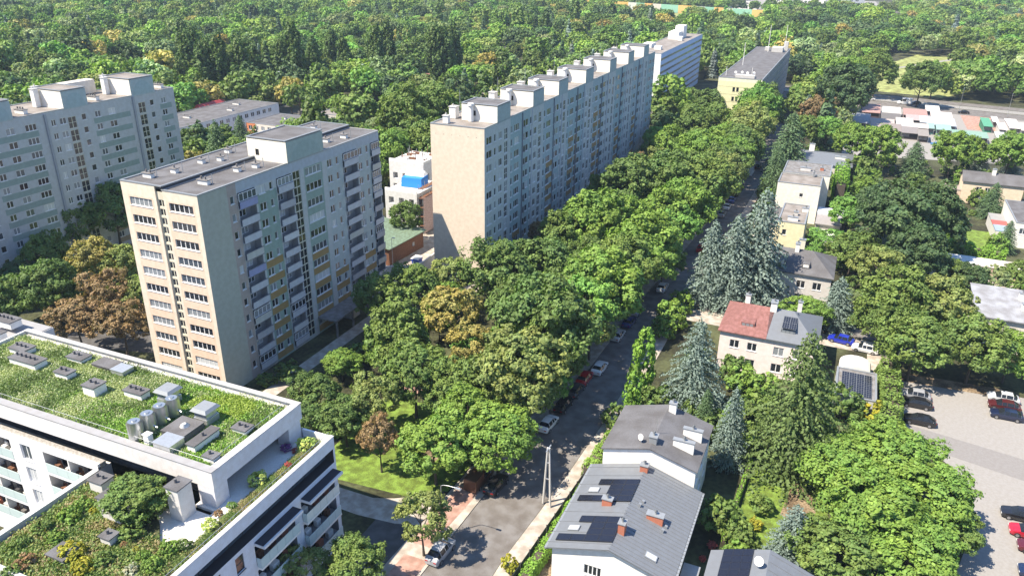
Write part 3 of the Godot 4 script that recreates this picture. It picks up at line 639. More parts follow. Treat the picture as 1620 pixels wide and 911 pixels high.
func materials() -> void:
	T["grime"] = noise_tex(0.02, 0.955, 1.0, 3, 0.12, 0.01)
	T["streak"] = noise_tex(0.012, 0.8, 1.0, 5, 0.09, 0.04)
	T["asphalt"] = noise_tex(0.01, 0.82, 1.0, 11, 0.22, 0.03)
	T["roofing"] = noise_tex(0.008, 0.82, 1.0, 17, 0.12, 0.02)
	T["lawn"] = noise_tex(0.02, 0.7, 1.0, 23, 0.14, 0.05)
	T["soil"] = noise_tex(0.01, 0.55, 1.0, 29, 0.11, 0.06)
	mt("bark", 0.075, 0.06, 0.045, 0.95)
	mt("frame_white", 0.72, 0.72, 0.72, 0.5)
	mt("frame_dark", 0.06, 0.06, 0.065, 0.5)
	mt("frame_cream", 0.62, 0.6, 0.48, 0.6)
	mt("glass0", 0.018, 0.022, 0.03, 0.06); mt("glass1", 0.06, 0.075, 0.095, 0.08); mt("glass2", 0.22, 0.24, 0.26, 0.12); mt("glass3", 0.5, 0.52, 0.54, 0.2)
	for k in ["glass0", "glass1", "glass2", "glass3"]: mats[k].metallic_specular = 0.6
	# foliage (linear reflectance)
	leafmat("leaf_dark", 0.198, 0.305, 0.085); leafmat("leaf_mid", 0.235, 0.347, 0.088); leafmat("leaf_bright", 0.276, 0.441, 0.085); leafmat("leaf_fresh", 0.276, 0.518, 0.111)
	leafmat("leaf_yellow", 0.543, 0.477, 0.148); leafmat("leaf_brown", 0.428, 0.295, 0.148); leafmat("leaf_olive", 0.344, 0.417, 0.126); leafmat("leaf_oak", 0.129, 0.212, 0.085); leafmat("leaf_pale", 0.380, 0.481, 0.211)
	leafmat("needle_dark", 0.172, 0.250, 0.081); leafmat("needle_blue", 0.260, 0.343, 0.299); leafmat("needle_green", 0.146, 0.240, 0.111); leafmat("leaf_poplar", 0.180, 0.278, 0.083)
	leafmat("leaf_thuja", 0.259, 0.463, 0.074); leafmat("leaf_gold", 0.513, 0.494, 0.055); leafmat("leaf_rust", 0.428, 0.269, 0.134); leafmat("leaf_white", 0.660, 0.660, 0.472); leafmat("leaf_purple", 0.348, 0.146, 0.458); leafmat("leaf_red", 0.660, 0.146, 0.128); leafmat("leaf_grassy", 0.724, 0.852, 0.237)
	mt("asphalt", 0.175, 0.165, 0.158, 0.95, "asphalt", 0.07); mt("asphalt_dark", 0.1, 0.098, 0.1, 0.95, "asphalt", 0.09)
	mt("pavement", 0.44, 0.4, 0.35, 0.95, "asphalt", 0.11); mt("red_paving", 0.42, 0.26, 0.21, 0.95, "asphalt", 0.13); mt("lane", 0.215, 0.205, 0.2, 0.95, "grime", 0.16); mt("lot", 0.27, 0.258, 0.245, 0.95, "grime", 0.16); mt("kerb", 0.42, 0.41, 0.39, 0.9, "grime", 0.2)
	mt("grass", 0.2, 0.25, 0.08, 1.0, "lawn", 0.035); mt("grass_lush", 0.17, 0.27, 0.04, 1.0, "lawn", 0.06); mt("soil", 0.3, 0.23, 0.15, 1.0, "soil", 0.05); mt("earth", 0.075, 0.085, 0.035, 1.0, "soil", 0.02)
	mt("park_lawn", 0.33, 0.38, 0.13, 1.0, "lawn", 0.02)
	mt("concrete", 0.5, 0.49, 0.47, 0.9, "grime", 0.12); mt("concrete_dark", 0.22, 0.22, 0.225, 0.9, "streak", 0.12); mt("white_render", 0.78, 0.77, 0.74, 0.85, "grime", 0.07); mt("plaster_grey", 0.6, 0.59, 0.58, 0.85, "grime", 0.08)
	mt("felt", 0.135, 0.133, 0.14, 0.95, "roofing", 0.06); mt("felt_brown", 0.26, 0.235, 0.215, 0.95, "roofing", 0.06); mt("felt_dark", 0.09, 0.09, 0.095, 0.95, "roofing", 0.06)
	mt("metal_roof", 0.155, 0.168, 0.188, 0.5, "grime", 0.1); mt("metal_light", 0.55, 0.57, 0.58, 0.35, "grime", 0.2, 0.6); mt("steel", 0.6, 0.61, 0.6, 0.32, "", 1.0, 0.85); mt("zinc", 0.3, 0.32, 0.34, 0.45, "grime", 0.2, 0.3)
	mt("black", 0.02, 0.02, 0.022, 0.6); mt("tyre", 0.02, 0.02, 0.02, 0.9); mt("solar", 0.012, 0.013, 0.022, 0.15); mt("solar_line", 0.18, 0.19, 0.2, 0.4)
	mt("brick_red", 0.42, 0.15, 0.09, 0.9, "grime", 0.5); mt("red_tile", 0.27, 0.125, 0.115, 0.85, "streak", 0.2); mt("green_sheet", 0.17, 0.25, 0.18, 0.7, "streak", 0.2); mt("timber", 0.19, 0.09, 0.05, 0.85, "streak", 0.3)
	mt("blue_tarp", 0.02, 0.2, 0.6, 0.5); mt("galvanised", 0.5, 0.51, 0.52, 0.4, "", 1.0, 0.7); mt("gravel", 0.36, 0.35, 0.33, 1.0, "asphalt", 0.5); mt("stone_floor", 0.68, 0.66, 0.63, 0.85, "grime", 0.3)
	mt("rail_glass", 0.5, 0.6, 0.6, 0.2); mt("red_plastic", 0.36, 0.05, 0.05, 0.6)
	paint("painted"); paint("painted_metal", "grime", 0.3, 0.45)

func sun_sky() -> void:
	var cam := Camera3D.new()
	cam.name = "camera"
	cam.position = Vector3(0, 64, 0)
	cam.rotation_degrees = Vector3(-23.72, 23.15, 0.7)
	cam.fov = 40.65
	cam.near = 0.5
	cam.far = 4000.0
	add_child(cam)
	cam.current = true
	var sun := DirectionalLight3D.new()
	sun.name = "sun"
	add_child(sun)
	sun.look_at_from_position(Vector3.ZERO, Vector3(0.47, -1.0, -0.48), Vector3.UP)
	sun.light_energy = 1.6
	sun.light_color = Color(1.0, 0.955, 0.88)
	sun.light_angular_distance = 0.5
	sun.shadow_enabled = true
	var sky := ProceduralSkyMaterial.new()
	sky.sky_top_color = Color(0.38, 0.52, 0.73)
	sky.sky_horizon_color = Color(0.7, 0.79, 0.88)
	sky.sky_curve = 0.18
	sky.ground_bottom_color = Color(0.3, 0.33, 0.28)
	sky.ground_horizon_color = Color(0.62, 0.74, 0.88)
	var e := Environment.new()
	e.background_mode = Environment.BG_SKY
	e.sky = Sky.new()
	e.sky.sky_material = sky
	e.tonemap_mode = Environment.TONE_MAPPER_LINEAR
	e.tonemap_exposure = 2.15
	e.background_energy_multiplier = 0.86
	e.fog_enabled = true
	e.fog_density = 0.00012
	e.fog_light_color = Color(0.78, 0.86, 0.95)
	e.sdfgi_enabled = true; e.ssao_enabled = true; e.ssil_enabled = true
	var w := WorldEnvironment.new()
	w.name = "environment"
	w.environment = e
	add_child(w)

func flat(called: String, m: String, y: float, poly: Array) -> void:
	var s := Shape.new()
	var p := []
	for i in range(0, poly.size(), 2): p.append(Vector2(poly[i], poly[i + 1]))
	s.prism(p, y - 0.001, y)
	struct(called, s, mats[m])

func ground() -> void:
	var s := Shape.new()
	s.quad(Vector3(-2500, 0, 600), Vector3(2500, 0, 600), Vector3(2500, 0, -3000), Vector3(-2500, 0, -3000))
	struct("ground", s, mats["earth"])
	# the street and its pavements (kerbs are real steps)
	flat("street", "asphalt", 0.02, [-35.9, 0, -34.9, -56, -34.0, -82, -32.6, -97, -31.5, -140, -28.4, -190, -27.4, -257, -26, -330, -19.5, -330, -20.8, -257, -21.8, -190, -25.0, -150, -25.4, -96, -26.2, -80, -27.6, -63, -28.6, 0])
	for k in [[[-28.5, 0, -27.5, -63, -26.1, -80, -25.3, -96, -24.9, -150, -21.7, -190, -20.7, -257, -19.4, -330, -17.6, -330, -18.9, -257, -19.9, -190, -22.8, -150, -23.0, -96, -23.8, -80, -25.0, -63, -26.0, 0], "pavement"], [[-35.95, 0, -34.95, -56, -34.05, -82, -32.65, -97, -31.55, -140, -28.45, -190, -27.45, -257, -26.05, -330, -28, -330, -29.8, -257, -31, -190, -34.2, -140, -36.0, -97, -38.2, -82, -39.4, -56, -40.4, 0], "pavement"]]:
		var q := Shape.new()
		var p := []
		for i in range(0, k[0].size(), 2): p.append(Vector2(k[0][i], k[0][i + 1]))
		q.prism(p, 0.0, 0.12)
		struct("pavement", q, mats[k[1]])
	flat("red_pavement", "red_paving", 0.135, [-36.1, -61, -35.2, -72.5, -38.1, -72.5, -38.6, -61])
	flat("red_pavement", "red_paving", 0.135, [-35.6, -45, -35.2, -59, -38.2, -59, -38.7, -45])
	flat("footpath", "pavement", 0.03, [-39, -70.5, -44.5, -67, -47, -66, -62, -66, -62, -63, -47, -62.5, -42, -63, -39, -64])
	flat("footpath", "pavement", 0.05, [-43.4, -67, -41.2, -69, -43.2, -84, -58, -97, -76.5, -97, -76.5, -99, -57, -99, -45.4, -85])
	flat("driveway", "asphalt_dark", 0.024, [-44, -66.5, -39.3, -71, -39.3, -51, -44.5, -45, -44.5, -64])
	flat("lawn", "grass_lush", 0.016, [-58, -88, -40, -88, -38.6, -76, -39, -71, -43, -68, -58, -67])
	flat("lawn", "grass_lush", 0.016, [-44.4, -56, -41.5, -61.5, -39.6, -60.5, -39.8, -40, -44.4, -40])
	flat("bare_soil", "soil", 0.022, [-45.2, -74, -43.6, -73.6, -43.2, -82, -46.8, -84])
	flat("playground", "red_paving", 0.03, [-62, -91, -55, -89, -52, -95, -59, -98])
	flat("footpath", "pavement", 0.03, [-76.6, -72, -74, -72, -74, -130, -76.6, -130])
	flat("courtyard", "pavement", 0.02, [-92, -126, -62.7, -126, -62.7, -131.8, -76, -131.8, -78, -175, -92, -175])
	flat("courtyard", "asphalt_dark", 0.02, [-146, -70, -130, -70, -122, -86, -98, -90, -98, -84, -120, -78, -128, -62, -146, -62])
	flat("lawn", "grass_lush", 0.016, [-146, -140, -96, -140, -96, -98, -146, -98])
	# right side: car park, lanes and gardens
	flat("car_park", "lot", 0.02, [13.6, -127.5, 26, -128.5, 46, -128, 60, -60, 14, -60, 21, -86, 20.5, -104, 15.5, -112])
	flat("access_lane", "lane", 0.03, [15.6, -112.6, 46, -106.5, 46, -100, 20.5, -106.5])
	flat("bare_soil", "soil", 0.026, [13.0, -129, 30, -130, 30, -127, 13.4, -126])
	flat("side_lane", "pavement", 0.02, [-24.5, -134, -24.5, -139.5, 12, -139, 14, -131.5, 14, -126, 10, -126, 10, -134])
	flat("side_street", "asphalt", 0.02, [-24, -139.6, 20, -139.6, 20, -143.5, -24, -143.5])
	flat("garden_lawn", "grass_lush", 0.018, [-4.5, -73, 6, -73, 6, -94, -3.6, -95])
	flat("bare_soil", "soil", 0.026, [0.6, -84, 4.2, -82, 4.8, -88, 1.6, -92])
	flat("garden_yard", "soil", 0.02, [-24.5, -50, -21, -50, -21, -76, -23.5, -76])
	flat("garden_lawn", "grass_lush", 0.018, [30, -216, 38, -216, 38, -199, 30, -199])
	flat("driveway", "pavement", 0.018, [22, -172, 44, -172, 44, -182, 22, -182])
	flat("market_square", "lot", 0.02, [0, -286, 74, -300, 80, -380, 2, -392])
	flat("market_paving", "red_paving", 0.03, [44, -352, 58, -352, 58, -384, 44, -384])
	flat("main_road", "asphalt", 0.03, [-60, -398, 140, -372, 140, -384, -60, -416])
	flat("tram_track", "gravel", 0.045, [-60, -417, 140, -385, 140, -392, -60, -426])
	flat("main_road", "asphalt", 0.03, [-60, -427, 140, -393, 140, -402, -60, -436])
	for k in 6:
		flat("tram_rail", "galvanised", 0.075, [-60, -418.2 - k * 1.45, 140, -385.8 - k * 1.0, 140, -385.95 - k * 1.0, -60, -418.35 - k * 1.45])
	flat("park_lawn", "park_lawn", 0.02, [-14, -440, 40, -428, 62, -470, 76, -600, 36, -610, 8, -520, -16, -470])
	flat("park_path", "lot", 0.04, [10, -520, 26, -541, 55, -594, 58, -592, 30, -541, 13, -517])
	flat("school_yard", "lot", 0.02, [-225, -180, -150, -180, -150, -275, -225, -275])
	flat("sports_pitch", "park_lawn", 0.03, [-250, -775, -80, -765, -86, -858, -330, -926, -330, -900])
	flat("far_forecourt", "lot", 0.03, [-160, -960, 60, -930, 80, -1250, -200, -1250])
	flat("far_street", "asphalt", 0.035, [28, -800, 42, -800, 30, -1250, 8, -1250])

const ZN := Vector3(0, 0, -1)   # along a wall that faces +x
const XP := Vector3(1, 0, 0)    # along a wall that faces +z
func C3(r: float, g: float, b: float) -> Color:
	return Color(r, g, b)

func roof_vent(parent: Node, at: Vector3, w: float, h: float, d: float, cap := "concrete_dark", body := "white_render") -> void:
	var s := Shape.new()
	s.box(Vector3(-w / 2, 0, -d / 2), Vector3(w / 2, h, d / 2))
	var c := Shape.new()
	c.box(Vector3(-w / 2 - 0.12, h + 0.02, -d / 2 - 0.12), Vector3(w / 2 + 0.12, h + 0.14, d / 2 + 0.12))
	for k in int(w / 0.8): c.tube(Vector3(-w / 2 + 0.5 + k * 0.75, h + 0.14, 0), Vector3(-w / 2 + 0.5 + k * 0.75, h + 0.55, 0), 0.14, 0.14, 8)
	part("roof_vent", mesh_of([[s, mats[body]], [c, mats[cap]]]), parent, at)

func pole(parent: Node, called: String, at: Vector3, h: float, r: float, m := "galvanised") -> void:
	var s := Shape.new()
	s.tube(Vector3.ZERO, Vector3(0, h, 0), r, r * 0.7, 6)
	sp(called, s, mats[m], parent, at)

func slab_roof(parent: Node, lo: Vector2, hi: Vector2, y: float, m: String, called := "roof", rim := 0.25) -> void:
	var s := Shape.new()
	s.box(Vector3(lo.x + 0.2, y - 0.5, lo.y + 0.2), Vector3(hi.x - 0.2, y - 0.12, hi.y - 0.2))
	var o := sp(called, s, mats[m], parent)
	var p := Shape.new()
	p.box(Vector3(lo.x - 0.05, y - 0.1, lo.y - 0.05), Vector3(hi.x + 0.05, y + 0.06, lo.y + rim)); p.box(Vector3(lo.x - 0.05, y - 0.1, hi.y - rim), Vector3(hi.x + 0.05, y + 0.06, hi.y + 0.05))
	p.box(Vector3(lo.x - 0.05, y - 0.1, lo.y + rim), Vector3(lo.x + rim, y + 0.06, hi.y - rim)); p.box(Vector3(hi.x - rim, y - 0.1, lo.y + rim), Vector3(hi.x + 0.05, y + 0.06, hi.y - rim))
	sp("parapet_cap", p, mats["zinc"], o)

func arch_panel(s: Shape, O: Vector3, U: Vector3, u0: float, u1: float, v0: float, v1: float, col: Color) -> void:
	var N := U.cross(Vector3.UP) * 0.02
	var pts := []
	for i in 13:
		var a := PI * i / 12.0
		pts.append(O + U * ((u0 + u1) / 2.0 + cos(a) * (u1 - u0) / 2.0) + Vector3.UP * (v0 + sin(a) * (v1 - v0)) + N)
	for i in 12: s.tri(O + U * (u0 + u1) / 2.0 + Vector3.UP * v0 + N, pts[i], pts[i + 1], col)

# --- the tower slab with the peach gable
func block_front() -> void:
	rng.seed = 11
	var b := thing("apartment_block", "eleven-storey block with sunlit peach gable end and balconies, behind the green roof", "apartment block")
	var F := 2.72
	var peach := C3(0.72, 0.555, 0.43)
	var cream := C3(0.71, 0.625, 0.51)
	var O := Vector3(-94.8, 0, -77.4)
	var s := Shape.new()
	var holes := []
	var pan := []
	var H := 32.2
	for k in 11:
		var y := 29.1 - k * F
		for w in [[1.3, 5.6], [8.8, 13.2]]: holes.append([w[0], y, w[1], y + 1.25, 0.22, null])
	# two wings of the gable, a recessed strip between them
	pan = [[1.0, 0, 6.0, 30.6, peach], [8.3, 0, 13.6, 30.6, peach], [1.0, 0.0, 6.0, 1.0, cream], [8.3, 0.0, 13.6, 1.0, cream]]
	facade(s, O, XP, 6.5, H + 0.4, holes.filter(func(q): return q[2] < 6.5), cream, pan)
	var hr := holes.filter(func(q): return q[0] > 7.9).map(func(q): return [q[0] - 7.9, q[1], q[2] - 7.9, q[3], q[4], q[5]])
	facade(s, O + XP * 7.9, XP, 6.4, H - 0.1, hr, cream, [[0.4, 0, 5.7, 30.6, peach], [0.4, 0, 5.7, 1.0, cream]])
	var nh := []
	for k in 22: nh.append([0.12, 0.9 + k * F / 2.0, 1.28, 1.95 + k * F / 2.0, 0.15, null])
	facade(s, O + Vector3(6.5, 0, -0.22), XP, 1.4, H - 0.5, nh, C3(0.6, 0.56, 0.44))
	s.quad(O + XP * 6.5, O + Vector3(6.5, 0, -0.22), O + Vector3(6.5, H + 0.4, -0.22), O + Vector3(6.5, H + 0.4, 0), cream)
	s.quad(O + Vector3(7.9, 0, -0.22), O + XP * 7.9, O + Vector3(7.9, H - 0.1, 0), O + Vector3(7.9, H - 0.1, -0.22), cream)
	# side and back walls
	s.quad(Vector3(-94.8, 0, -123.4), Vector3(-94.8, 0, -77.4), Vector3(-94.8, H + 0.4, -77.4), Vector3(-94.8, H + 0.4, -123.4), C3(0.5, 0.5, 0.46))
	s.quad(Vector3(-80.5, 0, -123.4), Vector3(-94.8, 0, -123.4), Vector3(-94.8, H, -123.4), Vector3(-80.5, H, -123.4), C3(0.6, 0.52, 0.42))
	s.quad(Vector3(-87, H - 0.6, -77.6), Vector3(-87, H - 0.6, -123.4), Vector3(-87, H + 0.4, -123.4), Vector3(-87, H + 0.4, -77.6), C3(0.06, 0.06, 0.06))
	# long face
	var E := Vector3(-80.5, 0, -77.4)
	var grey := C3(0.4, 0.42, 0.38)
	var pale := C3(0.48, 0.5, 0.49)
	var sage := C3(0.27, 0.36, 0.31)
	var ochre := C3(0.33, 0.22, 0.085)
	var pinkish := C3(0.4, 0.34, 0.3)
	var h2 := []
	var p2 := [[0, 0, 5.6, 40, C3(0.42, 0.43, 0.36)], [5.6, 0, 7.5, 40, pinkish], [11.8, 0, 16.2, 29, sage], [23.3, 0, 28.2, 30.6, sage], [29.4, 0, 33.8, 40, C3(0.42, 0.47, 0.46)], [38.8, 0, 42.9, 40, C3(0.4, 0.46, 0.46)], [7.5, 30.4, 46, 40, C3(0.42, 0.46, 0.5)]]
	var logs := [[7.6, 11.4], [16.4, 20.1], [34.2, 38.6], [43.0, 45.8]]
	for k in 11:
		var y := 28.9 - k * F
		h2.append([6.1, y + 0.1, 6.9, y + 1.3, 0.16, null])
		h2.append([12.2, y, 13.7, y + 1.3, 0.16, null]); h2.append([14.7, y + 0.1, 15.4, y + 1.3, 0.16, null])
		h2.append([23.6, y, 27.8, y + 1.3, 0.16, null])
		h2.append([29.7, y, 31.0, y + 1.3, 0.16, null]); h2.append([32.2, y, 32.9, y + 1.3, 0.16, null])
		h2.append([39.0, y, 40.2, y + 1.3, 0.16, null]); h2.append([41.5, y, 42.2, y + 1.3, 0.16, null])
		for l in logs: h2.append([l[0], y - 0.95, l[1], y + 1.45, 1.25, C3(0.3, 0.305, 0.31)])  # loggia backs and reveals painted darker than the face, standing in for shade
		if k > 2: p2.append([12.0, y - F + 1.4, 16.0, y - 0.12, ochre if k > 3 else sage])
		if k > 4: p2.append([23.4, y - F + 1.4, 28.0, y - 0.12, ochre])
		if k > 6: p2.append([29.5, y - F + 1.4, 33.6, y - 0.12, ochre]); p2.append([38.9, y - F + 1.4, 42.8, y - 0.12, ochre])
	h2.append([20.4, 0.6, 22.2, 30.4, 0.16, null])
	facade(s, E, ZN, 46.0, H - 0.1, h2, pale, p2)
	sp("wall", s, paint("painted"), b)
	for q in holes: window(b, O, XP, q[0], q[1], q[2], q[3], 4, 0, 0.16)
	for q in nh: window(b, O + Vector3(6.5, 0, -0.22), XP, q[0], q[1], q[2], q[3], 1, 0, 0.1, "frame_cream", 0, "stair_window", false)
	for q in h2:
		if q[5] != null: continue
		var w: float = q[2] - q[0]
		if q[3] - q[1] > 5.0:
			for k in 22: window(b, E, ZN, q[0], q[1] + k * 1.355, q[2], q[1] + k * 1.355 + 1.33, 1, 0, 0.1, "frame_cream", 0, "stair_window", false)
			continue
		window(b, E, ZN, q[0], q[1], q[2], q[3], 3 if w > 3.0 else (1 if w > 1.0 else 0), 0, 0.12)
	# balconies: windows at the back of each loggia and a front panel
	var fronts := []
	for cc in [C3(0.52, 0.53, 0.56), C3(0.6, 0.6, 0.6), C3(0.42, 0.42, 0.44), C3(0.3, 0.32, 0.5), C3(0.5, 0.5, 0.46)]:
		var f := Shape.new()
		f.box(Vector3(-1.0, 0, 0), Vector3(1.0, 1.08, 0.1), cc)
		f.box(Vector3(-1.02, 1.09, -0.04), Vector3(1.02, 1.15, 0.14), C3(0.2, 0.2, 0.22))
		fronts.append(mesh_of([[f, paint("painted")]]))
	for k in 11:
		var y := 28.9 - k * F
		for i in 4:
			var l: Array = logs[i]
			window(b, E - XP * 1.25, ZN, l[0] + 0.35, y - 0.05, l[0] + 2.6, y + 1.25, 2, 0, -0.06, "frame_white", -1, "window", false)
			if k == 0 and i < 2: pass
			var fr: int = 0 if rng.randf() < 0.55 else rng.randi_range(1, 4)
			var bw: float = l[1] - l[0]
			var bal := part("balcony", fronts[fr], b)
			bal.transform = Transform3D(Basis(ZN * bw / 2.0, Vector3.UP, XP), E + ZN * (l[0] + l[1]) / 2.0 + Vector3.UP * (y - 0.98) + XP * 0.28)
			var sl := part("balcony_slab", fronts[1], b)
			sl.transform = Transform3D(Basis(ZN * bw / 2.0, XP * 0.3, Vector3.UP), E + ZN * (l[0] + l[1]) / 2.0 + Vector3.UP * (y - 1.08))
			if rng.randf() < 0.22 or k == 0:
				var gl := part("balcony_glazing", winmesh(bw, 1.2, 3, 0, 0.0, rng.randi_range(0, 2), "frame_white", false), b)
				gl.transform = Transform3D(Basis(ZN, Vector3.UP, XP), E + ZN * (l[0] + l[1]) / 2.0 + Vector3.UP * (y + 0.16) + XP * 0.2)
	# roofs, penthouse
	slab_roof(b, Vector2(-94.8, -123.4), Vector2(-87.0, -77.4), H + 0.4, "felt")
	slab_roof(b, Vector2(-86.98, -123.4), Vector2(-80.5, -77.4), H - 0.1, "felt")
	var ph := Shape.new()
	var P := Vector3(-88.2, H - 0.3, -96.8)
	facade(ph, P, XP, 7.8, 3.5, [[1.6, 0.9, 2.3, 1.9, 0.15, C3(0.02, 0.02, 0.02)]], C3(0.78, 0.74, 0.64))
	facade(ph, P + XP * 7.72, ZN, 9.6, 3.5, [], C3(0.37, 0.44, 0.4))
	arch_panel(ph, P + XP * 7.72, ZN, 1.0, 8.8, 0.2, 3.0, C3(0.33, 0.41, 0.38))
	ph.box(P + Vector3(0, 0, -9.6), P + Vector3(7.6, 3.5, -0.2), C3(0.6, 0.58, 0.52))
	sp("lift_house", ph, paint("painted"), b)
	slab_roof(b, Vector2(-88.2, -106.4), Vector2(-80.46, -96.8), H + 3.45, "felt", "lift_house_roof")
	for q in [[-92.5, -80.5, 1.6], [-91, -84, 1.0], [-84, -82.5, 1.8], [-91.5, -90, 1.0], [-90, -92.5, 0.9], [-84.5, -90, 1.0], [-83.5, -93, 1.0], [-92.5, -97, 1.0], [-91.0, -101, 0.9], [-84, -112, 1.2], [-83, -116, 1.2], [-91.5, -112, 1.1], [-91, -118, 1.0]]:
		roof_vent(b, Vector3(q[0], H - (0.25 if q[0] > -87 else -0.25), q[1]), q[2], 0.65, 0.7)
		pole(b, "vent_pipe", Vector3(q[0] + 1.1, H - (0.25 if q[0] > -87 else -0.25), q[1] - 0.5), 1.6, 0.07)
	# entrance canopy
	var ca := Shape.new()
	ca.box(Vector3(-80.45, 3.1, -111), Vector3(-76.5, 3.4, -100.5))
	for z in [-110.6, -105.8, -100.9]: ca.box(Vector3(-76.9, 0, z - 0.15), Vector3(-76.6, 3.09, z + 0.15))
	sp("entrance_canopy", ca, mats["concrete_dark"], b)
	var bw2 := Shape.new()
	bw2.box(Vector3(-80.3, 0.01, -110.5), Vector3(-78.5, 3.08, -108))
	sp("entrance_wall", bw2, mats["plaster_grey"], b)

# --- long slab: period of about 19 m with stair strips and lift houses
func block_long() -> void:
	rng.seed = 21
	var b := thing("apartment_block", "very long grey-blue slab block with blank beige gable and seven lift houses on its roof", "apartment block")
	var H := 32.5
	var F := 2.72
	var L := 133.0
	var E := Vector3(-62.5, 0, -132.0)
	var s := Shape.new()
	facade(s, Vector3(-74.1, 0, -132.0), XP, 11.6, H, [], C3(0.7, 0.6, 0.49), [[0, 0, 11.6, 1.6, C3(0.5, 0.48, 0.44)]])
	s.quad(Vector3(-74.1, 0, -265), Vector3(-74.1, 0, -132), Vector3(-74.1, H, -132), Vector3(-74.1, H, -265), C3(0.5, 0.5, 0.48))
	s.quad(Vector3(-62.5, 0, -265), Vector3(-74.1, 0, -265), Vector3(-74.1, H, -265), Vector3(-62.5, H, -265), C3(0.5, 0.5, 0.48))
	for k in 6: s.box(Vector3(-73 + k * 1.75, 30.6, -131.99), Vector3(-72.88 + k * 1.75, 30.72, -131.96), C3(0.25, 0.2, 0.15))
	var pale := C3(0.48, 0.51, 0.51)
	var teal := C3(0.32, 0.42, 0.44)
	var ochre := C3(0.32, 0.21, 0.09)
	var starts := [0.0, 18.6, 37.4, 54.0, 74.5, 93.5, 112.5, 133.0]
	var lifts := [5.8, 24.4, 40.2, 59.9, 80.8, 99.5, 117.5]
	var holes := []
	var pan := []
	for i in 7:
		var u: float = starts[i]
		var st: float = lifts[i] + 3.6
		pan.append([lifts[i] + 6.6, 0, minf(u + 23.0, L), 40, teal if i % 2 == 0 else C3(0.36, 0.44, 0.47)])
		for k in 11:
			var y := 29.1 - k * F
			var cells := [[u + 0.9, 2.5, 1], [u + 4.4, 0.9, 0], [u + 6.6, 1.6, 1], [st + 3.2, 0.9, 0], [st + 5.0, 2.6, 2], [st + 9.2, 2.0, 1], [st + 12.0, 1.2, 0]]
			for c in cells:
				if c[0] > starts[i + 1] + 4.0 or c[0] + c[1] > L - 0.4: continue
				if absf(c[0] + c[1] / 2.0 - st - 0.8) < 1.6 + c[1] / 2.0: continue
				if i < 6 and absf(c[0] + c[1] / 2.0 - lifts[i + 1] - 4.4) < 1.4 + c[1] / 2.0: continue
				if i < 6 and c[0] > starts[i + 1] + 0.4: continue
				holes.append([c[0], y, c[0] + c[1], y + 1.45, 0.16, null, c[2]])
			if i in [2, 3] and k > 2 - i % 2 and k < 11:
				pan.append([st + 4.4, y - F + 1.3, st + 8.4, y - 0.02, ochre]); pan.append([st + 9.2, y - F + 1.4, st + 11.4, y - 0.1, ochre])
			if i == 0 and k > 7: pan.append([st + 4.4, y - F + 1.3, st + 8.4, y - 0.02, ochre])
			if i == 1 and k > 3: pan.append([st + 5.2, y - F + 1.4, st + 9.4, y - 0.1, ochre])
			if i in [4, 5] and k > 4: pan.append([st + 4.8, y - F + 1.4, st + 9, y - 0.1, ochre])
		for k in 11:
			holes.append([st, 1.2 + k * F, st + 1.6, 1.2 + k * F + 2.3, 0.16, null, 1])
	facade(s, E, ZN, L, H, holes, pale, pan)
	for i in range(1, 7):
		s.box(E + ZN * (starts[i] + 0.12) + XP * 0.005, E + ZN * (starts[i] - 0.12) + XP * 0.2 + Vector3.UP * (H - 0.2), C3(0.2, 0.22, 0.26))
		s.box(E + ZN * (starts[i] + 5.6) + XP * 0.005, E + ZN * (starts[i] + 5.3) + XP * 0.16 + Vector3.UP * (H - 0.2), C3(0.5, 0.53, 0.58))
	sp("wall", s, paint("painted"), b)
	holes.sort_custom(func(p, q): return p[0] < q[0])
	var acc := [Shape.new(), Shape.new(), Shape.new()]
	for i in holes.size():
		var q: Array = holes[i]
		if i < 290: window(b, E, ZN, q[0], q[1], q[2], q[3], q[6], 1 if q[3] - q[1] > 2 else 0, 0.12)
		else: window_into(acc, E, ZN, q[0], q[1], q[2], q[3], q[6])
	var rest := part("window", mesh_of([[acc[0], mats["frame_white"]], [acc[1], mats["glass0"]], [acc[2], mats["glass1"]]]), b)
	rest.set_meta("kind", "stuff")
	slab_roof(b, Vector2(-74.1, -265), Vector2(-62.5, -132), H + 0.05, "felt_brown")
	for i in 7:
		var z: float = -132.0 - lifts[i]
		var ph := Shape.new()
		var P := Vector3(-70.2, H - 0.2, z)
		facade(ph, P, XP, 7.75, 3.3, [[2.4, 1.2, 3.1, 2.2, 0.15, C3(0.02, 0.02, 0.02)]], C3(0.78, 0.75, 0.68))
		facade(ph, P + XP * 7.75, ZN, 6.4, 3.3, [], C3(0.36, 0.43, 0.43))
		ph.box(P + Vector3(0, 0, -6.4), P + Vector3(7.7, 3.3, -0.2), C3(0.6, 0.58, 0.54))
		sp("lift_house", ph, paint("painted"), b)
		slab_roof(b, Vector2(-70.2, z - 6.4), Vector2(-62.42, z), H + 3.35, "felt", "lift_house_roof")
		roof_vent(b, Vector3(-72.4, H, z - 1), 1.4, 2.2, 1.6, "concrete", "white_render")
		roof_vent(b, Vector3(-71.4, H, z + 4.2), 1.1, 1.4, 1.0, "concrete", "white_render")
		var v2 := Shape.new()
		v2.tube(Vector3.ZERO, Vector3(0, 3.0, 0), 0.5, 0.5, 10); v2.tube(Vector3(0, 3.1, 0), Vector3(0, 3.5, 0), 0.75, 0.6, 10)
		sp("flue", v2, mats["white_render"], b, Vector3(-67.8, H, z + 0.7))
		pole(b, "aerial", Vector3(-72.6, H, z - 4), 5.0, 0.05)
		if i > 0:
			roof_vent(b, Vector3(-66.5, H, z + 5.5), 1.2, 0.7, 0.8, "felt_dark", "concrete")

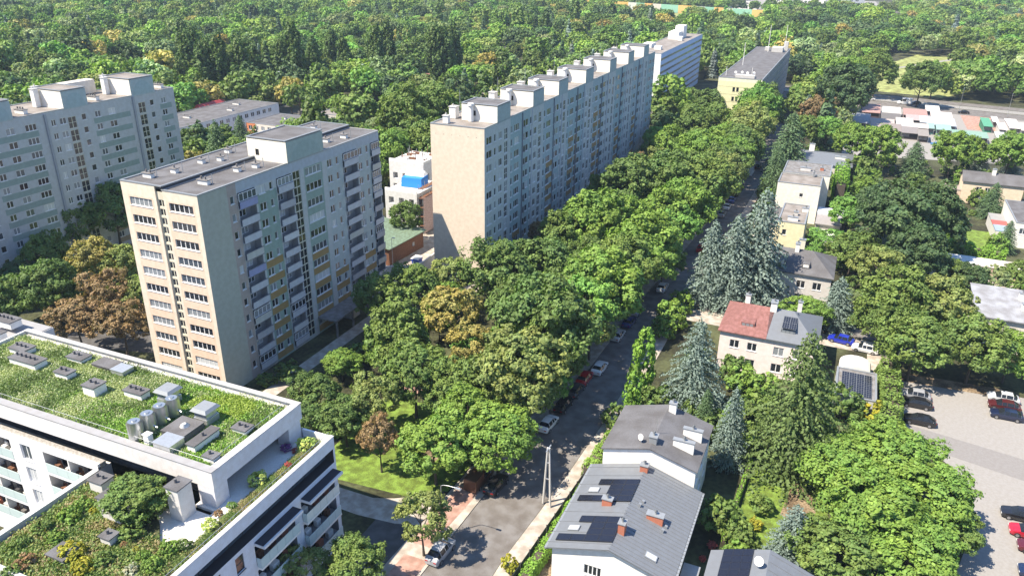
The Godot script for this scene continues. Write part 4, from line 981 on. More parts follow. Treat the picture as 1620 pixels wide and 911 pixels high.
# --- block at the back left
func block_left() -> void:
	rng.seed = 31
	var b := thing("apartment_block", "grey-blue apartment block with sage panels standing behind the browning trees, at the left edge", "apartment block")
	var H := 32.6
	var F := 2.72
	var E := Vector3(-147.5, 0, -72.0)
	var L := 67.8
	var s := Shape.new()
	var pale := C3(0.43, 0.45, 0.47)
	var sage := C3(0.24, 0.31, 0.3)
	var holes := []
	var pan := []
	for seg in [[10.5, 34.0], [34.0, 55.8], [55.8, 67.8], [0.0, 10.5]]:
		var a: float = seg[0]
		var z: float = seg[1]
		var st := a + (5.0 if a > 1 else 1.2)
		if a > 50: st = a + 1.3
		for k in 11:
			holes.append([st, 1.2 + k * F, st + 1.9, 3.55 + k * F, 0.14, null, 1, 2])
			var y := 29.6 - k * F
			for c in [[a + 1.2, 1.0, 1], [a + 3.1, 1.5, 1], [st + 3.3, 1.1, 0], [st + 6.6, 1.4, 1], [st + 10.0, 1.8, 1], [st + 14.0, 2.4, 2], [st + 17.2, 0.8, 0]]:
				if c[0] + c[1] > z - 0.6 or absf(c[0] + c[1] / 2.0 - st - 0.95) < 1.2 + c[1] / 2.0: continue
				holes.append([c[0], y, c[0] + c[1], y + 1.3, 0.14, null, c[2], 0])
			pan.append([st + 6.0, y - F + 1.45, minf(z - 1.2, st + 16.6), y - 0.1, sage if k < 9 else C3(0.3, 0.25, 0.17)])
	facade(s, E, ZN, L, H, holes, pale, pan)
	s.quad(Vector3(-147.5, 0, -139.8), Vector3(-160, 0, -139.8), Vector3(-160, H, -139.8), Vector3(-147.5, H, -139.8), pale)
	s.quad(Vector3(-160, 0, -139.8), Vector3(-160, 0, -72), Vector3(-160, H, -72), Vector3(-160, H, -139.8), pale)
	facade(s, Vector3(-160, 0, -72), XP, 12.5, H, [], C3(0.7, 0.6, 0.49))
	for u in [10.5, 34.0, 55.8]: s.box(E + ZN * (u + 0.25) + XP * 0.01, E + ZN * (u - 0.25) + XP * 0.3 + Vector3.UP * (H - 0.3), C3(0.3, 0.32, 0.36))
	sp("wall", s, paint("painted"), b)
	for q in holes: window(b, E, ZN, q[0], q[1], q[2], q[3], q[6], 1 if q[7] == 2 else 0, 0.1, "frame_white" if q[7] == 0 else "frame_cream", -1 if q[7] == 0 else 0, "window" if q[7] == 0 else "stair_window")
	slab_roof(b, Vector2(-160, -139.8), Vector2(-147.5, -72), H + 0.05, "felt_brown")
	for q in [[22.0, 5.5], [38.5, 5.8], [55.6, 6.6]]:
		var z: float = -72.0 - q[0]
		var ph := Shape.new()
		var P := Vector3(-156.0, H - 0.2, z)
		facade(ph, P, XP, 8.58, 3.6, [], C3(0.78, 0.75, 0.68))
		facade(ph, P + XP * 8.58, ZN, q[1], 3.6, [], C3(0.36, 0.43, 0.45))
		arch_panel(ph, P + XP * 8.58, ZN, 0.6, q[1] - 0.6, 0.2, 3.1, C3(0.31, 0.4, 0.43))
		ph.box(P + Vector3(0, 0, -q[1]), P + Vector3(8.5, 3.6, -0.2), C3(0.6, 0.58, 0.54))
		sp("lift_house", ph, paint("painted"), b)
		slab_roof(b, Vector2(-156, z - q[1]), Vector2(-147.4, z), H + 3.65, "felt_brown", "lift_house_roof")
		roof_vent(b, Vector3(-154.0, H, z + 0.9), 1.1, 3.6, 1.1, "concrete", "white_render")
		roof_vent(b, Vector3(-150.5, H, z - q[1] - 4), 2.6, 0.8, 0.9, "concrete_dark", "white_render")
		roof_vent(b, Vector3(-157.5, H, z - 2), 1.1, 3.4, 1.1, "concrete", "white_render")
	# far roof range behind
	var rr := Shape.new()
	rr.box(Vector3(-160, H + 0.1, -127), Vector3(-157.4, H + 3.0, -116), C3(0.66, 0.62, 0.55))
	sp("rooftop_wall", rr, paint("painted"), b)

# --- office slab with horizontal bands and the yellow block
func block_offices() -> void:
	rng.seed = 41
	var b := thing("office_block", "white and blue office slab with continuous window bands, beyond the long block", "office block")
	var s := Shape.new()
	var H := 24.2
	facade(s, Vector3(-88, 0, -329), XP, 13.0, H, [], C3(0.78, 0.79, 0.8))
	var bands := []
	for k in 8: bands.append([0.4, 1.9 + k * 2.75, 88.6, 3.0 + k * 2.75, 0.14, C3(0.05, 0.06, 0.08)])
	facade(s, Vector3(-75, 0, -329), ZN, 89, H, bands, C3(0.36, 0.5, 0.72), [])
	s.quad(Vector3(-88, 0, -418), Vector3(-88, 0, -329), Vector3(-88, H, -329), Vector3(-88, H, -418), C3(0.6, 0.62, 0.65))
	s.quad(Vector3(-75, 0, -418), Vector3(-88, 0, -418), Vector3(-88, H, -418), Vector3(-75, H, -418), C3(0.6, 0.62, 0.65))
	sp("wall", s, paint("painted"), b)
	for q in bands:
		for i in 8: window(b, Vector3(-75, 0, -329), ZN, q[0] + i * 11.02, q[1], q[0] + i * 11.02 + 10.98, q[3], 8, 0, 0.1, "frame_white", rng.randi_range(0, 1), "window_band", false)
	slab_roof(b, Vector2(-88, -418), Vector2(-75, -329), H + 0.1, "felt_brown")
	for q in [[-86, -352, 4.0, 1.6, 8.0], [-83, -392, 5.0, 3.4, 12.0], [-82, -398, 4.0, 5.6, 8.0], [-79, -384, 2.0, 1.8, 2.6], [-80, -344, 3.0, 1.4, 3.0]]:
		var v := Shape.new()
		v.box(Vector3(-q[2] / 2, 0, -q[4] / 2), Vector3(q[2] / 2, q[3], q[4] / 2))
		sp("plant_room", v, mats["white_render"], b, Vector3(q[0], H, q[1]))
	# low link building at its foot
	var l := thing("entrance_pavilion", "low flat-roofed white pavilion on posts at the foot of the office slab", "pavilion")
	var ls := Shape.new()
	ls.box(Vector3(-74, 3.6, -326), Vector3(-61, 4.1, -312))
	sp("roof", ls, mats["concrete"], l)
	for q in [[-73.4, -312.5], [-67.5, -312.5], [-61.6, -312.5], [-61.6, -325.4]]:
		var p := Shape.new()
		p.box(Vector3(q[0] - 0.3, 0, q[1] - 0.3), Vector3(q[0] + 0.3, 3.59, q[1] + 0.3))
		sp("post", p, mats["white_render"], l)
	var y := thing("office_block", "six-storey block with pale yellow end wall, dark side and roof masts", "office block")
	var t := Shape.new()
	H = 19.8
	var G := Vector3(-47.3, 0, -306.5)
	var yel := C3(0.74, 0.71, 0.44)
	var yh := []
	for k in 2:
		for x in [5.6, 7.0]: yh.append([x, 15.0 - k * 3.5, x + 0.9, 16.5 - k * 3.5, 0.15, null])
	facade(t, G, XP, 16.0, H, yh, yel, [[0, H - 1.2, 16, H, C3(0.7, 0.7, 0.56)]])
	for k in 6: t.box(G + Vector3(0.02, 2.6 + k * 2.8, 0.002), G + Vector3(15.98, 2.7 + k * 2.8, 0.03), C3(0.45, 0.44, 0.26))
	var dh := []
	for k in 6:
		for i in 30: dh.append([1.6 + i * 3.6, 1.5 + k * 3.05, 4.2 + i * 3.6, 3.1 + k * 3.05, 0.18, null])
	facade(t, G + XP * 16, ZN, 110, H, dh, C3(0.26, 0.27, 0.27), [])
	t.quad(G + ZN * 110, G, G + Vector3.UP * H, G + ZN * 110 + Vector3.UP * H, C3(0.4, 0.4, 0.38))
	t.quad(G + ZN * 110 + XP * 16, G + ZN * 110, G + ZN * 110 + Vector3.UP * H, G + ZN * 110 + XP * 16 + Vector3.UP * H, C3(0.4, 0.4, 0.38))
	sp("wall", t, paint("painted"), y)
	for q in yh: window(y, G, XP, q[0], q[1], q[2], q[3], 0, 0, 0.1, "frame_dark", 0)
	for q in dh: window(y, G + XP * 16, ZN, q[0], q[1], q[2], q[3], 1, 0, 0.1, "frame_white", rng.randi_range(0, 1), "window", false)
	slab_roof(y, Vector2(-47.3, -416.5), Vector2(-31.3, -306.5), H + 0.1, "felt")
	for q in [[-38, -310, 7.0, 1.0, 3.0], [-36, -402, 5.0, 2.0, 7.0], [-33, -408, 2.0, 4.0, 2.0], [-41, -404, 2.0, 1.6, 3.0]]:
		var v := Shape.new()
		v.box(Vector3(-q[2] / 2, 0, -q[4] / 2), Vector3(q[2] / 2, q[3], q[4] / 2))
		sp("plant_room", v, mats["concrete"], y, Vector3(q[0], H, q[1]))
	for q in [[-45.5, -312, 3.4, 0.12], [-44, -345, 9, 0.14], [-40, -398, 12, 0.15], [-33, -402, 12, 0.15], [-36, -312, 3.5, 0.1]]: pole(y, "mast", Vector3(q[0], H, q[1]), q[2], q[3], "white_render")
	for k in 4:
		var d := Shape.new()
		d.tube(Vector3(0, 0.2, 0), Vector3(0, 1.2, 0), 0.12, 0.12, 6); d.tube(Vector3(0, 1.5, 0), Vector3(0.06, 1.56, 0.14), 0.4, 0.5, 12)
		sp("satellite_dish", d, mats["white_render"], y, Vector3(-42 + k * 2.2, H, -311.5 - (k % 2) * 1.4))

func low_block(called: String, label: String, cat: String, lo: Vector2, hi: Vector2, h: float, col: Color, roofm: String, rows: int, wx: float, extra := []) -> Node3D:
	var b := thing(called, label, cat)
	var s := Shape.new()
	var hx := []
	var hz := []
	var w := hi.x - lo.x
	var d := hi.y - lo.y
	for k in rows:
		var y := h - 2.4 - k * 3.2
		if y < 0.4: continue
		var n := int((w - 1.2) / wx)
		for i in n: hx.append([0.9 + i * wx, y, 0.9 + i * wx + wx * 0.55, y + 1.5, 0.15, null])
		n = int((d - 1.2) / wx)
		for i in n: hz.append([0.9 + i * wx, y, 0.9 + i * wx + wx * 0.55, y + 1.5, 0.15, null])
	var O := Vector3(lo.x, 0, hi.y)
	var E := Vector3(hi.x, 0, hi.y)
	facade(s, O, XP, w, h, hx, col, extra)
	facade(s, E, ZN, d, h, hz, col, extra)
	s.quad(Vector3(lo.x, 0, lo.y), O, O + Vector3.UP * h, Vector3(lo.x, h, lo.y), col)
	s.quad(Vector3(hi.x, 0, lo.y), Vector3(lo.x, 0, lo.y), Vector3(lo.x, h, lo.y), Vector3(hi.x, h, lo.y), col)
	sp("wall", s, paint("painted"), b)
	for q in hx: window(b, O, XP, q[0], q[1], q[2], q[3], 1, 0, 0.1)
	for q in hz: window(b, E, ZN, q[0], q[1], q[2], q[3], 1, 0, 0.1)
	slab_roof(b, lo, hi, h + 0.05, roofm)
	return b

func school() -> void:
	rng.seed = 51
	var a := low_block("school_building", "two-storey white school wing with flat dark roof beyond the block at left", "school", Vector2(-221, -241), Vector2(-201.5, -186), 8.0, C3(0.62, 0.64, 0.67), "felt", 2, 3.2, [[0, 0, 9, 3.0, C3(0.5, 0.16, 0.09)]])
	for q in [[-206, -192, 2.0], [-212, -205, 3.0], [-208, -222, 2.4], [-214, -232, 3.0]]: roof_vent(a, Vector3(q[0], 7.9, q[1]), q[2], 0.7, 0.9)
	var r := Shape.new()
	r.box(Vector3(-226, 0, -236), Vector3(-222, 6.6, -222))
	var o := thing("sports_cover", "red sheeted roof showing behind the white school wing", "shed")
	sp("wall", r, mats["white_render"], o)
	var r2 := Shape.new()
	r2.hexa([Vector3(-226.4, 6.65, -221.6), Vector3(-221.6, 6.65, -221.6), Vector3(-223.6, 8.6, -222.6), Vector3(-224.4, 8.6, -222.6), Vector3(-226.4, 6.65, -236.4), Vector3(-221.6, 6.65, -236.4), Vector3(-223.6, 8.6, -235.4), Vector3(-224.4, 8.6, -235.4)])
	sp("roof", r2, mats["red_plastic"], o)
	var c := low_block("school_building", "single-storey school wing with orange wall panel and flat roof", "school", Vector2(-198.5, -237.5), Vector2(-174, -219), 5.0, C3(0.62, 0.58, 0.52), "felt", 1, 2.8, [[0, 0, 4, 5, C3(0.55, 0.2, 0.09)]])
	for q in [[-190, -230, 1.0], [-184, -226, 1.0], [-178, -232, 2.4]]: roof_vent(c, Vector3(q[0], 4.9, q[1]), q[2], 0.8, 0.9)
	var d := low_block("school_building", "small flat-roofed annex in front of the tall bushy tree group", "school", Vector2(-186, -271), Vector2(-169, -243), 5.2, C3(0.55, 0.52, 0.46), "felt_brown", 1, 3.0)
	for q in [[-180, -255, 1.0], [-176, -262, 1.0]]: roof_vent(d, Vector3(q[0], 5.1, q[1]), q[2], 0.7, 0.8)
	low_block("school_building", "low grey building tucked behind the peach-gabled block's far end", "school", Vector2(-152, -225), Vector2(-135.5, -206), 6.4, C3(0.36, 0.34, 0.31), "felt", 2, 2.6)
	low_block("garage_row", "long low building with pale roof behind the lift houses of the long block", "building", Vector2(-150, -318), Vector2(-136, -292), 5.0, C3(0.4, 0.39, 0.37), "felt_brown", 1, 4.0)

func construction() -> void:
	rng.seed = 61
	var b := thing("building_shell", "unfinished white building with scaffolding and a blue tarpaulin on its roof, between the slabs", "construction site")
	var s := Shape.new()
	var grey := C3(0.62, 0.62, 0.62)
	for q in [[-99.4, -90.6, -153.8, 10.2, 10.0, 3], [-104.4, -94.5, -164.2, 11.8, 14.2, 4]]:
		var hn := []
		var hr := []
		for k in q[5]:
			for i in 3:
				hn.append([1.0 + i * 2.8, 1.2 + k * 2.9, 2.4 + i * 2.8, 2.8 + k * 2.9, 1.6, grey])
				hr.append([1.0 + i * 3.2, 1.2 + k * 2.9, 2.8 + i * 3.2, 2.8 + k * 2.9, 1.6, grey])
		facade(s, Vector3(q[0], 0, q[2]), XP, q[1] - q[0], q[4], hn, grey)
		facade(s, Vector3(q[1], 0, q[2]), ZN, q[3], q[4], hr, grey)
		s.quad(Vector3(q[0], 0, q[2] - q[3]), Vector3(q[0], 0, q[2]), Vector3(q[0], q[4], q[2]), Vector3(q[0], q[4], q[2] - q[3]), grey)
		s.quad(Vector3(q[1], 0, q[2] - q[3]), Vector3(q[0], 0, q[2] - q[3]), Vector3(q[0], q[4], q[2] - q[3]), Vector3(q[1], q[4], q[2] - q[3]), grey)
		s.quad(Vector3(q[0], q[4], q[2]), Vector3(q[1], q[4], q[2]), Vector3(q[1], q[4], q[2] - q[3]), Vector3(q[0], q[4], q[2] - q[3]), grey)
	s.box(Vector3(-99.4, 10.02, -164), Vector3(-90.6, 10.6, -163.6), C3(0.74, 0.74, 0.72)); s.box(Vector3(-99.4, 10.02, -154.2), Vector3(-90.6, 10.7, -153.81), C3(0.75, 0.75, 0.74))
	s.box(Vector3(-104.4, 14.22, -164.6), Vector3(-94.5, 14.9, -164.21), C3(0.76, 0.76, 0.74)); s.box(Vector3(-94.9, 14.22, -176), Vector3(-94.51, 14.9, -164.62), C3(0.76, 0.76, 0.74))
	sp("wall", s, paint("painted"), b)
	var tp := Shape.new()
	tp.hexa([Vector3(-97.4, 10.1, -158.0), Vector3(-91.9, 10.1, -158.4), Vector3(-92.0, 12.4, -158.6), Vector3(-97.2, 12.3, -158.2), Vector3(-97.4, 10.1, -161.5), Vector3(-91.9, 10.1, -161.8), Vector3(-91.8, 12.9, -161.6), Vector3(-97.2, 12.8, -161.4)])
	sp("tarpaulin", tp, mats["blue_tarp"], b)
	var tw := Shape.new()
	tw.hexa([Vector3(-97.2, 12.45, -159.6), Vector3(-92.0, 12.5, -159.8), Vector3(-92.3, 13.3, -160.2), Vector3(-97.0, 13.2, -160.0), Vector3(-97.2, 12.95, -161.4), Vector3(-91.8, 12.95, -161.6), Vector3(-92.3, 13.7, -161.2), Vector3(-97.0, 13.6, -161.2)])
	sp("white_sheet", tw, mats["white_render"], b)
	for i in 8:
		var p := Shape.new()
		p.tube(Vector3.ZERO, Vector3(0, 12.5, 0), 0.06, 0.06, 5)
		sp("scaffold_pole", p, mats["galvanised"], b, Vector3(-90.2 + (i % 2) * 1.1, 0, -154 - (i / 2) * 3.1))
	for i in 5:
		var p := Shape.new()
		p.box(Vector3(-90.3, 2.2 + i * 2.3, -163.6), Vector3(-89.0, 2.28 + i * 2.3, -153.9))
		sp("scaffold_deck", p, mats["timber"], b)
	var net := Shape.new()
	net.box(Vector3(-88.9, 0.5, -163.5), Vector3(-88.84, 9.2, -154.0))
	sp("safety_net", net, mt("net", 0.55, 0.42, 0.4, 0.9, "streak", 0.4), b)
	for i in 26:
		var p := Shape.new()
		p.tube(Vector3.ZERO, Vector3(rng.randf_range(-0.3, 0.3), rng.randf_range(0.8, 2.2), 0), 0.07, 0.07, 5)
		sp("shoring_post", p, mats["galvanised" if i % 3 else "timber"], b, Vector3(rng.randf_range(-104, -95), 14.22, rng.randf_range(-175, -165.2)))
	for i in 14:
		var p := Shape.new()
		p.cbox(Vector3(0, 0.25, 0), Vector3(rng.randf_range(0.6, 2.4), 0.5, rng.randf_range(0.4, 1.0)))
		sp("material_stack", p, mats["white_render" if i % 2 else "timber"], b, Vector3(rng.randf_range(-103, -96), 14.22, rng.randf_range(-174, -166.5)))
	var sh := thing("timber_shed", "dark red timber shed with sloping green metal roof beside the building site", "shed")
	var w := Shape.new()
	w.prism([Vector2(-95.5, -133.6), Vector2(-86.2, -133.6), Vector2(-85.3, -147), Vector2(-95.5, -147)], 0, 3.9)
	sp("wall", w, mats["timber"], sh)
	var rf := Shape.new()
	rf.hexa([Vector3(-96, 5.4, -133), Vector3(-85.6, 3.95, -133), Vector3(-85.6, 4.12, -133), Vector3(-96, 5.6, -133), Vector3(-96, 5.4, -147.6), Vector3(-84.7, 3.95, -147.6), Vector3(-84.7, 4.12, -147.6), Vector3(-96, 5.6, -147.6)])
	sp("roof", rf, mats["green_sheet"], sh)
	for i in 2:
		var q := Shape.new()
		q.box(Vector3(0, 0, 0), Vector3(0.06, 0.9, 1.2))
		sp("window", q, mats["glass2"], sh, Vector3(-85.95 + i * 0.35, 1.6, -139.5 - i * 4.2))
	var wl := thing("boundary_wall", "curved rendered garden wall in front of the timber shed", "wall")
	var ws := Shape.new()
	var pts := [Vector2(-84.6, -128.6), Vector2(-82, -130.2), Vector2(-79.2, -131.4), Vector2(-78.3, -134.5), Vector2(-78.6, -141.5)]
	for i in 4:
		var p: Vector2 = pts[i]
		var q: Vector2 = pts[i + 1]
		var nn := Vector2(-(q - p).y, (q - p).x).normalized() * 0.15
		ws.prism([p + nn, q + nn, q - nn, p - nn], 0, 2.1)
	sp("wall_panel", ws, mats["plaster_grey"], wl)
	var bin := thing("waste_container", "blue waste container standing behind the curved wall", "container", Vector3(-81.6, 0.02, -137.5))
	var bs := Shape.new()
	bs.hexa([Vector3(-0.7, 0.1, 0.9), Vector3(0.7, 0.1, 0.9), Vector3(0.9, 1.3, 1.1), Vector3(-0.9, 1.3, 1.1), Vector3(-0.7, 0.1, -0.9), Vector3(0.7, 0.1, -0.9), Vector3(0.9, 1.3, -1.1), Vector3(-0.9, 1.3, -1.1)])
	sp("body", bs, mt("bin_blue", 0.02, 0.07, 0.42, 0.5), bin)
	var bl := Shape.new()
	bl.hexa([Vector3(-0.95, 1.32, 1.15), Vector3(0.95, 1.32, 1.15), Vector3(0.7, 1.6, 0.9), Vector3(-0.7, 1.6, 0.9), Vector3(-0.95, 1.32, -1.15), Vector3(0.95, 1.32, -1.15), Vector3(0.7, 1.6, -0.9), Vector3(-0.7, 1.6, -0.9)])
	sp("lid", bl, mats["white_render"], bin)
	lamp("street_lamp", "slim white lamp post rising in front of the timber shed", Vector3(-84.2, 0, -131.8), 7.5, 0.0, 0.3)

# --- the near building with the planted roof
func roof_garden_block() -> void:
	rng.seed = 71
	var b := thing("apartment_building", "white modern apartment building with meadow roof and planted terraces, in the near corner", "apartment building")
	var wht := C3(0.76, 0.76, 0.78)
	var s := Shape.new()
	var O := Vector3(-115, 0, -43.4)
	# facade to the court (faces +z)
	var hs := []
	for k in 4:
		var y := 12.2 - k * 3.0
		hs.append([38.6, y, 40.2, y + 2.0, 0.25, null]); hs.append([26.0, y, 27.6, y + 2.0, 0.25, null])
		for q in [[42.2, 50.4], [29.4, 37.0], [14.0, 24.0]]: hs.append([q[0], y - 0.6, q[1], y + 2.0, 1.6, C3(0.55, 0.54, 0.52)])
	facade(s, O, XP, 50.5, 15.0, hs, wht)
	s.box(Vector3(-115, 14.6, -43.7), Vector3(-64.5, 14.99, -43.42), wht)
	# right-hand facade (faces +x)
	var E := Vector3(-45.9, 0, -30.2)
	var hb := []
	for k in 3: hb.append([11.6, 9.0 - k * 3.0, 12.7, 10.9 - k * 3.0, 0.2, null]); hb.append([8.6, 9.0 - k * 3.0, 9.7, 10.9 - k * 3.0, 0.2, null]); hb.append([3.0, 9.0 - k * 3.0, 4.4, 10.9 - k * 3.0, 0.2, null])
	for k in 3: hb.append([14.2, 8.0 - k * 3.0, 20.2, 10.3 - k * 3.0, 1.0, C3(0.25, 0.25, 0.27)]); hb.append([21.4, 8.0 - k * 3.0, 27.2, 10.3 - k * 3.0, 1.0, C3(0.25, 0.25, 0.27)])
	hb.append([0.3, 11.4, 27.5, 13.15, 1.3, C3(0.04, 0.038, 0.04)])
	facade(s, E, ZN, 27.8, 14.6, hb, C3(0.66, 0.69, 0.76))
	s.quad(Vector3(-45.9, 0, -58), Vector3(-115, 0, -58), Vector3(-115, 14.6, -58), Vector3(-45.9, 14.6, -58), wht)
	s.quad(Vector3(-64.5, 0, -43.4), Vector3(-64.5, 0, -30.2), Vector3(-64.5, 14.4, -30.2), Vector3(-64.5, 14.4, -43.4), wht)
	facade(s, Vector3(-64.5, 0, -30.2), XP, 18.6, 14.4, [], wht)
	# upper parapets of the terrace
	s.box(Vector3(-46.3, 13.6, -57.6), Vector3(-45.95, 14.6, -30.2), wht); s.box(Vector3(-46.3, 13.6, -58), Vector3(-45.92, 14.6, -57.61), wht); s.box(Vector3(-49.9, 13.6, -58.0), Vector3(-46.31, 14.6, -57.75), wht)
	s.box(Vector3(-64.9, 13.7, -43.3), Vector3(-64.3, 14.5, -29.9), C3(0.5, 0.5, 0.5)); s.box(Vector3(-64.2, 13.7, -30.3), Vector3(-46.4, 14.5, -29.9), C3(0.5, 0.5, 0.5))
	# set-back top floor: fascia all round, posts and glazing under it
	s.box(Vector3(-93, 15.9, -44.8), Vector3(-49.9, 17.8, -44.4), C3(0.68, 0.66, 0.66)); s.box(Vector3(-50.3, 15.9, -57.95), Vector3(-49.9, 17.8, -44.81), C3(0.64, 0.64, 0.68)); s.box(Vector3(-93, 13.6, -58.0), Vector3(-50.31, 17.8, -57.6), C3(0.7, 0.69, 0.68)); s.box(Vector3(-93.3, 13.6, -58), Vector3(-93.01, 17.8, -44.4), C3(0.6, 0.6, 0.6))
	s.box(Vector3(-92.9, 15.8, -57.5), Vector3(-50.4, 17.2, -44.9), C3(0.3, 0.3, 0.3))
	s.box(Vector3(-52.0, 13.6, -46.2), Vector3(-49.95, 15.88, -44.42), C3(0.62, 0.62, 0.66)); s.box(Vector3(-51.6, 13.6, -57.6), Vector3(-49.95, 15.88, -55.6), C3(0.62, 0.62, 0.66))
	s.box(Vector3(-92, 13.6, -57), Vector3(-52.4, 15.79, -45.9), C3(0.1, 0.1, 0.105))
	# the lower far-left wing
	s.box(Vector3(-115, 14.6, -61.5), Vector3(-93.4, 16.4, -44.5), C3(0.66, 0.65, 0.65)); s.box(Vector3(-115, 0, -61.5), Vector3(-93.4, 14.59, -58.01), wht)
	sp("wall", s, paint("painted"), b)
	for q in hs:
		if q[5] == null: window(b, O, XP, q[0], q[1], q[2], q[3], 1, 0, 0.2, "frame_white", rng.randi_range(1, 3))
		else:
			var w: float = q[2] - q[0]
			var y: float = q[1]
			var g := Shape.new()
			var n := int(w / 1.6)
			for i in n: g.box(Vector3(q[0] + i * w / n + 0.02, y + 0.02, -0.02), Vector3(q[0] + (i + 1) * w / n - 0.02, y + 1.15, 0.03))
			sp("balcony_glass", g, mats["rail_glass"], b, O)
			window(b, O - Vector3(0, 0, 1.6), XP, q[0] + 0.5, y + 0.05, q[0] + 3.0, y + 2.2, 1, 0, -0.06, "frame_dark", 0, "balcony_door", false)
			window(b, O - Vector3(0, 0, 1.6), XP, q[0] + 4.4, y + 0.05, q[0] + 6.8, y + 2.2, 1, 0, -0.06, "frame_dark", 0, "balcony_door", false)
			var dv := Shape.new()
			dv.box(Vector3(q[0] + 3.6, y, -1.5), Vector3(q[0] + 3.75, y + 2.58, -0.05))
			sp("balcony_divider", dv, mats["white_render"], b, O)
			for i in 5:
				var cl := Shape.new()
				cl.cbox(Vector3(0, 0.35, 0), Vector3(rng.randf_range(0.4, 0.9), 0.7, 0.5)); cl.cbox(Vector3(0, 0.8, -0.2), Vector3(0.5, 0.5, 0.1))
				sp("balcony_chair", cl, mats[["white_render", "timber", "frame_dark", "plaster_grey", "concrete_dark", "brick_red"][rng.randi() % 6]], b, O + Vector3(q[0] + 0.8 + i * w / 5.2, y + 0.02, -0.8))
	for q in hb:
		if q[5] == null: window(b, E, ZN, q[0], q[1], q[2], q[3], 0, 1, 0.12, "frame_dark", 0)
		elif q[3] < 11:
			window(b, E - XP, ZN, q[0] + 0.4, q[1] + 0.1, q[2] - 0.4, q[3] - 0.1, 3, 0, -0.06, "frame_dark", 0, "balcony_door", false)
			var g := Shape.new()
			var n := 5
			var w: float = q[2] - q[0]
			for i in n: g.box(Vector3(0.55, q[1] - 0.2, -(q[0] + i * w / n + 0.02)), Vector3(0.6, q[1] + 0.95, -(q[0] + (i + 1) * w / n - 0.02)))
			g.box(Vector3(0.02, q[1] - 0.2, -q[0] - 0.02), Vector3(0.54, q[1] + 0.95, -q[0] - 0.06))
			sp("balcony_glass", g, mats["rail_glass"], b, E)
			var sl := Shape.new()
			sl.box(Vector3(0.01, q[1] - 0.45, -q[2]), Vector3(0.62, q[1] - 0.21, -q[0]))
			sp("balcony_slab", sl, mats["white_render"], b, E)
			for i in 3:
				var cl := Shape.new()
				cl.cbox(Vector3(0, 0.4, 0), Vector3(0.5, 0.8, rng.randf_range(0.5, 1.0)))
				sp("balcony_chair", cl, mats[["white_render", "timber", "brick_red"][rng.randi() % 3]], b, E + Vector3(-0.5, q[1] + 0.02, -(q[0] + 1 + i * 1.8)))
		else:
			var g := Shape.new()
			for i in 14: g.box(Vector3(-1.1, 11.6, -(q[0] + 0.3 + i * 1.92)), Vector3(-1.04, 12.9, -(q[0] + 0.3 + i * 1.92 + 1.8)))
			sp("window_band", g, mats["glass1"], b, E)
	for z in [[14.2, 20.2], [21.4, 27.2]]:
		var cp := Shape.new()
		cp.box(Vector3(0.005, 10.45, -z[1]), Vector3(1.3, 10.75, -z[0]), C3(0.7, 0.7, 0.72)); cp.box(Vector3(0.005, 10.755, -z[1] + 0.05), Vector3(1.1, 10.8, -z[0] - 0.05), C3(0.03, 0.03, 0.04))
		sp("balcony_canopy", cp, paint("painted"), b, E)
	# glazing of the top floor
	for i in 5: window(b, Vector3(-52.38, 13.6, -46.6), ZN, 0.2 + i * 1.8, 0.05, 1.9 + i * 1.8, 2.1, 0, 0, -0.05, "frame_dark", 0, "terrace_door", false)
	for i in 18: window(b, Vector3(-92, 13.6, -45.88), XP, 0.4 + i * 2.1, 0.9, 2.3 + i * 2.1, 2.1, 0, 0, -0.05, "frame_dark", 0, "terrace_window", false)
	# floors and roof beds
	var tf := Shape.new()
	tf.box(Vector3(-64.2, 13.3, -43.4), Vector3(-46.35, 13.6, -30.35)); tf.box(Vector3(-49.9, 13.3, -57.7), Vector3(-46.35, 13.6, -43.41)); tf.box(Vector3(-52.3, 13.3, -57.5), Vector3(-49.91, 13.59, -44.0))
	sp("terrace_floor", tf, mats["stone_floor"], b)
	var gs := Shape.new()
	gs.box(Vector3(-115, 14.3, -44.4), Vector3(-64.5, 14.92, -43.75))
	sp("gravel_bed", gs, mats["gravel"], b)
	var bed := Shape.new()
	bed.prism([Vector2(-64.1, -43.0), Vector2(-57.5, -43.0), Vector2(-53.2, -40.4), Vector2(-51.0, -38.3), Vector2(-48.2, -38.5), Vector2(-47.4, -43), Vector2(-47.4, -56), Vector2(-46.5, -57.4), Vector2(-46.4, -30.4), Vector2(-64.1, -30.4)], 13.61, 13.95)
	sp("planting_bed", bed, mats["earth"], b)
	var rs := Shape.new()
	rs.box(Vector3(-92.6, 17.0, -57.3), Vector3(-50.7, 17.4, -45.3))
	sp("meadow_roof", rs, mats["grass"], b)
	var cap := Shape.new()
	cap.box(Vector3(-93.2, 17.82, -45.2), Vector3(-49.85, 17.9, -44.35), C3(0.3, 0.3, 0.31)); cap.box(Vector3(-93.2, 17.82, -58.05), Vector3(-49.85, 17.9, -57.4), C3(0.42, 0.42, 0.42)); cap.box(Vector3(-50.7, 17.82, -57.39), Vector3(-49.85, 17.89, -45.21), C3(0.48, 0.48, 0.5)); cap.box(Vector3(-115, 16.41, -61.4), Vector3(-93.5, 16.5, -44.6), C3(0.3, 0.3, 0.31))
	cap.box(Vector3(-46.35, 14.61, -58.02), Vector3(-45.85, 14.68, -30.2), C3(0.56, 0.56, 0.58)); cap.box(Vector3(-92.5, 17.3, -57.35), Vector3(-50.8, 17.45, -56.7), C3(0.55, 0.54, 0.52))
	sp("parapet_cap", cap, paint("painted"), b)
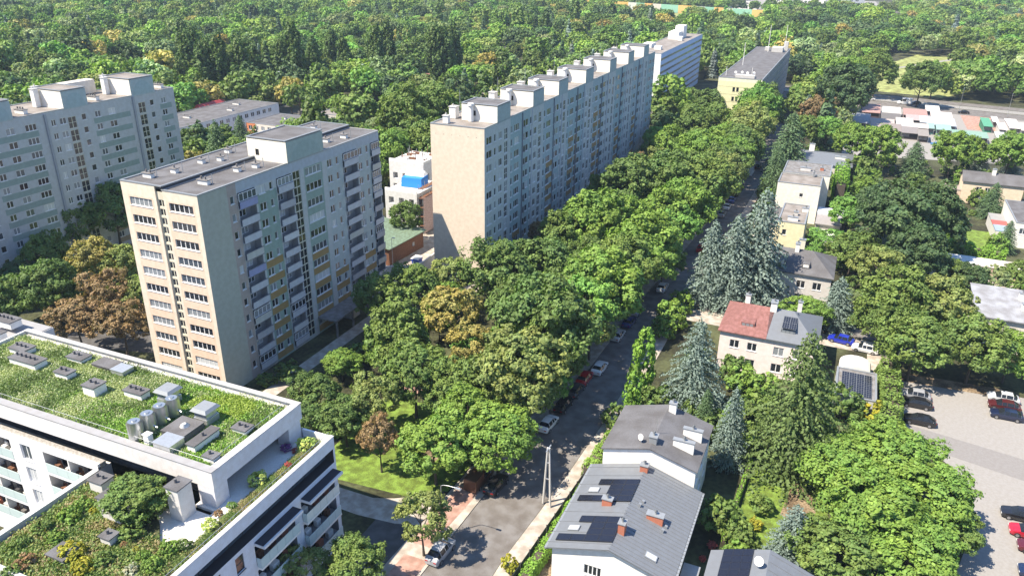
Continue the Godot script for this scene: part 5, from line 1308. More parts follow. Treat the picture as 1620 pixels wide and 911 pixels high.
	# thin safety rails
	for q in [[Vector3(-92, 17.9, -45.25), Vector3(-50.6, 17.9, -45.25)], [Vector3(-50.75, 17.9, -45.3), Vector3(-50.75, 17.9, -57.2)], [Vector3(-46.2, 14.68, -30.4), Vector3(-46.2, 14.68, -57.6)]]:
		var r := Shape.new()
		var a: Vector3 = q[0]
		var c: Vector3 = q[1]
		r.tube(a + Vector3.UP * 0.55, c + Vector3.UP * 0.55, 0.025, 0.025, 5)
		var n := int(a.distance_to(c) / 1.6)
		for i in n + 1: r.tube(a.lerp(c, float(i) / n), a.lerp(c, float(i) / n) + Vector3.UP * 0.55, 0.02, 0.02, 4)
		sp("railing", r, mats["galvanised"], b)
	# rooftop plant
	var R := 17.4
	for q in [[-85.1, -52.0, 4.4, 0.9, 1.6], [-78.6, -51.8, 2.0, 0.8, 1.2], [-72.4, -50.6, 1.8, 1.3, 1.6], [-67.6, -52.0, 2.6, 0.9, 1.2], [-80.6, -55.3, 2.4, 0.6, 1.5], [-54.4, -48.2, 1.0, 0.9, 3.4], [-52.3, -51.5, 1.7, 0.6, 1.2], [-51.6, -46.3, 1.3, 0.7, 0.9], [-88.5, -53.8, 2.6, 0.8, 1.6], [-96, -55, 3.0, 0.6, 2.0], [-98, -58.6, 3.4, 0.6, 1.6], [-101, -54, 2.4, 0.6, 1.6]]:
		roof_vent(b, Vector3(q[0], R - 0.3, q[1]), q[2], q[3] + 0.3, q[4], "felt_dark", "white_render")
	for q in [[-63.4, -52.6], [-57.0, -51.4]]:
		var v := Shape.new()
		v.box(Vector3(-0.9, 0, -0.9), Vector3(0.9, 0.9, 0.9)); v.box(Vector3(-0.75, 0.92, -0.75), Vector3(0.75, 1.7, 0.75))
		var l := Shape.new()
		for k in 4: l.box(Vector3(-0.8, 1.0 + k * 0.17, 0.752), Vector3(0.8, 1.1 + k * 0.17, 0.82))
		l.hexa([Vector3(-1.1, 1.72, 1.1), Vector3(1.1, 1.72, 1.1), Vector3(0.85, 2.05, 0.85), Vector3(-0.85, 2.05, 0.85), Vector3(-1.1, 1.72, -1.1), Vector3(1.1, 1.72, -1.1), Vector3(0.85, 2.05, -0.85), Vector3(-0.85, 2.05, -0.85)])
		part("ventilation_hood", mesh_of([[v, mats["metal_light"]], [l, mats["zinc"]]]), b, Vector3(q[0], R, q[1]))
	for i in 4:
		var v := Shape.new()
		v.tube(Vector3(0, 0.35, 0), Vector3(0, 2.2, 0), 0.78, 0.78, 20, false); v.tube(Vector3(0, 2.2, 0), Vector3(0, 2.38, 0), 0.78, 0.6, 20); v.tube(Vector3(0, 2.38, 0), Vector3(0, 2.5, 0), 0.25, 0.25, 10)
		for k in 4: v.tube(Vector3(0.6 * cos(k * 1.57), 0, 0.6 * sin(k * 1.57)), Vector3(0.6 * cos(k * 1.57), 0.4, 0.6 * sin(k * 1.57)), 0.05, 0.05, 5)
		v.tube(Vector3(0.75, 1.0, 0), Vector3(1.2, 0.9, 0), 0.12, 0.12, 8)
		sp("steel_tank", v, mats["steel"], b, Vector3(-61.0 + i * 0.02, R, -45.9 - i * 1.62))
	var deck := Shape.new()
	deck.box(Vector3(-61.9, R + 0.01, -52), Vector3(-58.4, R + 0.09, -45.4))
	sp("plant_deck", deck, mats["felt_dark"], b)
	var duct := Shape.new()
	duct.tube(Vector3(-62.6, R + 0.7, -52.4), Vector3(-62.6, R + 0.7, -48.2), 0.32, 0.32, 10)
	sp("air_duct", duct, mats["zinc"], b)
	for q in [[-57.6, -48.7, 2.9, 0.9, 2.9, "felt"], [-57.0, -46.2, 2.2, 1.0, 1.9, "metal_light"], [-76.3, -55.6, 3.0, 0.5, 1.8, "felt"], [-73.4, -55.2, 1.9, 0.7, 1.6, "metal_light"], [-59.3, -45.8, 0.7, 1.3, 0.6, "white_render"]]:
		var v := Shape.new()
		v.box(Vector3(-q[2] / 2, 0, -q[4] / 2), Vector3(q[2] / 2, q[3], q[4] / 2)); v.box(Vector3(-q[2] / 2 - 0.06, q[3] + 0.01, -q[4] / 2 - 0.06), Vector3(q[2] / 2 + 0.06, q[3] + 0.09, q[4] / 2 + 0.06))
		sp("roof_hatch", v, mats[q[5]], b, Vector3(q[0], R, q[1]))
	var dome := Shape.new()
	dome.tube(Vector3(0, 0, 0), Vector3(0, 0.18, 0), 0.5, 0.42, 14); dome.tube(Vector3(0, 0.18, 0), Vector3(0, 0.32, 0), 0.42, 0.18, 14)
	sp("roof_dome", dome, mats["white_render"], b, Vector3(-57.4, R + 0.98, -48.8))
	# masonry shafts on the terrace
	for q in [[-52.2, -42.4, 1.5, 3.6, 1.7], [-57.2, -39.4, 2.5, 2.8, 1.8], [-55.0, -36.5, 1.2, 1.25, 1.0], [-61.8, -41.6, 1.7, 1.8, 1.4], [-57.4, -33.6, 2.0, 0.8, 1.6]]:
		roof_vent(b, Vector3(q[0], 13.6, q[1]), q[2], q[3], q[4], "felt_dark", "plaster_grey")
	meadow(b)

func meadow(b: Node3D) -> void:
	# loose tufts of the roof meadow and of the terrace beds: uncountable, so one mass each
	var f := FastNoiseLite.new()
	f.seed = 5; f.frequency = 0.16
	rng.seed = 77
	var tuft := Shape.new()
	for i in 40:
		var e := Vector3(rng.randfn() * 0.2, rng.randf_range(0.01, 0.15), rng.randfn() * 0.2)
		tuft.leaf(e, (Vector3(rng.randfn() * 0.7, 0.9, rng.randfn() * 0.7)).normalized(), rng.randf_range(0.03, 0.075), rng.randf() * TAU, Color.WHITE * rng.randf_range(0.7, 1.0))
	var tm := mesh_of([[tuft, leafmat("meadow", 0.66, 0.66, 0.56)]])
	var mm := MultiMesh.new()
	mm.transform_format = MultiMesh.TRANSFORM_3D
	mm.use_colors = true
	mm.mesh = tm
	var n := 15000
	mm.instance_count = n
	for i in n:
		var x := rng.randf_range(-92.4, -50.9)
		var z := rng.randf_range(-56.6, -45.5)
		var v := f.get_noise_2d(x, z) + rng.randfn() * 0.12
		var w := f.get_noise_2d(x * 2.0 + 90, z * 2.0) + rng.randfn() * 0.15
		var col := Color(0.36, 0.52, 0.2)
		if x > -66 or (x > -74 and z > -50): col = Color(0.4, 0.7, 0.14) if w < 0.18 else Color(0.75, 0.85, 0.5)
		if x < -66 and v > 0.0: col = Color(0.86, 0.9, 0.66)
		if x < -66 and v > 0.12: col = Color(0.74, 0.84, 0.46)
		if v < -0.26: col = Color(0.26, 0.36, 0.15)
		if x > -62 and z < -52 and v > 0.05: col = Color(0.55, 0.72, 0.16)
		var s := rng.randf_range(0.7, 1.7)
		mm.set_instance_transform(i, Transform3D(Basis(Vector3.UP, rng.randf() * TAU).scaled(Vector3(s, s * rng.randf_range(0.6, 1.5), s)), Vector3(x, 17.38, z)))
		mm.set_instance_color(i, col)
	var o := MultiMeshInstance3D.new()
	o.name = "meadow_grass"; o.multimesh = mm
	o.set_meta("kind", "stuff"); o.set_meta("label", "sedum and meadow grasses covering the flat roof"); o.set_meta("category", "meadow")
	add_child(o)
	var m2 := MultiMesh.new()
	m2.transform_format = MultiMesh.TRANSFORM_3D
	m2.use_colors = true
	m2.mesh = tm
	m2.instance_count = 4200
	for i in 4200:
		var x := rng.randf_range(-63.4, -47.9)
		var z := rng.randf_range(-42.8, -30.6)
		if i % 4 == 0:
			x = rng.randf_range(-48.0, -47.3); z = rng.randf_range(-57.2, -36)
		elif z < -38.2 and x > -57.5 + (-38.2 - z) * -0.2 and x > -54.5: x -= 9.0
		if x < -63.9: x = rng.randf_range(-63.5, -57)
		var w := f.get_noise_2d(x * 2.0, z * 2.0) + rng.randfn() * 0.15
		var s := rng.randf_range(0.8, 2.2) if i % 4 else rng.randf_range(0.6, 1.1)
		m2.set_instance_transform(i, Transform3D(Basis(Vector3.UP, rng.randf() * TAU).scaled(Vector3(s, s * 1.2, s)), Vector3(x, 13.92, z)))
		m2.set_instance_color(i, Color(0.3, 0.44, 0.15) if w < 0.05 else (Color(0.5, 0.55, 0.22) if w < 0.25 else Color(0.6, 0.5, 0.3)))
	var o2 := MultiMeshInstance3D.new()
	o2.name = "terrace_undergrowth"; o2.multimesh = m2
	o2.set_meta("kind", "stuff"); o2.set_meta("label", "low perennials filling the terrace planting beds"); o2.set_meta("category", "plants")
	add_child(o2)

# --- small houses -----------------------------------------------------------------------------------------------------
func pitched(parent: Node, lo: Vector2, hi: Vector2, eave: float, ridge: float, along_z: bool, i0: float, i1: float, m: String, oh := 0.35, rx := 0.5) -> MeshInstance3D:
	# i0, i1: how far the ridge ends are drawn in (0 makes a gable); i0 at the near (+z) or left end
	var s := Shape.new()
	var a := Vector2(lo.x - oh, lo.y - oh)
	var b := Vector2(hi.x + oh, hi.y + oh)
	var nl := Vector3(a.x, eave, b.y); var nr := Vector3(b.x, eave, b.y); var fr := Vector3(b.x, eave, a.y); var fl := Vector3(a.x, eave, a.y)
	var r0: Vector3; var r1: Vector3
	var up := Vector3(0, 0.16, 0)
	if along_z:
		var x := lerpf(a.x, b.x, rx)
		r0 = Vector3(x, ridge, b.y - i0); r1 = Vector3(x, ridge, a.y + i1)
		s.quad(nr + up, fr + up, r1 + up, r0 + up); s.quad(fl + up, nl + up, r0 + up, r1 + up)
		s.quad(nr, r0, r1, fr); s.quad(fl, r1, r0, nl)
		if i0 > 0.1: s.tri(nl + up, nr + up, r0 + up)
		else:
			s.quad(nl, nl + up, r0 + up, r0); s.quad(r0, r0 + up, nr + up, nr)
		if i1 > 0.1: s.tri(fr + up, fl + up, r1 + up)
		else:
			s.quad(r1, r1 + up, fl + up, fl); s.quad(fr, fr + up, r1 + up, r1)
	else:
		var z := lerpf(b.y, a.y, rx)
		r0 = Vector3(a.x + i0, ridge, z); r1 = Vector3(b.x - i1, ridge, z)
		s.quad(nl + up, nr + up, r1 + up, r0 + up); s.quad(fr + up, fl + up, r0 + up, r1 + up)
		s.quad(nl, r0, r1, nr); s.quad(fr, r1, r0, fl)
		if i0 > 0.1: s.tri(fl + up, nl + up, r0 + up)
		else:
			s.quad(nl, nl + up, r0 + up, r0); s.quad(r0, r0 + up, fl + up, fl)
		if i1 > 0.1: s.tri(nr + up, fr + up, r1 + up)
		else:
			s.quad(r1, r1 + up, nr + up, nr); s.quad(fr, fr + up, r1 + up, r1)
	if not along_z or i0 > 0.1: s.quad(nl, nr, nr + up, nl + up)
	if along_z or i1 > 0.1: s.quad(nr, fr, fr + up, nr + up)
	if not along_z or i1 > 0.1: s.quad(fr, fl, fl + up, fr + up)
	if along_z or i0 > 0.1: s.quad(fl, nl, nl + up, fl + up)
	return sp("roof", s, mats[m], parent)

func walls(parent: Node, lo: Vector2, hi: Vector2, h: float, col: Color, near_h: Array, right_h: Array, gable := 0.0, along_z := true, rx := 0.5, left_h := []) -> void:
	var s := Shape.new()
	var O := Vector3(lo.x, 0, hi.y)
	var E := Vector3(hi.x, 0, hi.y)
	var hn := near_h.map(func(q): return [q[0], q[1], q[0] + q[2], q[1] + q[3], 0.15, null])
	var hr := right_h.map(func(q): return [q[0], q[1], q[0] + q[2], q[1] + q[3], 0.15, null])
	var hl := left_h.map(func(q): return [q[0], q[1], q[0] + q[2], q[1] + q[3], 0.15, null])
	facade(s, O, XP, hi.x - lo.x, h, hn, col)
	facade(s, E, ZN, hi.y - lo.y, h, hr, col)
	facade(s, Vector3(lo.x, 0, lo.y), -ZN, hi.y - lo.y, h, hl, col)
	s.quad(Vector3(hi.x, 0, lo.y), Vector3(lo.x, 0, lo.y), Vector3(lo.x, h, lo.y), Vector3(hi.x, h, lo.y), col)
	if gable > h:
		if along_z:
			var x := lerpf(lo.x, hi.x, rx)
			s.tri(Vector3(lo.x, h, hi.y), Vector3(hi.x, h, hi.y), Vector3(x, gable, hi.y), col); s.tri(Vector3(hi.x, h, lo.y), Vector3(lo.x, h, lo.y), Vector3(x, gable, lo.y), col)
		else:
			var z := lerpf(hi.y, lo.y, rx)
			s.tri(Vector3(hi.x, h, hi.y), Vector3(hi.x, h, lo.y), Vector3(hi.x, gable, z), col); s.tri(Vector3(lo.x, h, lo.y), Vector3(lo.x, h, hi.y), Vector3(lo.x, gable, z), col)
	sp("wall", s, paint("painted"), parent)
	for q in near_h: window(parent, O, XP, q[0], q[1], q[0] + q[2], q[1] + q[3], int(q[4]), 0, 0.1, "frame_white", 0 if q.size() < 6 else q[5])
	for q in right_h: window(parent, E, ZN, q[0], q[1], q[0] + q[2], q[1] + q[3], int(q[4]), 0, 0.1, "frame_white", 0)
	for q in left_h: window(parent, Vector3(lo.x, 0, lo.y), -ZN, q[0], q[1], q[0] + q[2], q[1] + q[3], int(q[4]), 0, 0.1, "frame_white", 0)

func chimney(parent: Node, at: Vector3, w: float, h: float, d: float, m := "brick_red") -> void:
	var s := Shape.new()
	s.box(Vector3(-w / 2, -0.8, -d / 2), Vector3(w / 2, h, d / 2))
	var c := Shape.new()
	c.box(Vector3(-w / 2 - 0.08, h + 0.005, -d / 2 - 0.08), Vector3(w / 2 + 0.08, h + 0.1, d / 2 + 0.08)); c.tube(Vector3(0, h + 0.1, 0), Vector3(0, h + 0.45, 0), 0.13, 0.13, 8); c.tube(Vector3(0, h + 0.5, 0), Vector3(0, h + 0.62, 0), 0.22, 0.05, 8)
	part("chimney", mesh_of([[s, mats[m]], [c, mats["zinc"]]]), parent, at)

# a point on a slope: corner A (eave), along = direction along the eave, up = vector from eave to ridge
func on_slope(parent: Node, called: String, mesh: Mesh, A: Vector3, along: Vector3, up: Vector3, s: float, t: float, lift := 0.2) -> MeshInstance3D:
	var u := along.normalized()
	var w := up.normalized()
	var n := u.cross(w)
	if n.y < 0: n = -n
	var o := part(called, mesh, parent)
	o.transform = Transform3D(Basis(u, n, u.cross(n)), A + along * s + up * t + n * lift)
	return o

func houses() -> void:
	rng.seed = 81
	var panel := Shape.new()
	panel.cbox(Vector3(0, 0.05, 0), Vector3(1.04, 0.05, 1.66))
	var pl := Shape.new()
	for e in [-0.5, 0.5]: pl.cbox(Vector3(e * 1.04, 0.052, 0), Vector3(0.025, 0.06, 1.68)); pl.cbox(Vector3(0, 0.052, e * 1.66), Vector3(1.06, 0.06, 0.025))
	var panelm := mesh_of([[panel, mats["solar"]], [pl, mats["black"]]])
	var pl2 := Shape.new()
	for e in [-0.5, -0.17, 0.17, 0.5]: pl2.cbox(Vector3(e * 1.04, 0.056, 0), Vector3(0.03, 0.06, 1.68)); pl2.cbox(Vector3(0, 0.056, e * 1.66), Vector3(1.06, 0.06, 0.03))
	var panelg := mesh_of([[panel, mats["solar"]], [pl2, mats["solar_line"]]])
	var sk := Shape.new()
	sk.cbox(Vector3(0, 0.06, 0), Vector3(0.85, 0.12, 1.3))
	var skg := Shape.new()
	skg.cbox(Vector3(0, 0.13, 0), Vector3(0.66, 0.02, 1.1))
	var skym := mesh_of([[sk, mats["zinc"]], [skg, mats["glass3"]]])
	# 1: white house, grey seamed roof, solar panels
	var h := thing("house", "white house with grey seamed metal roof, four brick chimneys and two solar arrays", "house")
	var lo := Vector2(-21.2, -76.3)
	var hi := Vector2(-8.7, -61.4)
	walls(h, lo, hi, 5.62, C3(0.8, 0.79, 0.76), [[3.6, 3.2, 1.9, 1.3, 3], [8.5, 3.0, 1.2, 1.4, 1], [2.4, 0.6, 1.6, 1.3, 1]], [[2, 3.0, 1.4, 1.3, 1], [6, 3.0, 1.4, 1.3, 1], [10, 3.0, 1.4, 1.3, 1], [3, 0.4, 1.2, 2.1, 0]], 7.58)
	var rf := pitched(h, lo, hi, 5.5, 7.6, true, 0, 0, "metal_roof", 0.5, 0.5)
	var A := Vector3(-21.7, 5.5, -60.9)
	var dz := Vector3(0, 0, -16.0)
	var up := Vector3(6.75, 2.1, 0)
	var B := Vector3(-8.2, 5.5, -60.9)
	var up2 := Vector3(-6.75, 2.1, 0)
	var seam := Shape.new()
	seam.cbox(Vector3.ZERO, Vector3(0.035, 0.07, 7.4))
	var seamm := mesh_of([[seam, mats["metal_roof"]]])
	for i in 28: on_slope(rf, "roof_seam", seamm, B, dz, up2, (i + 0.5) / 28.0, 0.5, 0.17)
	for i in 9: on_slope(rf, "roof_seam", seamm, A, dz, up, (i + 0.5) / 9.0, 0.5, 0.17)
	for k in 2:
		var c0 := 0.13 + k * 0.44
		for i in 4:
			for j in 4:
				if j < 2 and i in [1, 2]: continue
				if i == 3 and j == 0: continue
				on_slope(h, "solar_panel", panelm, A, dz, up, c0 + (i - 0.4) * 0.0665, 0.22 + j * 0.225, 0.22)
		on_slope(h, "skylight", skym, A, dz, up, c0 + 1.1 * 0.0665, 0.3, 0.2)
	on_slope(h, "skylight", skym, B, dz, up2, 0.13, 0.42, 0.2)
	chimney(h, Vector3(-15.0, 7.5, -75.4), 0.9, 1.0, 0.8); chimney(h, Vector3(-17.4, 6.9, -68.6), 1.1, 0.9, 0.7); chimney(h, Vector3(-14.5, 7.4, -64.2), 0.7, 1.5, 0.9); chimney(h, Vector3(-11.9, 6.7, -68.4), 1.8, 0.9, 0.8)
	var vp := Shape.new()
	vp.cbox(Vector3(0, 0.2, 0), Vector3(0.3, 0.4, 0.3)); vp.cbox(Vector3(0.9, 0.1, 0.2), Vector3(0.3, 0.3, 0.3))
	on_slope(h, "roof_outlet", mesh_of([[vp, mats["zinc"]]]), B, dz, up2, 0.52, 0.86, 0.15); on_slope(h, "roof_outlet", mesh_of([[vp, mats["zinc"]]]), B, dz, up2, 0.4, 0.4, 0.15)
	var g := Shape.new()
	g.box(Vector3(-21.95, 5.4, -76.8), Vector3(-21.72, 5.6, -60.9))
	sp("gutter", g, mats["zinc"], h); sp("gutter", g, mats["zinc"], h, Vector3(13.77, 0, 0))
	var po := Shape.new()
	po.box(Vector3(-8.2, 2.5, -68), Vector3(-6.4, 2.65, -62.5))
	sp("porch_roof", po, mats["zinc"], h)
	# 2: taller white house behind it
	h = thing("house", "white house with dark low-pitched roof, two wide white chimneys and a satellite dish", "house")
	lo = Vector2(-20.5, -87.0); hi = Vector2(-9.3, -76.9)
	walls(h, lo, hi, 8.26, C3(0.8, 0.78, 0.75), [], [[1.2, 5.6, 1.3, 1.5, 1], [4.2, 5.6, 1.3, 1.5, 1], [7.2, 5.6, 1.3, 1.5, 1], [1.2, 2.6, 1.3, 1.5, 1], [4.2, 2.6, 1.3, 1.5, 1], [7.2, 2.6, 1.3, 1.5, 1]], 9.84)
	pitched(h, lo, hi, 8.2, 9.85, true, 0, 0, "felt_dark", 0.25)
	mats["felt_dark"].albedo_color = lin(0.13, 0.13, 0.14)
	chimney(h, Vector3(-10.9, 9.2, -82.6), 2.3, 0.9, 0.5, "white_render"); chimney(h, Vector3(-11.4, 9.3, -79.6), 2.5, 0.9, 0.5, "white_render"); chimney(h, Vector3(-14.8, 9.8, -78.3), 0.9, 1.0, 1.0, "zinc"); chimney(h, Vector3(-14.2, 9.6, -86.0), 0.9, 1.5, 0.7, "white_render")
	var ds := Shape.new()
	ds.tube(Vector3(0, -0.4, 0), Vector3(0, 0.7, 0), 0.04, 0.04, 5); ds.tube(Vector3(0, 0.7, 0), Vector3(-0.1, 0.75, 0.14), 0.3, 0.42, 14)
	sp("satellite_dish", ds, mats["white_render"], h, Vector3(-16.2, 9.7, -78.0))
	pole(h, "aerial", Vector3(-14.9, 10.0, -80), 2.6, 0.03)
	# 3: pink semi-detached pair
	h = thing("house", "pink semi-detached house, half red roof and half grey roof with solar panels", "house")
	lo = Vector2(-13.3, -130.4); hi = Vector2(1.5, -118.6)
	walls(h, lo, hi, 6.7, C3(0.8, 0.7, 0.67), [[1.7, 4.0, 1.5, 1.4, 1, 0], [4.5, 4.0, 1.5, 1.4, 1, 0], [8.6, 4.0, 1.6, 1.5, 1, 2], [11.6, 4.0, 1.6, 1.5, 1, 1], [1.7, 1.0, 1.5, 1.4, 1, 0], [4.5, 1.0, 1.5, 1.4, 1, 0], [8.6, 1.0, 1.6, 1.5, 1, 0], [11.6, 1.0, 1.6, 1.5, 1, 0]], [[2, 4.0, 1.4, 1.4, 1], [6, 4.0, 1.4, 1.4, 1]])
	pitched(h, lo, Vector2(-6.45, -118.6), 6.7, 9.5, false, 4.2, -0.4, "red_tile", 0.4)
	pitched(h, Vector2(-5.65, -130.4), hi, 6.7, 9.5, false, -0.4, 4.6, "metal_roof", 0.4)
	for q in [[-9.3, "red_tile"], [-3.0, "metal_roof"]]:
		var dm := Shape.new()
		dm.hexa([Vector3(-1.1, 0, 1.3), Vector3(1.1, 0, 1.3), Vector3(1.1, 0.9, 1.3), Vector3(-1.1, 0.9, 1.3), Vector3(-1.1, 0, -1.3), Vector3(1.1, 0, -1.3), Vector3(1.1, 1.25, -1.3), Vector3(-1.1, 1.25, -1.3)])
		sp("dormer", dm, mats[q[1]], h, Vector3(q[0], 7.3, -121.3))
		var dw := Shape.new()
		for i in 3: dw.box(Vector3(-0.9 + i * 0.62, 0.2, 1.305), Vector3(-0.4 + i * 0.62, 0.75, 1.34))
		sp("dormer_window", dw, mats["glass2"], h, Vector3(q[0], 7.3, -121.3))
	for i in 2:
		for j in 3:
			var o := part("solar_panel", panelg, h, Vector3(-3.5 + i * 1.08, 8.62 + j * 0.26, -120.6 - j * 1.68))
			o.rotation.x = 0.15
	chimney(h, Vector3(-5.9, 9.2, -124.4), 1.0, 1.6, 1.6, "white_render"); chimney(h, Vector3(-10.4, 8.8, -127.2), 0.8, 1.3, 0.8, "white_render"); chimney(h, Vector3(-2.0, 8.8, -128.6), 0.7, 1.0, 0.7, "plaster_grey")
	# 4: grey pair farther on
	h = thing("house", "grey and cream house with dark hipped roof and two small dormers, next to blue spruces", "house")
	lo = Vector2(-11.4, -162.4); hi = Vector2(2.4, -150.2)
	walls(h, lo, hi, 6.4, C3(0.6, 0.58, 0.55), [[1.6, 3.2, 1.0, 2.0, 0, 0], [3.0, 3.0, 1.3, 2.2, 0, 3], [7.6, 3.6, 1.6, 1.5, 1, 0], [10.6, 3.6, 1.6, 1.5, 1, 0], [7.6, 0.8, 1.6, 1.5, 1, 0]], [[3, 3.6, 1.4, 1.4, 1]])
	pitched(h, lo, hi, 6.4, 9.2, false, 3.6, 4.6, "felt", 0.4)
	for x in [-7.2, -2.6]:
		var dm := Shape.new()
		dm.box(Vector3(-0.7, 0, -1.3), Vector3(0.7, 0.9, 1.2))
		sp("dormer", dm, mats["felt"], h, Vector3(x, 7.3, -152.6))
		var dw := Shape.new()
		dw.box(Vector3(-0.5, 0.2, 1.205), Vector3(0.5, 0.75, 1.25))
		sp("dormer_window", dw, mats["white_render"], h, Vector3(x, 7.3, -152.6))
	chimney(h, Vector3(-4.8, 9.0, -156.0), 0.8, 1.6, 1.4, "white_render"); chimney(h, Vector3(-4.2, 8.8, -160), 1.2, 1.4, 0.8, "frame_cream")
	# 5: cream flat-roofed house
	h = thing("house", "cream flat-roofed house with grey lean-to wing and balcony, behind the grey pair", "house")
	walls(h, Vector2(-10.5, -191), Vector2(-4.7, -176.2), 8.2, C3(0.78, 0.7, 0.46), [[1.2, 5.2, 0.9, 1.3, 0, 0], [1.2, 1.6, 0.9, 1.2, 0, 0]], [[2, 5.0, 1.4, 1.4, 1], [7, 5.0, 1.4, 1.4, 1]])
	slab_roof(h, Vector2(-10.5, -191), Vector2(-4.7, -176.2), 8.3, "felt_brown")
	walls(h, Vector2(-15.6, -192), Vector2(-10.55, -177), 6.6, C3(0.72, 0.66, 0.5), [[0.5, 3.6, 1.6, 2.2, 1, 0], [3.0, 3.6, 1.2, 2.0, 0, 0]], [])
	slab_roof(h, Vector2(-15.6, -192), Vector2(-10.55, -177), 6.7, "felt")
	var bc := Shape.new()
	bc.box(Vector3(-15.4, 2.9, -176.9), Vector3(-11.2, 4.0, -175.4))
	sp("balcony", bc, mats["white_render"], h)
	chimney(h, Vector3(-7.5, 8.3, -178.2), 2.2, 0.7, 0.8, "white_render"); chimney(h, Vector3(-7.2, 8.3, -182.5), 0.9, 0.7, 0.9, "concrete"); chimney(h, Vector3(-5.4, 8.3, -186), 1.4, 0.8, 0.8, "white_render")
	h = thing("house", "tall white flat-roofed house with single small window in its blank end", "house")
	walls(h, Vector2(-13.6, -213), Vector2(-3.3, -203.4), 9.9, C3(0.8, 0.76, 0.68), [[5.6, 6.6, 0.9, 1.0, 0, 0]], [[2, 6.2, 1.4, 1.4, 1], [6, 6.2, 1.4, 1.4, 1]])
	slab_roof(h, Vector2(-13.6, -213), Vector2(-3.3, -203.4), 10.0, "felt_brown")
	walls(h, Vector2(-13.4, -226), Vector2(-1.6, -213.02), 10.2, C3(0.78, 0.72, 0.62), [], [[2, 6.2, 1.4, 1.4, 1], [6, 6.2, 1.4, 1.4, 1], [9, 6.2, 1.4, 1.4, 1]])
	slab_roof(h, Vector2(-13.4, -226), Vector2(-1.6, -213.02), 10.3, "concrete_dark")
	chimney(h, Vector3(-5.6, 9.9, -212.2), 0.4, 1.2, 0.4, "zinc"); chimney(h, Vector3(-8, 10.2, -217), 2.6, 0.8, 0.8, "plaster_grey"); chimney(h, Vector3(-4, 10.2, -219), 0.9, 0.8, 0.9, "brick_red")
	var an := thing("garden_shed", "low sheds with grey and white sheet roofs beside the tall white house", "shed")
	var q1 := Shape.new()
	q1.box(Vector3(-2.9, 0, -206), Vector3(2.8, 3.2, -194), C3(0.4, 0.38, 0.36)); q1.box(Vector3(-3.0, 3.22, -201), Vector3(3.0, 3.4, -193.6), C3(0.3, 0.28, 0.28)); q1.box(Vector3(-3.0, 3.22, -206.4), Vector3(3.2, 3.9, -201.1), C3(0.6, 0.62, 0.66)); q1.box(Vector3(-2.4, 0, -193.5), Vector3(1.8, 2.2, -188.5), C3(0.7, 0.74, 0.66))
	sp("shed_body", q1, paint("painted"), an)
	h = thing("house", "low house with broad dark grey hipped roof behind the green hedge block", "house")
	walls(h, Vector2(-12, -264), Vector2(3.4, -247.5), 5.0, C3(0.6, 0.56, 0.5), [[2, 1.6, 1.4, 1.4, 1, 0], [8, 1.6, 1.4, 1.4, 1, 0]], [])
	pitched(h, Vector2(-12, -264), Vector2(3.4, -247.5), 5.0, 6.6, false, 6, 6, "metal_roof", 0.4)
	chimney(h, Vector3(-8.8, 6.2, -261), 1.6, 1.8, 1.0, "white_render"); chimney(h, Vector3(0.0, 5.9, -253), 3.0, 0.8, 1.8, "white_render")
	# 6: corner house at the bottom with solar roof
	h = thing("house", "house under a grey metal roof with large black solar array, at the bottom edge", "house")
	walls(h, Vector2(-5.2, -67.6), Vector2(5.6, -54), 5.2, C3(0.78, 0.77, 0.74), [], [])
	pitched(h, Vector2(-5.2, -67.6), Vector2(5.6, -54), 5.2, 7.4, true, 0, 0, "metal_roof", 0.4)
	A = Vector3(-5.6, 5.2, -53.6)
	dz = Vector3(0, 0, -14.4)
	up = Vector3(5.8, 2.2, 0)
	for i in 8:
		for j in 3: on_slope(h, "solar_panel", panelm, A, dz, up, 0.96 - i * 0.073, 0.33 + j * 0.27 * 0.62, 0.22).scale = Vector3(1, 1, 0.62)
	for i in 12: on_slope(h, "roof_seam", seamm, Vector3(6.0, 5.2, -53.6), dz, Vector3(-5.8, 2.2, 0), (i + 0.5) / 12.0, 0.5, 0.17).scale = Vector3(1, 1, 0.82)
	ds = Shape.new()
	ds.tube(Vector3(0, 0, 0), Vector3(0, 0.9, 0), 0.04, 0.04, 5); ds.tube(Vector3(0, 0.9, 0), Vector3(-0.06, 0.98, 0.14), 0.36, 0.5, 16)
	sp("satellite_dish", ds, mats["white_render"], h, Vector3(-0.6, 7.2, -65.2))
	# carport roof with solar panels, white shed
	var cp := thing("carport", "small building with grey roof carrying rows of solar panels, beside the car park", "carport")
	walls(cp, Vector2(5.2, -120.8), Vector2(11.0, -111.8), 2.9, C3(0.5, 0.5, 0.49), [], [])
	slab_roof(cp, Vector2(5.2, -120.8), Vector2(11.0, -111.8), 3.1, "concrete_dark")
	for i in 4:
		for j in 4:
			var o := part("solar_panel", panelg, cp, Vector3(6.5 + i * 1.08, 3.12, -113.2 - j * 1.76))
			o.rotation.x = 0.06
	var ws := thing("tent_shed", "white rounded canvas shed behind the solar carport", "shed")
	var wsh := Shape.new()
	for i in 8:
		var a0 := PI * i / 8.0
		var a1 := PI * (i + 1) / 8.0
		wsh.quad(Vector3(8.0 + cos(a0) * 2.4, 1.4 + sin(a0) * 1.2, -123.0), Vector3(8.0 + cos(a0) * 2.4, 1.4 + sin(a0) * 1.2, -127), Vector3(8.0 + cos(a1) * 2.4, 1.4 + sin(a1) * 1.2, -127), Vector3(8.0 + cos(a1) * 2.4, 1.4 + sin(a1) * 1.2, -123.0))
		wsh.tri(Vector3(8, 1.4, -123), Vector3(8.0 + cos(a0) * 2.4, 1.4 + sin(a0) * 1.2, -123.0), Vector3(8.0 + cos(a1) * 2.4, 1.4 + sin(a1) * 1.2, -123.0))
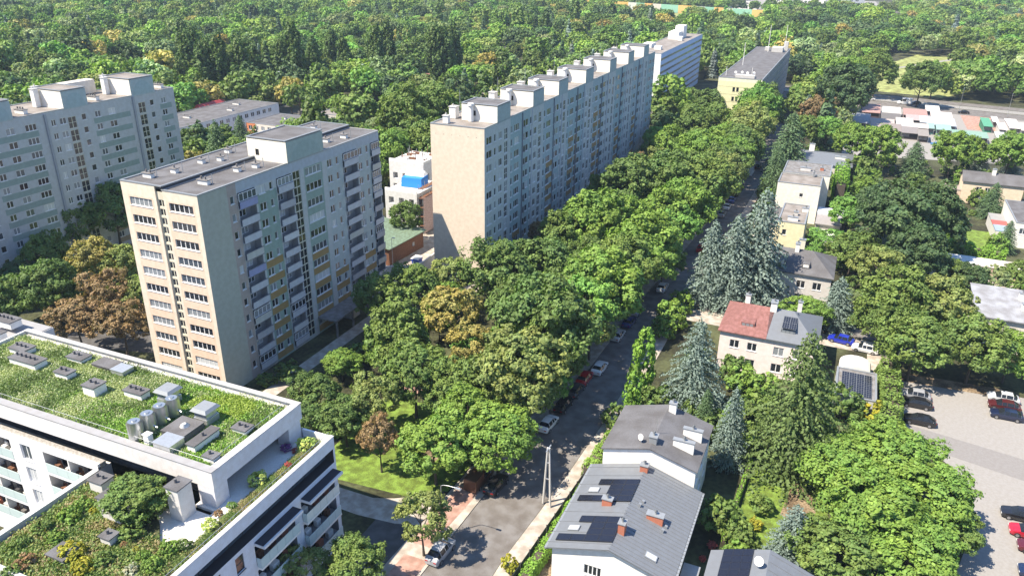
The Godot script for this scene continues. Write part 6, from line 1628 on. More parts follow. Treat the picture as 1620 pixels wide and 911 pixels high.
	wsh.box(Vector3(5.6, 0, -127), Vector3(10.4, 1.41, -123.0))
	sp("canvas", wsh, mats["white_render"], ws)
	# houses towards the right edge
	h = thing("house", "beige house with grey gabled roof and porch below the two small blue spruces", "house")
	walls(h, Vector2(32.4, -249), Vector2(47, -241.4), 6.0, C3(0.74, 0.6, 0.45), [[3.4, 3.4, 1.4, 1.4, 1, 0], [5.6, 3.4, 1.2, 1.4, 1, 0], [3.0, 0.8, 2.4, 1.8, 2, 2]], [], 8.0, false)
	pitched(h, Vector2(32.4, -249), Vector2(47, -241.4), 6.0, 8.1, false, 0, 0, "felt", 0.4)
	chimney(h, Vector3(39.6, 7.8, -244.6), 0.9, 1.6, 0.9, "white_render")
	var pw := Shape.new()
	pw.box(Vector3(28.6, 0, -247), Vector3(32.35, 3.2, -241.8), C3(0.6, 0.48, 0.38)); pw.box(Vector3(28.5, 3.22, -247.1), Vector3(32.36, 3.4, -241.7), C3(0.3, 0.26, 0.24))
	sp("porch", pw, paint("painted"), h)
	h = thing("house", "white house with grey and red terrace roofs above the thuja hedge", "house")
	walls(h, Vector2(40.5, -226), Vector2(52, -206), 6.0, C3(0.76, 0.74, 0.7), [[1, 3.4, 1.4, 1.4, 1, 1], [5, 3.4, 1.4, 1.4, 1, 0]], [])
	slab_roof(h, Vector2(40.5, -226), Vector2(52, -206), 6.1, "felt")
	var tr := Shape.new()
	tr.box(Vector3(37.2, 0, -223), Vector3(40.45, 2.8, -208), C3(0.62, 0.6, 0.56)); tr.box(Vector3(37.1, 2.82, -217), Vector3(40.46, 3.0, -213), C3(0.42, 0.1, 0.09)); tr.box(Vector3(37.1, 2.82, -223.1), Vector3(40.46, 3.0, -217.05), C3(0.28, 0.28, 0.28)); tr.box(Vector3(37.1, 2.82, -212.95), Vector3(40.46, 3.05, -208), C3(0.25, 0.32, 0.42))
	sp("terrace", tr, paint("painted"), h)
	h = thing("house", "house with grey single-pitch roof and two white chimneys", "house")
	walls(h, Vector2(26.6, -156), Vector2(40, -144.5), 6.0, C3(0.68, 0.62, 0.55), [[4.5, 3.4, 1.4, 1.4, 1, 0], [8, 3.4, 1.4, 1.4, 1, 0]], [])
	var mr := Shape.new()
	mr.hexa([Vector3(26.2, 6.05, -144.0), Vector3(40.4, 6.05, -144.0), Vector3(40.4, 6.25, -144.0), Vector3(26.2, 6.25, -144.0), Vector3(26.2, 7.4, -156.4), Vector3(40.4, 7.4, -156.4), Vector3(40.4, 7.6, -156.4), Vector3(26.2, 7.6, -156.4)])
	sp("roof", mr, mt("felt_pale", 0.3, 0.31, 0.34, 0.9, "roofing", 0.08), h)
	chimney(h, Vector3(34.0, 7.1, -152.6), 0.9, 1.3, 0.9, "white_render"); chimney(h, Vector3(34.0, 6.8, -148.6), 0.9, 1.1, 0.9, "white_render")
	h = thing("garage", "low garages with pale flat roofs along the driveway below the thuja hedge", "garage")
	var ga := Shape.new()
	ga.box(Vector3(24.5, 0, -186.5), Vector3(31, 2.6, -182), C3(0.7, 0.72, 0.72)); ga.box(Vector3(31.02, 0, -186), Vector3(40, 2.7, -181), C3(0.55, 0.38, 0.33)); ga.box(Vector3(24.3, 2.62, -186.7), Vector3(30.95, 2.75, -181.8), C3(0.68, 0.7, 0.71)); ga.box(Vector3(31.0, 2.72, -186.2), Vector3(40.2, 2.85, -180.8), C3(0.66, 0.6, 0.56))
	sp("garage_body", ga, paint("painted"), h)

# --- vehicles -----------------------------------------------------------------------------------------------------------
func car_meshes(col: Array, tall := 1.0, long := 1.0, van := false) -> Dictionary:
	var st := [[-2.2, 0.74, 0.35, 0.55, 0.78, 0.8, 0.62], [-2.05, 0.84, 0.28, 0.6, 0.92, 0.96, 0.7], [-1.75, 0.88, 0.25, 0.6, 0.95, 1.12, 0.66], [-1.15, 0.9, 0.22, 0.6, 0.95, 1.42, 0.6], [-0.2, 0.9, 0.22, 0.6, 0.95, 1.46, 0.62], [0.45, 0.9, 0.22, 0.6, 0.95, 1.4, 0.6], [1.15, 0.9, 0.22, 0.6, 0.93, 0.98, 0.72], [1.9, 0.86, 0.25, 0.55, 0.8, 0.85, 0.68], [2.2, 0.74, 0.35, 0.5, 0.66, 0.68, 0.58]]
	if van: st = [[-2.5, 0.9, 0.4, 0.7, 1.2, 2.1, 0.84], [-2.45, 0.95, 0.3, 0.7, 1.2, 2.2, 0.88], [-0.4, 0.95, 0.3, 0.7, 1.2, 2.22, 0.88], [0.9, 0.95, 0.3, 0.7, 1.15, 2.12, 0.82], [1.55, 0.95, 0.3, 0.7, 1.1, 1.2, 0.8], [2.3, 0.9, 0.3, 0.6, 0.95, 1.0, 0.74], [2.5, 0.8, 0.4, 0.6, 0.75, 0.8, 0.64]]
	var b := Shape.new()
	var g := Shape.new()
	for i in st.size() - 1:
		for e in [-1.0, 1.0]:
			var P := []
			for q in [st[i], st[i + 1]]:
				var x: float = q[0] * long
				P.append([Vector3(q[1] * 0.93 * e, q[2], -x), Vector3(q[1] * e, q[3] * tall, -x), Vector3(q[1] * 0.97 * e, q[4] * tall, -x), Vector3(q[6] * e, q[5] * tall, -x), Vector3(0, q[5] * tall + 0.03, -x)])
			for k in 4:
				var tgt := b
				var h0: float = st[i][5] - st[i][4]
				var h1: float = st[i + 1][5] - st[i + 1][4]
				if k == 2 and maxf(h0, h1) > 0.2 and not (van and st[i][0] < -0.5): tgt = g
				if k == 3 and absf(st[i][5] - st[i + 1][5]) > 0.2: tgt = g
				if e > 0: tgt.quad(P[0][k], P[1][k], P[1][k + 1], P[0][k + 1])
				else: tgt.quad(P[1][k], P[0][k], P[0][k + 1], P[1][k + 1])
	for q in [st[0], st[-1]]:
		var x: float = -q[0] * long
		b.quad(Vector3(-q[1], q[2], x), Vector3(q[1], q[2], x), Vector3(q[1], q[5] * tall, x), Vector3(-q[1], q[5] * tall, x))
	for q in st:
		if q[5] - q[4] > 0.15:
			for e in [-1.0, 1.0]: b.tube(Vector3(q[1] * 0.96 * e, q[4] * tall - 0.02, -q[0] * long), Vector3(q[6] * e, q[5] * tall, -q[0] * long), 0.05, 0.04, 5)
	var w := Shape.new()
	w.tube(Vector3(-0.1, 0, 0), Vector3(0.1, 0, 0), 0.33, 0.33, 14)
	var rim := Shape.new()
	rim.tube(Vector3(-0.115, 0, 0), Vector3(0.115, 0, 0), 0.2, 0.2, 10)
	var hl := Shape.new()
	hl.cbox(Vector3.ZERO, Vector3(0.34, 0.13, 0.1))
	var key := "car %s" % str(col)
	var m := mt(key, col[0], col[1], col[2], 0.28)
	m.clearcoat_enabled = true; m.clearcoat = 0.6; m.clearcoat_roughness = 0.05
	mt("car_glass", 0.015, 0.018, 0.022, 0.05); mt("rim", 0.4, 0.4, 0.42, 0.3, "", 1.0, 0.8); mt("lamp_glass", 0.7, 0.7, 0.68, 0.1); mt("lamp_red", 0.4, 0.01, 0.01, 0.15)
	return {"body": mesh_of([[b, m]]), "glass": mesh_of([[g, mats["car_glass"]]]), "wheel": mesh_of([[w, mats["tyre"]]]), "rim": mesh_of([[rim, mats["rim"]]]), "head": mesh_of([[hl, mats["lamp_glass"]]]), "tail": mesh_of([[hl, mats["lamp_red"]]]), "long": long, "tall": tall, "van": van}

func car(label: String, cat: String, x: float, z: float, turn: float, col: Array, tall := 1.0, long := 1.0, van := false, y := 0.02) -> void:
	var c := car_meshes(col, tall, long, van)
	var o := thing("delivery_van" if van else "parked_car", label, cat, Vector3(x, y, z), "cars and vans along the streets and in the car park")
	o.rotation_degrees.y = turn
	part("body", c.body, o); part("window_glass", c.glass, o)
	for q in [[-0.82, -1.38], [0.82, -1.38], [-0.82, 1.32], [0.82, 1.32]]:
		var w := part("wheel", c.wheel, o, Vector3(q[0], 0.33, q[1] * long))
		part("rim", c.rim, w)
	var f := 2.16 * long if not van else 2.42
	for e in [-0.55, 0.55]:
		part("headlight", c.head, o, Vector3(e, (0.62 if not van else 0.82) * tall, -f)); part("tail_light", c.tail, o, Vector3(e, (0.74 if not van else 1.0) * tall, f + 0.02))

func lamp(called: String, label: String, at: Vector3, h: float, turn: float, arm: float) -> void:
	var o := thing(called, label, "street lamp", at, "street lamps")
	o.rotation_degrees.y = turn
	var p := Shape.new()
	p.tube(Vector3.ZERO, Vector3(0, 1.0, 0), 0.11, 0.09, 8); p.tube(Vector3(0, 1.0, 0), Vector3(0, h - 0.4, 0), 0.07, 0.05, 8)
	sp("post", p, mats["galvanised"], o)
	var a := Shape.new()
	for i in 6:
		var t0 := PI / 2.0 * i / 6.0
		var t1 := PI / 2.0 * (i + 1) / 6.0
		a.tube(Vector3(arm * 0.7 * (1.0 - cos(t0)), h - 0.4 + 0.4 * sin(t0), 0), Vector3(arm * 0.7 * (1.0 - cos(t1)), h - 0.4 + 0.4 * sin(t1), 0), 0.045, 0.045, 6, false)
	a.tube(Vector3(arm * 0.7, h, 0), Vector3(arm, h, 0), 0.045, 0.045, 6)
	sp("arm", a, mats["galvanised"], o)
	var hd := Shape.new()
	hd.hexa([Vector3(arm - 0.1, h - 0.08, 0.13), Vector3(arm + 0.6, h - 0.08, 0.15), Vector3(arm + 0.5, h + 0.08, 0.08), Vector3(arm - 0.1, h + 0.08, 0.08), Vector3(arm - 0.1, h - 0.08, -0.13), Vector3(arm + 0.6, h - 0.08, -0.15), Vector3(arm + 0.5, h + 0.08, -0.08), Vector3(arm - 0.1, h + 0.08, -0.08)])
	sp("lamp_head", hd, mats["metal_light"], o)

func hedge(label: String, pts: Array, w: float, h: float, m: String, size := 0.16, dens := 60.0) -> void:
	var o := thing("hedge", label, "hedge")
	var s := Shape.new()
	var core := Shape.new()
	for i in pts.size() - 1:
		var a: Vector2 = pts[i]
		var b: Vector2 = pts[i + 1]
		var d := (b - a)
		var L := d.length()
		d /= L
		var nn := Vector2(-d.y, d.x)
		core.prism([a + nn * w * 0.32, b + nn * w * 0.32, b - nn * w * 0.32, a - nn * w * 0.32], 0, h * 0.8)
		for k in int(L * (w + 2.0 * h) * dens):
			var f := rng.randf()
			var bump := 0.85 + 0.15 * sin(f * L * 1.7) + rng.randf_range(-0.06, 0.12)
			var r := rng.randf() * (w + 2.0 * h)
			var side := 0.0
			var y := 0.0
			var nv := Vector3.UP
			if r < w:
				side = r / w - 0.5; y = h * bump
			else:
				side = 0.5 if r - w < h else -0.5
				y = fmod(r - w, h) * bump
				nv = Vector3(nn.x * side * 2, 0.4, nn.y * side * 2)
			var p := a + d * f * L + nn * side * w * rng.randf_range(0.8, 1.08)
			var g := rng.randf_range(0.6, 1.0)
			s.leaf(Vector3(p.x, y, p.y), (nv + Vector3(rng.randfn(), rng.randfn(), rng.randfn()) * 0.4).normalized(), size * rng.randf_range(0.6, 1.3), rng.randf() * TAU, Color(g, g, g * rng.randf_range(0.8, 1.0)))
	sp("foliage", s, mats[m], o)
	sp("branches", core, mats["bark"], o)

func fence(label: String, a: Vector2, b: Vector2, h: float, m: String, step := 2.2) -> void:
	var o := thing("fence", label, "fence")
	var L := a.distance_to(b)
	var n := int(L / step)
	var ang := atan2(-(b - a).y, (b - a).x)
	var post := Shape.new()
	post.cbox(Vector3(0, h / 2 + 0.05, 0), Vector3(0.12, h + 0.1, 0.12))
	var pan := Shape.new()
	for k in 10: pan.cbox(Vector3(0, 0.12 + (h - 0.15) * (k + 0.5) / 10.0, 0), Vector3(step - 0.16, (h - 0.15) / 10.0 - 0.025, 0.03))
	var pm := mesh_of([[post, mats[m]]])
	var qm := mesh_of([[pan, mats[m]]])
	for i in n + 1:
		var p := a.lerp(b, float(i) / n)
		part("post", pm, o, Vector3(p.x, 0.1, p.y)).rotation.y = ang
		if i < n:
			var q := a.lerp(b, (i + 0.5) / n)
			part("fence_panel", qm, o, Vector3(q.x, 0.1, q.y)).rotation.y = ang

func street_things() -> void:
	rng.seed = 91
	lamp("street_lamp", "curved street lamp beside the red pavement, its shadow on the asphalt", Vector3(-35.8, 0.12, -63.6), 7.4, 0, 2.0)
	lamp("street_lamp", "tall thin lamp at the corner of the car park", Vector3(13.8, 0, -124.6), 6.4, 0, 1.6)
	lamp("street_lamp", "lamp post near the yellow block where the street opens", Vector3(-24.0, 0, -262), 9, 180, 1.0)
	lamp("street_lamp", "lamp post farther up the street by the parked van", Vector3(-28.6, 0, -246), 8, 0, 1.2)
	var o := thing("utility_pole", "concrete twin-leg utility pole at the edge of the right pavement", "utility pole", Vector3(-26.4, 0.12, -73.6))
	for e in [-1.0, 1.0]:
		var p := Shape.new()
		p.tube(Vector3(e * 0.55, 0, e * 0.2), Vector3(e * 0.12, 8.6, 0), 0.16, 0.11, 8)
		sp("leg", p, mats["concrete"], o)
	var cr := Shape.new()
	cr.cbox(Vector3(0, 4.0, 0), Vector3(0.7, 0.12, 0.12)); cr.cbox(Vector3(0, 6.4, 0), Vector3(0.5, 0.12, 0.12)); cr.cbox(Vector3(0, 8.5, 0), Vector3(0.12, 0.12, 1.6))
	sp("crossbar", cr, mats["galvanised"], o)
	fence("dark slatted fence between the right pavement and the hedge", Vector2(-25.2, -57), Vector2(-23.7, -80), 1.5, "frame_dark")
	hedge("clipped green hedge behind the dark fence along the pavement", [Vector2(-24.0, -57), Vector2(-22.7, -78)], 1.3, 1.9, "leaf_thuja", 0.14)
	hedge("bright green hedge left of the dark-roofed white house", [Vector2(-23.4, -80.5), Vector2(-22.4, -92)], 1.7, 2.3, "leaf_bright", 0.15)
	hedge("tall dark hedge between the solar carport and the parked black cars", [Vector2(12.8, -125), Vector2(13.2, -110), Vector2(11.5, -104)], 2.6, 4.2, "leaf_mid", 0.24, 26)
	hedge("thuja hedge with pointed tops beside the lawn at right", [Vector2(25.5, -192), Vector2(37.2, -190)], 2.2, 4.2, "leaf_thuja", 0.24, 26)
	hedge("tall rectangular hedge block behind the white flat-roofed houses", [Vector2(1.4, -219), Vector2(1.0, -236)], 3.4, 8.5, "leaf_thuja", 0.32, 14)
	hedge("low green hedge along the garden lawn", [Vector2(-5.0, -76), Vector2(-4.2, -93)], 0.5, 1.2, "leaf_thuja", 0.12)
	var S := [0.3, 0.31, 0.33]
	var K := [0.012, 0.012, 0.014]
	var W := [0.72, 0.72, 0.72]
	car("silver grey estate car parked at the kerb beside the small tree", "car", -34.4, -60.6, -3, S, 1.1)
	car("black car parked under the big bright tree, next to the brown van", "car", -33.6, -74.2, -4, K, 1.05)
	car("brown van parked half under the big bright tree", "van", -36.0, -74.2, -4, [0.12, 0.055, 0.03], 0.95, 1.0, true)
	car("white car parked in the tree shade above the black car", "car", -32.5, -90.0, -4, W)
	car("black car in the row under the street trees", "car", -32.2, -95.6, -3, K, 1.05)
	car("dark grey car parked ahead of the black one under the trees", "car", -31.9, -100.4, -2, [0.05, 0.05, 0.055])
	car("red car parked in front of the white car on the street", "car", -31.8, -104.6, -2, [0.4, 0.012, 0.015])
	car("white car with dark sunroof parked in sun on the street", "car", -30.6, -108.8, -2, W, 1.02)
	car("pale silver car half hidden by the street trees", "car", -31.2, -121.5, -2, [0.5, 0.5, 0.5])
	car("dark blue car in shade farther up the street", "car", -30.8, -127.5, -2, [0.02, 0.04, 0.16])
	car("light grey car in the shaded row farther up", "car", -30.9, -133, -2, [0.35, 0.36, 0.37])
	car("white car driving along the shaded street", "car", -28.9, -146.0, -1, W)
	car("red car partly hidden by the blue spruces", "car", -26.0, -172, -1, [0.42, 0.015, 0.02])
	car("small white van parked on the far part of the street", "van", -24.9, -245, -1, W, 1.1, 1.1, true)
	for q in [[-26.0, -200, "silver car in the dense far row along the street", S], [-25.8, -207, "white car in the dense far row along the street", W], [-25.6, -214, "blue car in the dense far row along the street", [0.03, 0.07, 0.25]], [-25.5, -221, "black car in the dense far row along the street", K], [-25.3, -229, "grey car just short of the small white van", [0.16, 0.16, 0.17]], [-23.6, -254, "black car beyond the small white van", K], [-27.2, -258, "dark car by the far lamp post", K]]: car(q[2], "car", q[0], q[1], -1, q[3])
	car("black hatchback nearest the hedge corner of the car park, upper of three", "car", 17.0, -121.2, 90, S)
	car("black car in the car park, middle of the left three", "car", 17.1, -118.6, 90, K)
	car("black saloon in the car park, lowest of the left three", "car", 17.3, -113.6, 90, K)
	car("silver car under the trees at the car park's far side", "car", 29.6, -126.0, 90, [0.55, 0.56, 0.57])
	car("dark red car between the silver and the dark blue one", "car", 29.4, -123.4, 90, [0.07, 0.012, 0.014])
	car("dark blue car at the car park's right row", "car", 29.4, -120.6, 90, [0.01, 0.016, 0.045])
	car("black car above the red one at the right edge", "car", 27.9, -95.4, 90, K)
	car("bright red car at the right edge of the car park", "car", 28.4, -92.2, 90, [0.4, 0.012, 0.03])
	car("maroon car below the bright red one at the edge", "car", 28.9, -89.4, 90, [0.09, 0.01, 0.015])
	car("navy car lowest at the right edge", "car", 28.4, -84.8, 90, [0.01, 0.02, 0.06])
	car("bright blue car parked on the lane behind the pink house", "car", 5.6, -136.5, 80, [0.015, 0.03, 0.36])
	car("white car parked next to the bright blue one", "car", 9.6, -134.6, 84, W)
	car("white van on the main road beyond the market", "van", 22.5, -400.5, 99, W, 1.25, 1.2, true)
	car("black car on the main road next to the white van", "car", 27.5, -404, 99, K)
	car("dark car on the main road above the teal kiosks", "car", 45.5, -388, 99, K)
	car("white car on the main road near the lamp", "car", 8.0, -405, 99, W)
	for q in [[7.5, -392], [26, -402.5], [44.5, -396], [62, -388], [70, -395]]: lamp("street_lamp", ["tall lamp at the left start of the main road", "tall lamp beside the white van on the main road", "lamp on the main road above the dark car", "lamp at the right part of the main road", "last lamp of the main road at the right edge"][int(q[0] / 15.0)], Vector3(q[0], 0, q[1]), 9.5, 80, 1.5)
	lamp("street_lamp", "lamp mast behind the white school wing near the red roof", Vector3(-218, 0, -262), 16, 0, 0.8)
	lamp("street_lamp", "second mast behind the school, farther right", Vector3(-196, 0, -290), 17, 0, 0.8)
	# far things
	var wl := thing("perimeter_wall", "long perimeter wall painted in orange, green and white stretches, near the horizon", "wall")
	var cols := [C3(0.5, 0.52, 0.5), C3(0.2, 0.42, 0.32), C3(0.6, 0.36, 0.12), C3(0.5, 0.48, 0.44), C3(0.22, 0.44, 0.34), C3(0.24, 0.46, 0.36), C3(0.62, 0.4, 0.14), C3(0.6, 0.36, 0.1)]
	for i in 24:
		var p := Shape.new()
		var a := Vector2(-330, -930).lerp(Vector2(-88, -862), i / 24.0)
		var c := Vector2(-330, -930).lerp(Vector2(-88, -862), (i + 1) / 24.0)
		p.prism([a, c, c + Vector2(0, -0.4), a + Vector2(0, -0.4)], 0, 8.0, cols[i % 8])
		sp("wall_panel", p, paint("painted"), wl)
	var fb := 0
	for q in [[-130, -985, 26, 9, 16, C3(0.75, 0.74, 0.72), "white low building beyond the painted wall, left of the big hall"], [-75, -1010, 60, 12, 24, C3(0.78, 0.76, 0.74), "big white hall near the horizon"], [-22, -1000, 34, 15, 20, C3(0.34, 0.37, 0.42), "grey glazed hall beside the big white one"], [120, -1080, 90, 8, 30, C3(0.55, 0.57, 0.6), "long grey-roofed shed at the horizon, right"], [62, -1120, 40, 12, 20, C3(0.72, 0.66, 0.64), "pale building at the top edge, right of the far street"], [-420, -1020, 70, 8, 24, C3(0.66, 0.66, 0.64), "white greenhouse shed near the top edge, left of centre"], [-240, -1060, 50, 10, 20, C3(0.7, 0.7, 0.68), "pale hall behind the painted wall"]]:
		low_block("distant_building", q[6], "building", Vector2(q[0] - q[2] / 2.0, q[1] - q[4] / 2.0), Vector2(q[0] + q[2] / 2.0, q[1] + q[4] / 2.0), q[3], q[5], "concrete", 1 if q[3] < 11 else 2, 6.0)
		fb += 1
	for i in HUTS.size():
		var q: Array = HUTS[i]
		var hh := thing("garden_hut", "small allotment hut with %s roof among the trees" % ["red", "grey", "dark", "red", "white"][i % 5], "hut", Vector3(q[0], 0, q[1]), "allotment huts among the trees")
		var ws := Shape.new()
		ws.box(Vector3(-3, 0, -2.5), Vector3(3, 3.4, 2.5), [C3(0.75, 0.73, 0.68), C3(0.6, 0.5, 0.4), C3(0.7, 0.7, 0.72)][i % 3])
		sp("wall", ws, paint("painted"), hh)
		pitched(hh, Vector2(-3, -2.5), Vector2(3, 2.5), 3.4, 5.2, false, 0, 0, ["red_tile", "concrete", "felt", "red_tile", "white_render"][i % 5], 0.4)

func market() -> void:
	rng.seed = 95
	for q in STALLS:
		var o := thing("market_stall", q[6], "market stall", Vector3(q[0], 0.03, q[1]), "market stalls on the square")
		var w: float = q[2]
		var d: float = q[3]
		var h := 2.5
		var bs := Shape.new()
		bs.box(Vector3(-w / 2 + 0.3, 0, -d / 2 + 0.3), Vector3(w / 2 - 0.3, h - 0.05, d / 2 - 1.0), q[5])
		sp("booth", bs, paint("painted"), o)
		var n := maxi(1, int(w / 2.6))
		for i in n:
			var sh := Shape.new()
			sh.box(Vector3(-w / 2 + 0.4 + i * (w - 0.8) / n + 0.1, 0.9, d / 2 - 0.98), Vector3(-w / 2 + 0.4 + (i + 1) * (w - 0.8) / n - 0.1, 2.1, d / 2 - 0.93))
			sp("shutter", sh, mats["black" if i % 2 else "concrete_dark"], o)
		var r := Shape.new()
		r.hexa([Vector3(-w / 2, h - 0.1, d / 2), Vector3(w / 2, h - 0.1, d / 2), Vector3(w / 2, h + 0.05, d / 2), Vector3(-w / 2, h + 0.05, d / 2), Vector3(-w / 2, h + 0.5, -d / 2), Vector3(w / 2, h + 0.5, -d / 2), Vector3(w / 2, h + 0.65, -d / 2), Vector3(-w / 2, h + 0.65, -d / 2)], q[4])
		sp("roof", r, paint("painted"), o)
		for e in [-1.0, 1.0]: pole(o, "post", Vector3(e * (w / 2 - 0.15), 0, d / 2 - 0.15), h - 0.1, 0.06)
	var p := thing("parasol", "blue parasol on the market square", "parasol", Vector3(29.8, 0.03, -308))
	pole(p, "pole", Vector3.ZERO, 2.5, 0.04)
	var c := Shape.new()
	c.tube(Vector3(0, 2.1, 0), Vector3(0, 2.8, 0), 1.8, 0.05, 10, false)
	sp("canopy", c, mats["blue_tarp"], p)

func planting() -> void:
	for i in TREES.size():
		var q: Array = TREES[i]
		rng.seed = 3000 + i
		plant(q[0], Vector3(q[1], q[2], q[3]), q[4], q[5], q[6], q[7] if q.size() > 7 else "")

const HUE := {"d": "dark green", "m": "mid green", "b": "bright green", "l": "olive", "g": "fresh green", "y": "yellowing", "h": "green shrub", "hd": "dark green shrub", "hb": "bright green shrub", "t": "upright thuja shrub"}
const STRETCH := ["beside the dark-roofed white house", "opposite the pink house", "opposite the tall blue spruces", "opposite the cream house", "opposite the tall white house", "near the yellow end wall"]
func near_house(x: float, z: float) -> String:
	var best := ""
	var bd := 1e9
	for q in [[-15, -68, "metal-roofed white house"], [-15, -82, "dark-roofed white house"], [-6, -124, "pink semi-detached house"], [-4, -156, "grey hipped house"], [-8, -184, "cream flat-roofed house"], [-8, -212, "tall white flat-roofed house"], [-4, -256, "low dark hipped house"], [8, -116, "solar carport"], [40, -245, "beige gabled house"], [46, -216, "white house with red terrace roof"], [33, -150, "grey single-pitch roof"], [32, -184, "low garages"], [28, -300, "market square"]]:
		var d := Vector2(x - q[0], z - q[1]).length()
		if d < bd:
			bd = d; best = q[2]
	return best

func kerb_rows() -> void:
	for i in 21:
		rng.seed = 4000 + i
		var z := -87.0 - i * 10.8 + rng.randf_range(-2.0, 2.0)
		var x := lerpf(-36.0, -28.6, clampf(i / 9.0, 0, 1)) + rng.randf_range(-1.6, 0.8)
		var kind: String = ["d", "b", "m", "g", "b", "l", "d", "m"][rng.randi() % 8]
		var s := rng.randf_range(1.05, 1.55)
		plant(kind, Vector3(x, 0, z), s, s * rng.randf_range(0.9, 1.1), "%s kerbside tree over the parked cars, %s" % [HUE[kind], STRETCH[clampi(int((-z - 85.0) / 40.0), 0, 5)]], "kerbside trees along the street")
	for i in 30:
		rng.seed = 4100 + i
		var z := -92.0 - i * 7.2
		var x := -44.0 - rng.randf() * (20.0 if z > -130 else 13.0)
		var kind: String = ["d", "m", "b", "g", "l", "y"][rng.randi() % 6]
		var s := rng.randf_range(0.62, 0.9)
		plant(kind, Vector3(x, 0, z), s, s, "lower %s tree inside the grove, %s" % [HUE[kind], STRETCH[clampi(int((-z - 85.0) / 40.0), 0, 5)]], "filler trees of the grove")

func garden_fill() -> void:
	var boxes := [[-22, -90, -8, -58], [-14, -132, 3, -117], [-12, -164, 4, -149], [-17, -193, 4, -175], [-15, -228, 4, -192], [-13, -266, 5, -246], [-6, -70, 7, -50], [4.5, -128, 12, -110], [28, -250, 48, -240], [36, -227, 54, -204], [25, -158, 42, -143], [24, -188, 42, -180], [12.8, -130, 60, -50], [-24, -144.5, 20, -133], [-5, -95, 6, -72], [29, -217, 39, -198]]
	var n := 0
	for i in 420:
		rng.seed = 7000 + i
		var x := rng.randf_range(-19.5, 44.0)
		var z := rng.randf_range(-285.0, -72.0)
		if x < -18.5 and z < -180: x = -17.5
		var hit := false
		for q in boxes:
			if x > q[0] and x < q[2] and z > q[1] and z < q[3]: hit = true
		if x > 8.0 and z > -110: hit = true
		if hit or n >= 150: continue
		n += 1
		var kind: String = ["h", "hd", "hb", "h", "hd", "t", "hd", "h"][rng.randi() % 8]
		var s := rng.randf_range(1.1, 2.4)
		plant(kind, Vector3(x, 0, z), s * (0.6 if kind == "t" else 1.0), s * rng.randf_range(0.9, 1.4) * (0.5 if kind == "t" else 1.0), "%s in the gardens, nearest to the %s" % [HUE[kind], near_house(x, z)], "garden shrubs among the houses")

var HUTS := [[-330, -270], [-300, -330], [-262, -300], [-380, -330], [-352, -385], [-300, -420], [-262, -390], [-225, -370], [-198, -350], [-420, -300], [-270, -480], [-340, -500], [-210, -470], [-180, -420], [-400, -440], [-130, -470], [-150, -360], [-240, -560], [-310, -620], [-170, -600]]
func blocked(x: float, z: float) -> bool:
	for q in [[-99, -130, -60, -60], [-78, -270, -58, -125], [-164, -144, -142, -60], [-92, -428, -54, -322], [-52, -422, -26, -300], [-226, -246, -166, -178], [-190, -274, -166, -240], [-156, -230, -130, -200], [-110, -180, -76, -126], [-154, -322, -132, -288], [-42, -330, -16, 0], [-2, -396, 82, -284], [-245, -880, -84, -770], [-330, -935, -86, -860]]:
		if x > q[0] and x < q[2] and z > q[1] and z < q[3]: return true
	var zr := -403.0 + (x + 60.0) * 0.14
	if x > -62 and z < zr + 12 and z > zr - 36: return true
	if x > -62 and x < -35 and z > -330: return true
	if x > -36 and z > -290: return true
	if z > -140 and x > -146: return true
	if x > -20 and x < 70 and z < -425 and z > -598:
		var c := 12.0 + (-430.0 - z) * 0.2
		if absf(x - c) < 25.0: return true
	if z < -955 and x > -150 and x < 20: return true
	if absf(x - 30.0 - (-800.0 - z) * -0.03) < 9.0 and z < -790: return true
	for q in HUTS:
		var dd := Vector2(x - q[0], z - q[1])
		if dd.length() < 7.0 or (dd + Vector2(q[0], q[1]).normalized() * 16.0).length() < 14.0: return true
	return false

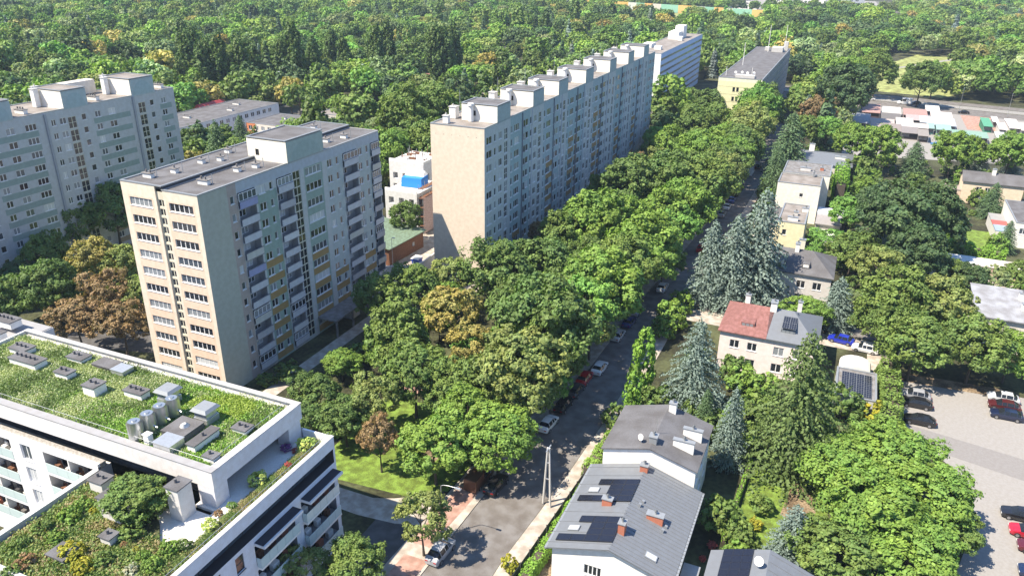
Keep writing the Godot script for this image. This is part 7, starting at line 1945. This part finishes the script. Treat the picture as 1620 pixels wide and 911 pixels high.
func forest() -> void:
	rng.seed = 990
	var nz := FastNoiseLite.new()
	nz.seed = 12; nz.frequency = 0.011
	var n2 := FastNoiseLite.new()
	n2.seed = 40; n2.frequency = 0.035
	var list := []
	var eye := Vector2(0, 0)
	var step := 8.4
	var z := -140.0
	while z > -1190.0:
		step = 9.6 if z > -480 else 11.6
		var c := z * tan(deg_to_rad(23.15))
		var half := -z * 0.88 + 40.0
		var x := c - half * 1.35
		while x < c + half * 1.1:
			var p := Vector2(x + rng.randf_range(-0.42, 0.42) * step, z + rng.randf_range(-0.42, 0.42) * step)
			var keep := rng.randf()
			x += step
			if blocked(p.x, p.y): continue
			var az := rad_to_deg(atan2(p.x, -p.y)) + 23.15
			if absf(az) > 38.0: continue
			if keep < 0.05: continue
			var v := nz.get_noise_2d(p.x, p.y)
			var w := n2.get_noise_2d(p.x, p.y) + rng.randfn() * 0.12
			var kind := "m"
			if v < -0.2: kind = "d"
			if w > 0.14: kind = "b"
			elif w > 0.08: kind = "g"
			elif w < -0.26: kind = "k"
			if v > 0.34 and p.x < -60: kind = "p" if rng.randf() < 0.45 else "m"
			if rng.randf() < 0.07: kind = "n"
			if rng.randf() < 0.03: kind = "u"
			if rng.randf() < 0.03: kind = "y"
			if rng.randf() < (0.12 if p.x > -20 else 0.045): kind = "w"
			if rng.randf() < 0.06: kind = "l"
			var s := rng.randf_range(0.55, 1.15) if rng.randf() < 0.8 else rng.randf_range(1.1, 1.4)
			s *= 1.12
			list.append([p.length(), kind, p, s, s * rng.randf_range(0.85, 1.15), v])
		z -= step
	list.sort_custom(func(a, b): return a[0] < b[0])
	var words := {"d": "dark green", "m": "mid green", "b": "bright green", "g": "fresh green", "k": "deep green", "p": "tall columnar", "n": "dark conical", "u": "blue-grey conical", "y": "yellowing", "w": "pale grey-green", "l": "olive"}
	var buckets := {}
	for i in list.size():
		var q: Array = list[i]
		if i < 260:
			var where := "behind the school buildings" if q[2].x < -140 else ("behind the long slab block" if q[2].x < -70 else ("near the yellow-ended block" if q[2].x < 0 else "beyond the market square"))
			rng.seed = 5000 + i
			plant(q[1], Vector3(q[2].x, 0, q[2].y), q[3], q[4], "%s tree in the wood %s" % [words[q[1]], where], "%s trees %s" % [words[q[1]], where], q[0] > 230.0)
		else:
			var stem := "far_column" if q[1] == "p" else ("far_spruce" if q[1] in ["n", "u"] else "far")
			var key := "%s %s%d" % [q[1], stem, rng.randi() % (6 if stem == "far" else 3)]
			if not buckets.has(key): buckets[key] = []
			buckets[key].append(q)
	var root := Node3D.new()
	root.name = "forest"
	root.set_meta("kind", "stuff"); root.set_meta("label", "mixed woodland and gardens stretching to the horizon"); root.set_meta("category", "woodland")
	add_child(root)
	for key in buckets:
		var kk: PackedStringArray = key.split(" ")
		var arr: Array = buckets[key]
		var mm := MultiMesh.new()
		mm.transform_format = MultiMesh.TRANSFORM_3D
		mm.use_colors = true
		mm.mesh = TM[kk[1]]
		mm.instance_count = arr.size()
		for i in arr.size():
			var q: Array = arr[i]
			mm.set_instance_transform(i, Transform3D(Basis(Vector3.UP, rng.randf() * TAU).scaled(Vector3(q[3], q[4], q[3])), Vector3(q[2].x, -0.4, q[2].y)))
			var t := rng.randf_range(0.7, 1.5)
			mm.set_instance_color(i, Color(t * rng.randf_range(0.9, 1.1), t, t * rng.randf_range(0.85, 1.1)))
		var o := MultiMeshInstance3D.new()
		o.name = "crown_mass"
		o.multimesh = mm
		o.material_override = mats[KIND[kk[0]][3]]
		root.add_child(o, true)

func _ready() -> void:
	sun_sky()
	materials()
	ground()
	tree_meshes()
	block_front()
	block_long()
	block_left()
	block_offices()
	school()
	construction()
	roof_garden_block()
	houses()
	street_things()
	market()
	planting()
	kerb_rows()
	garden_fill()
	forest()
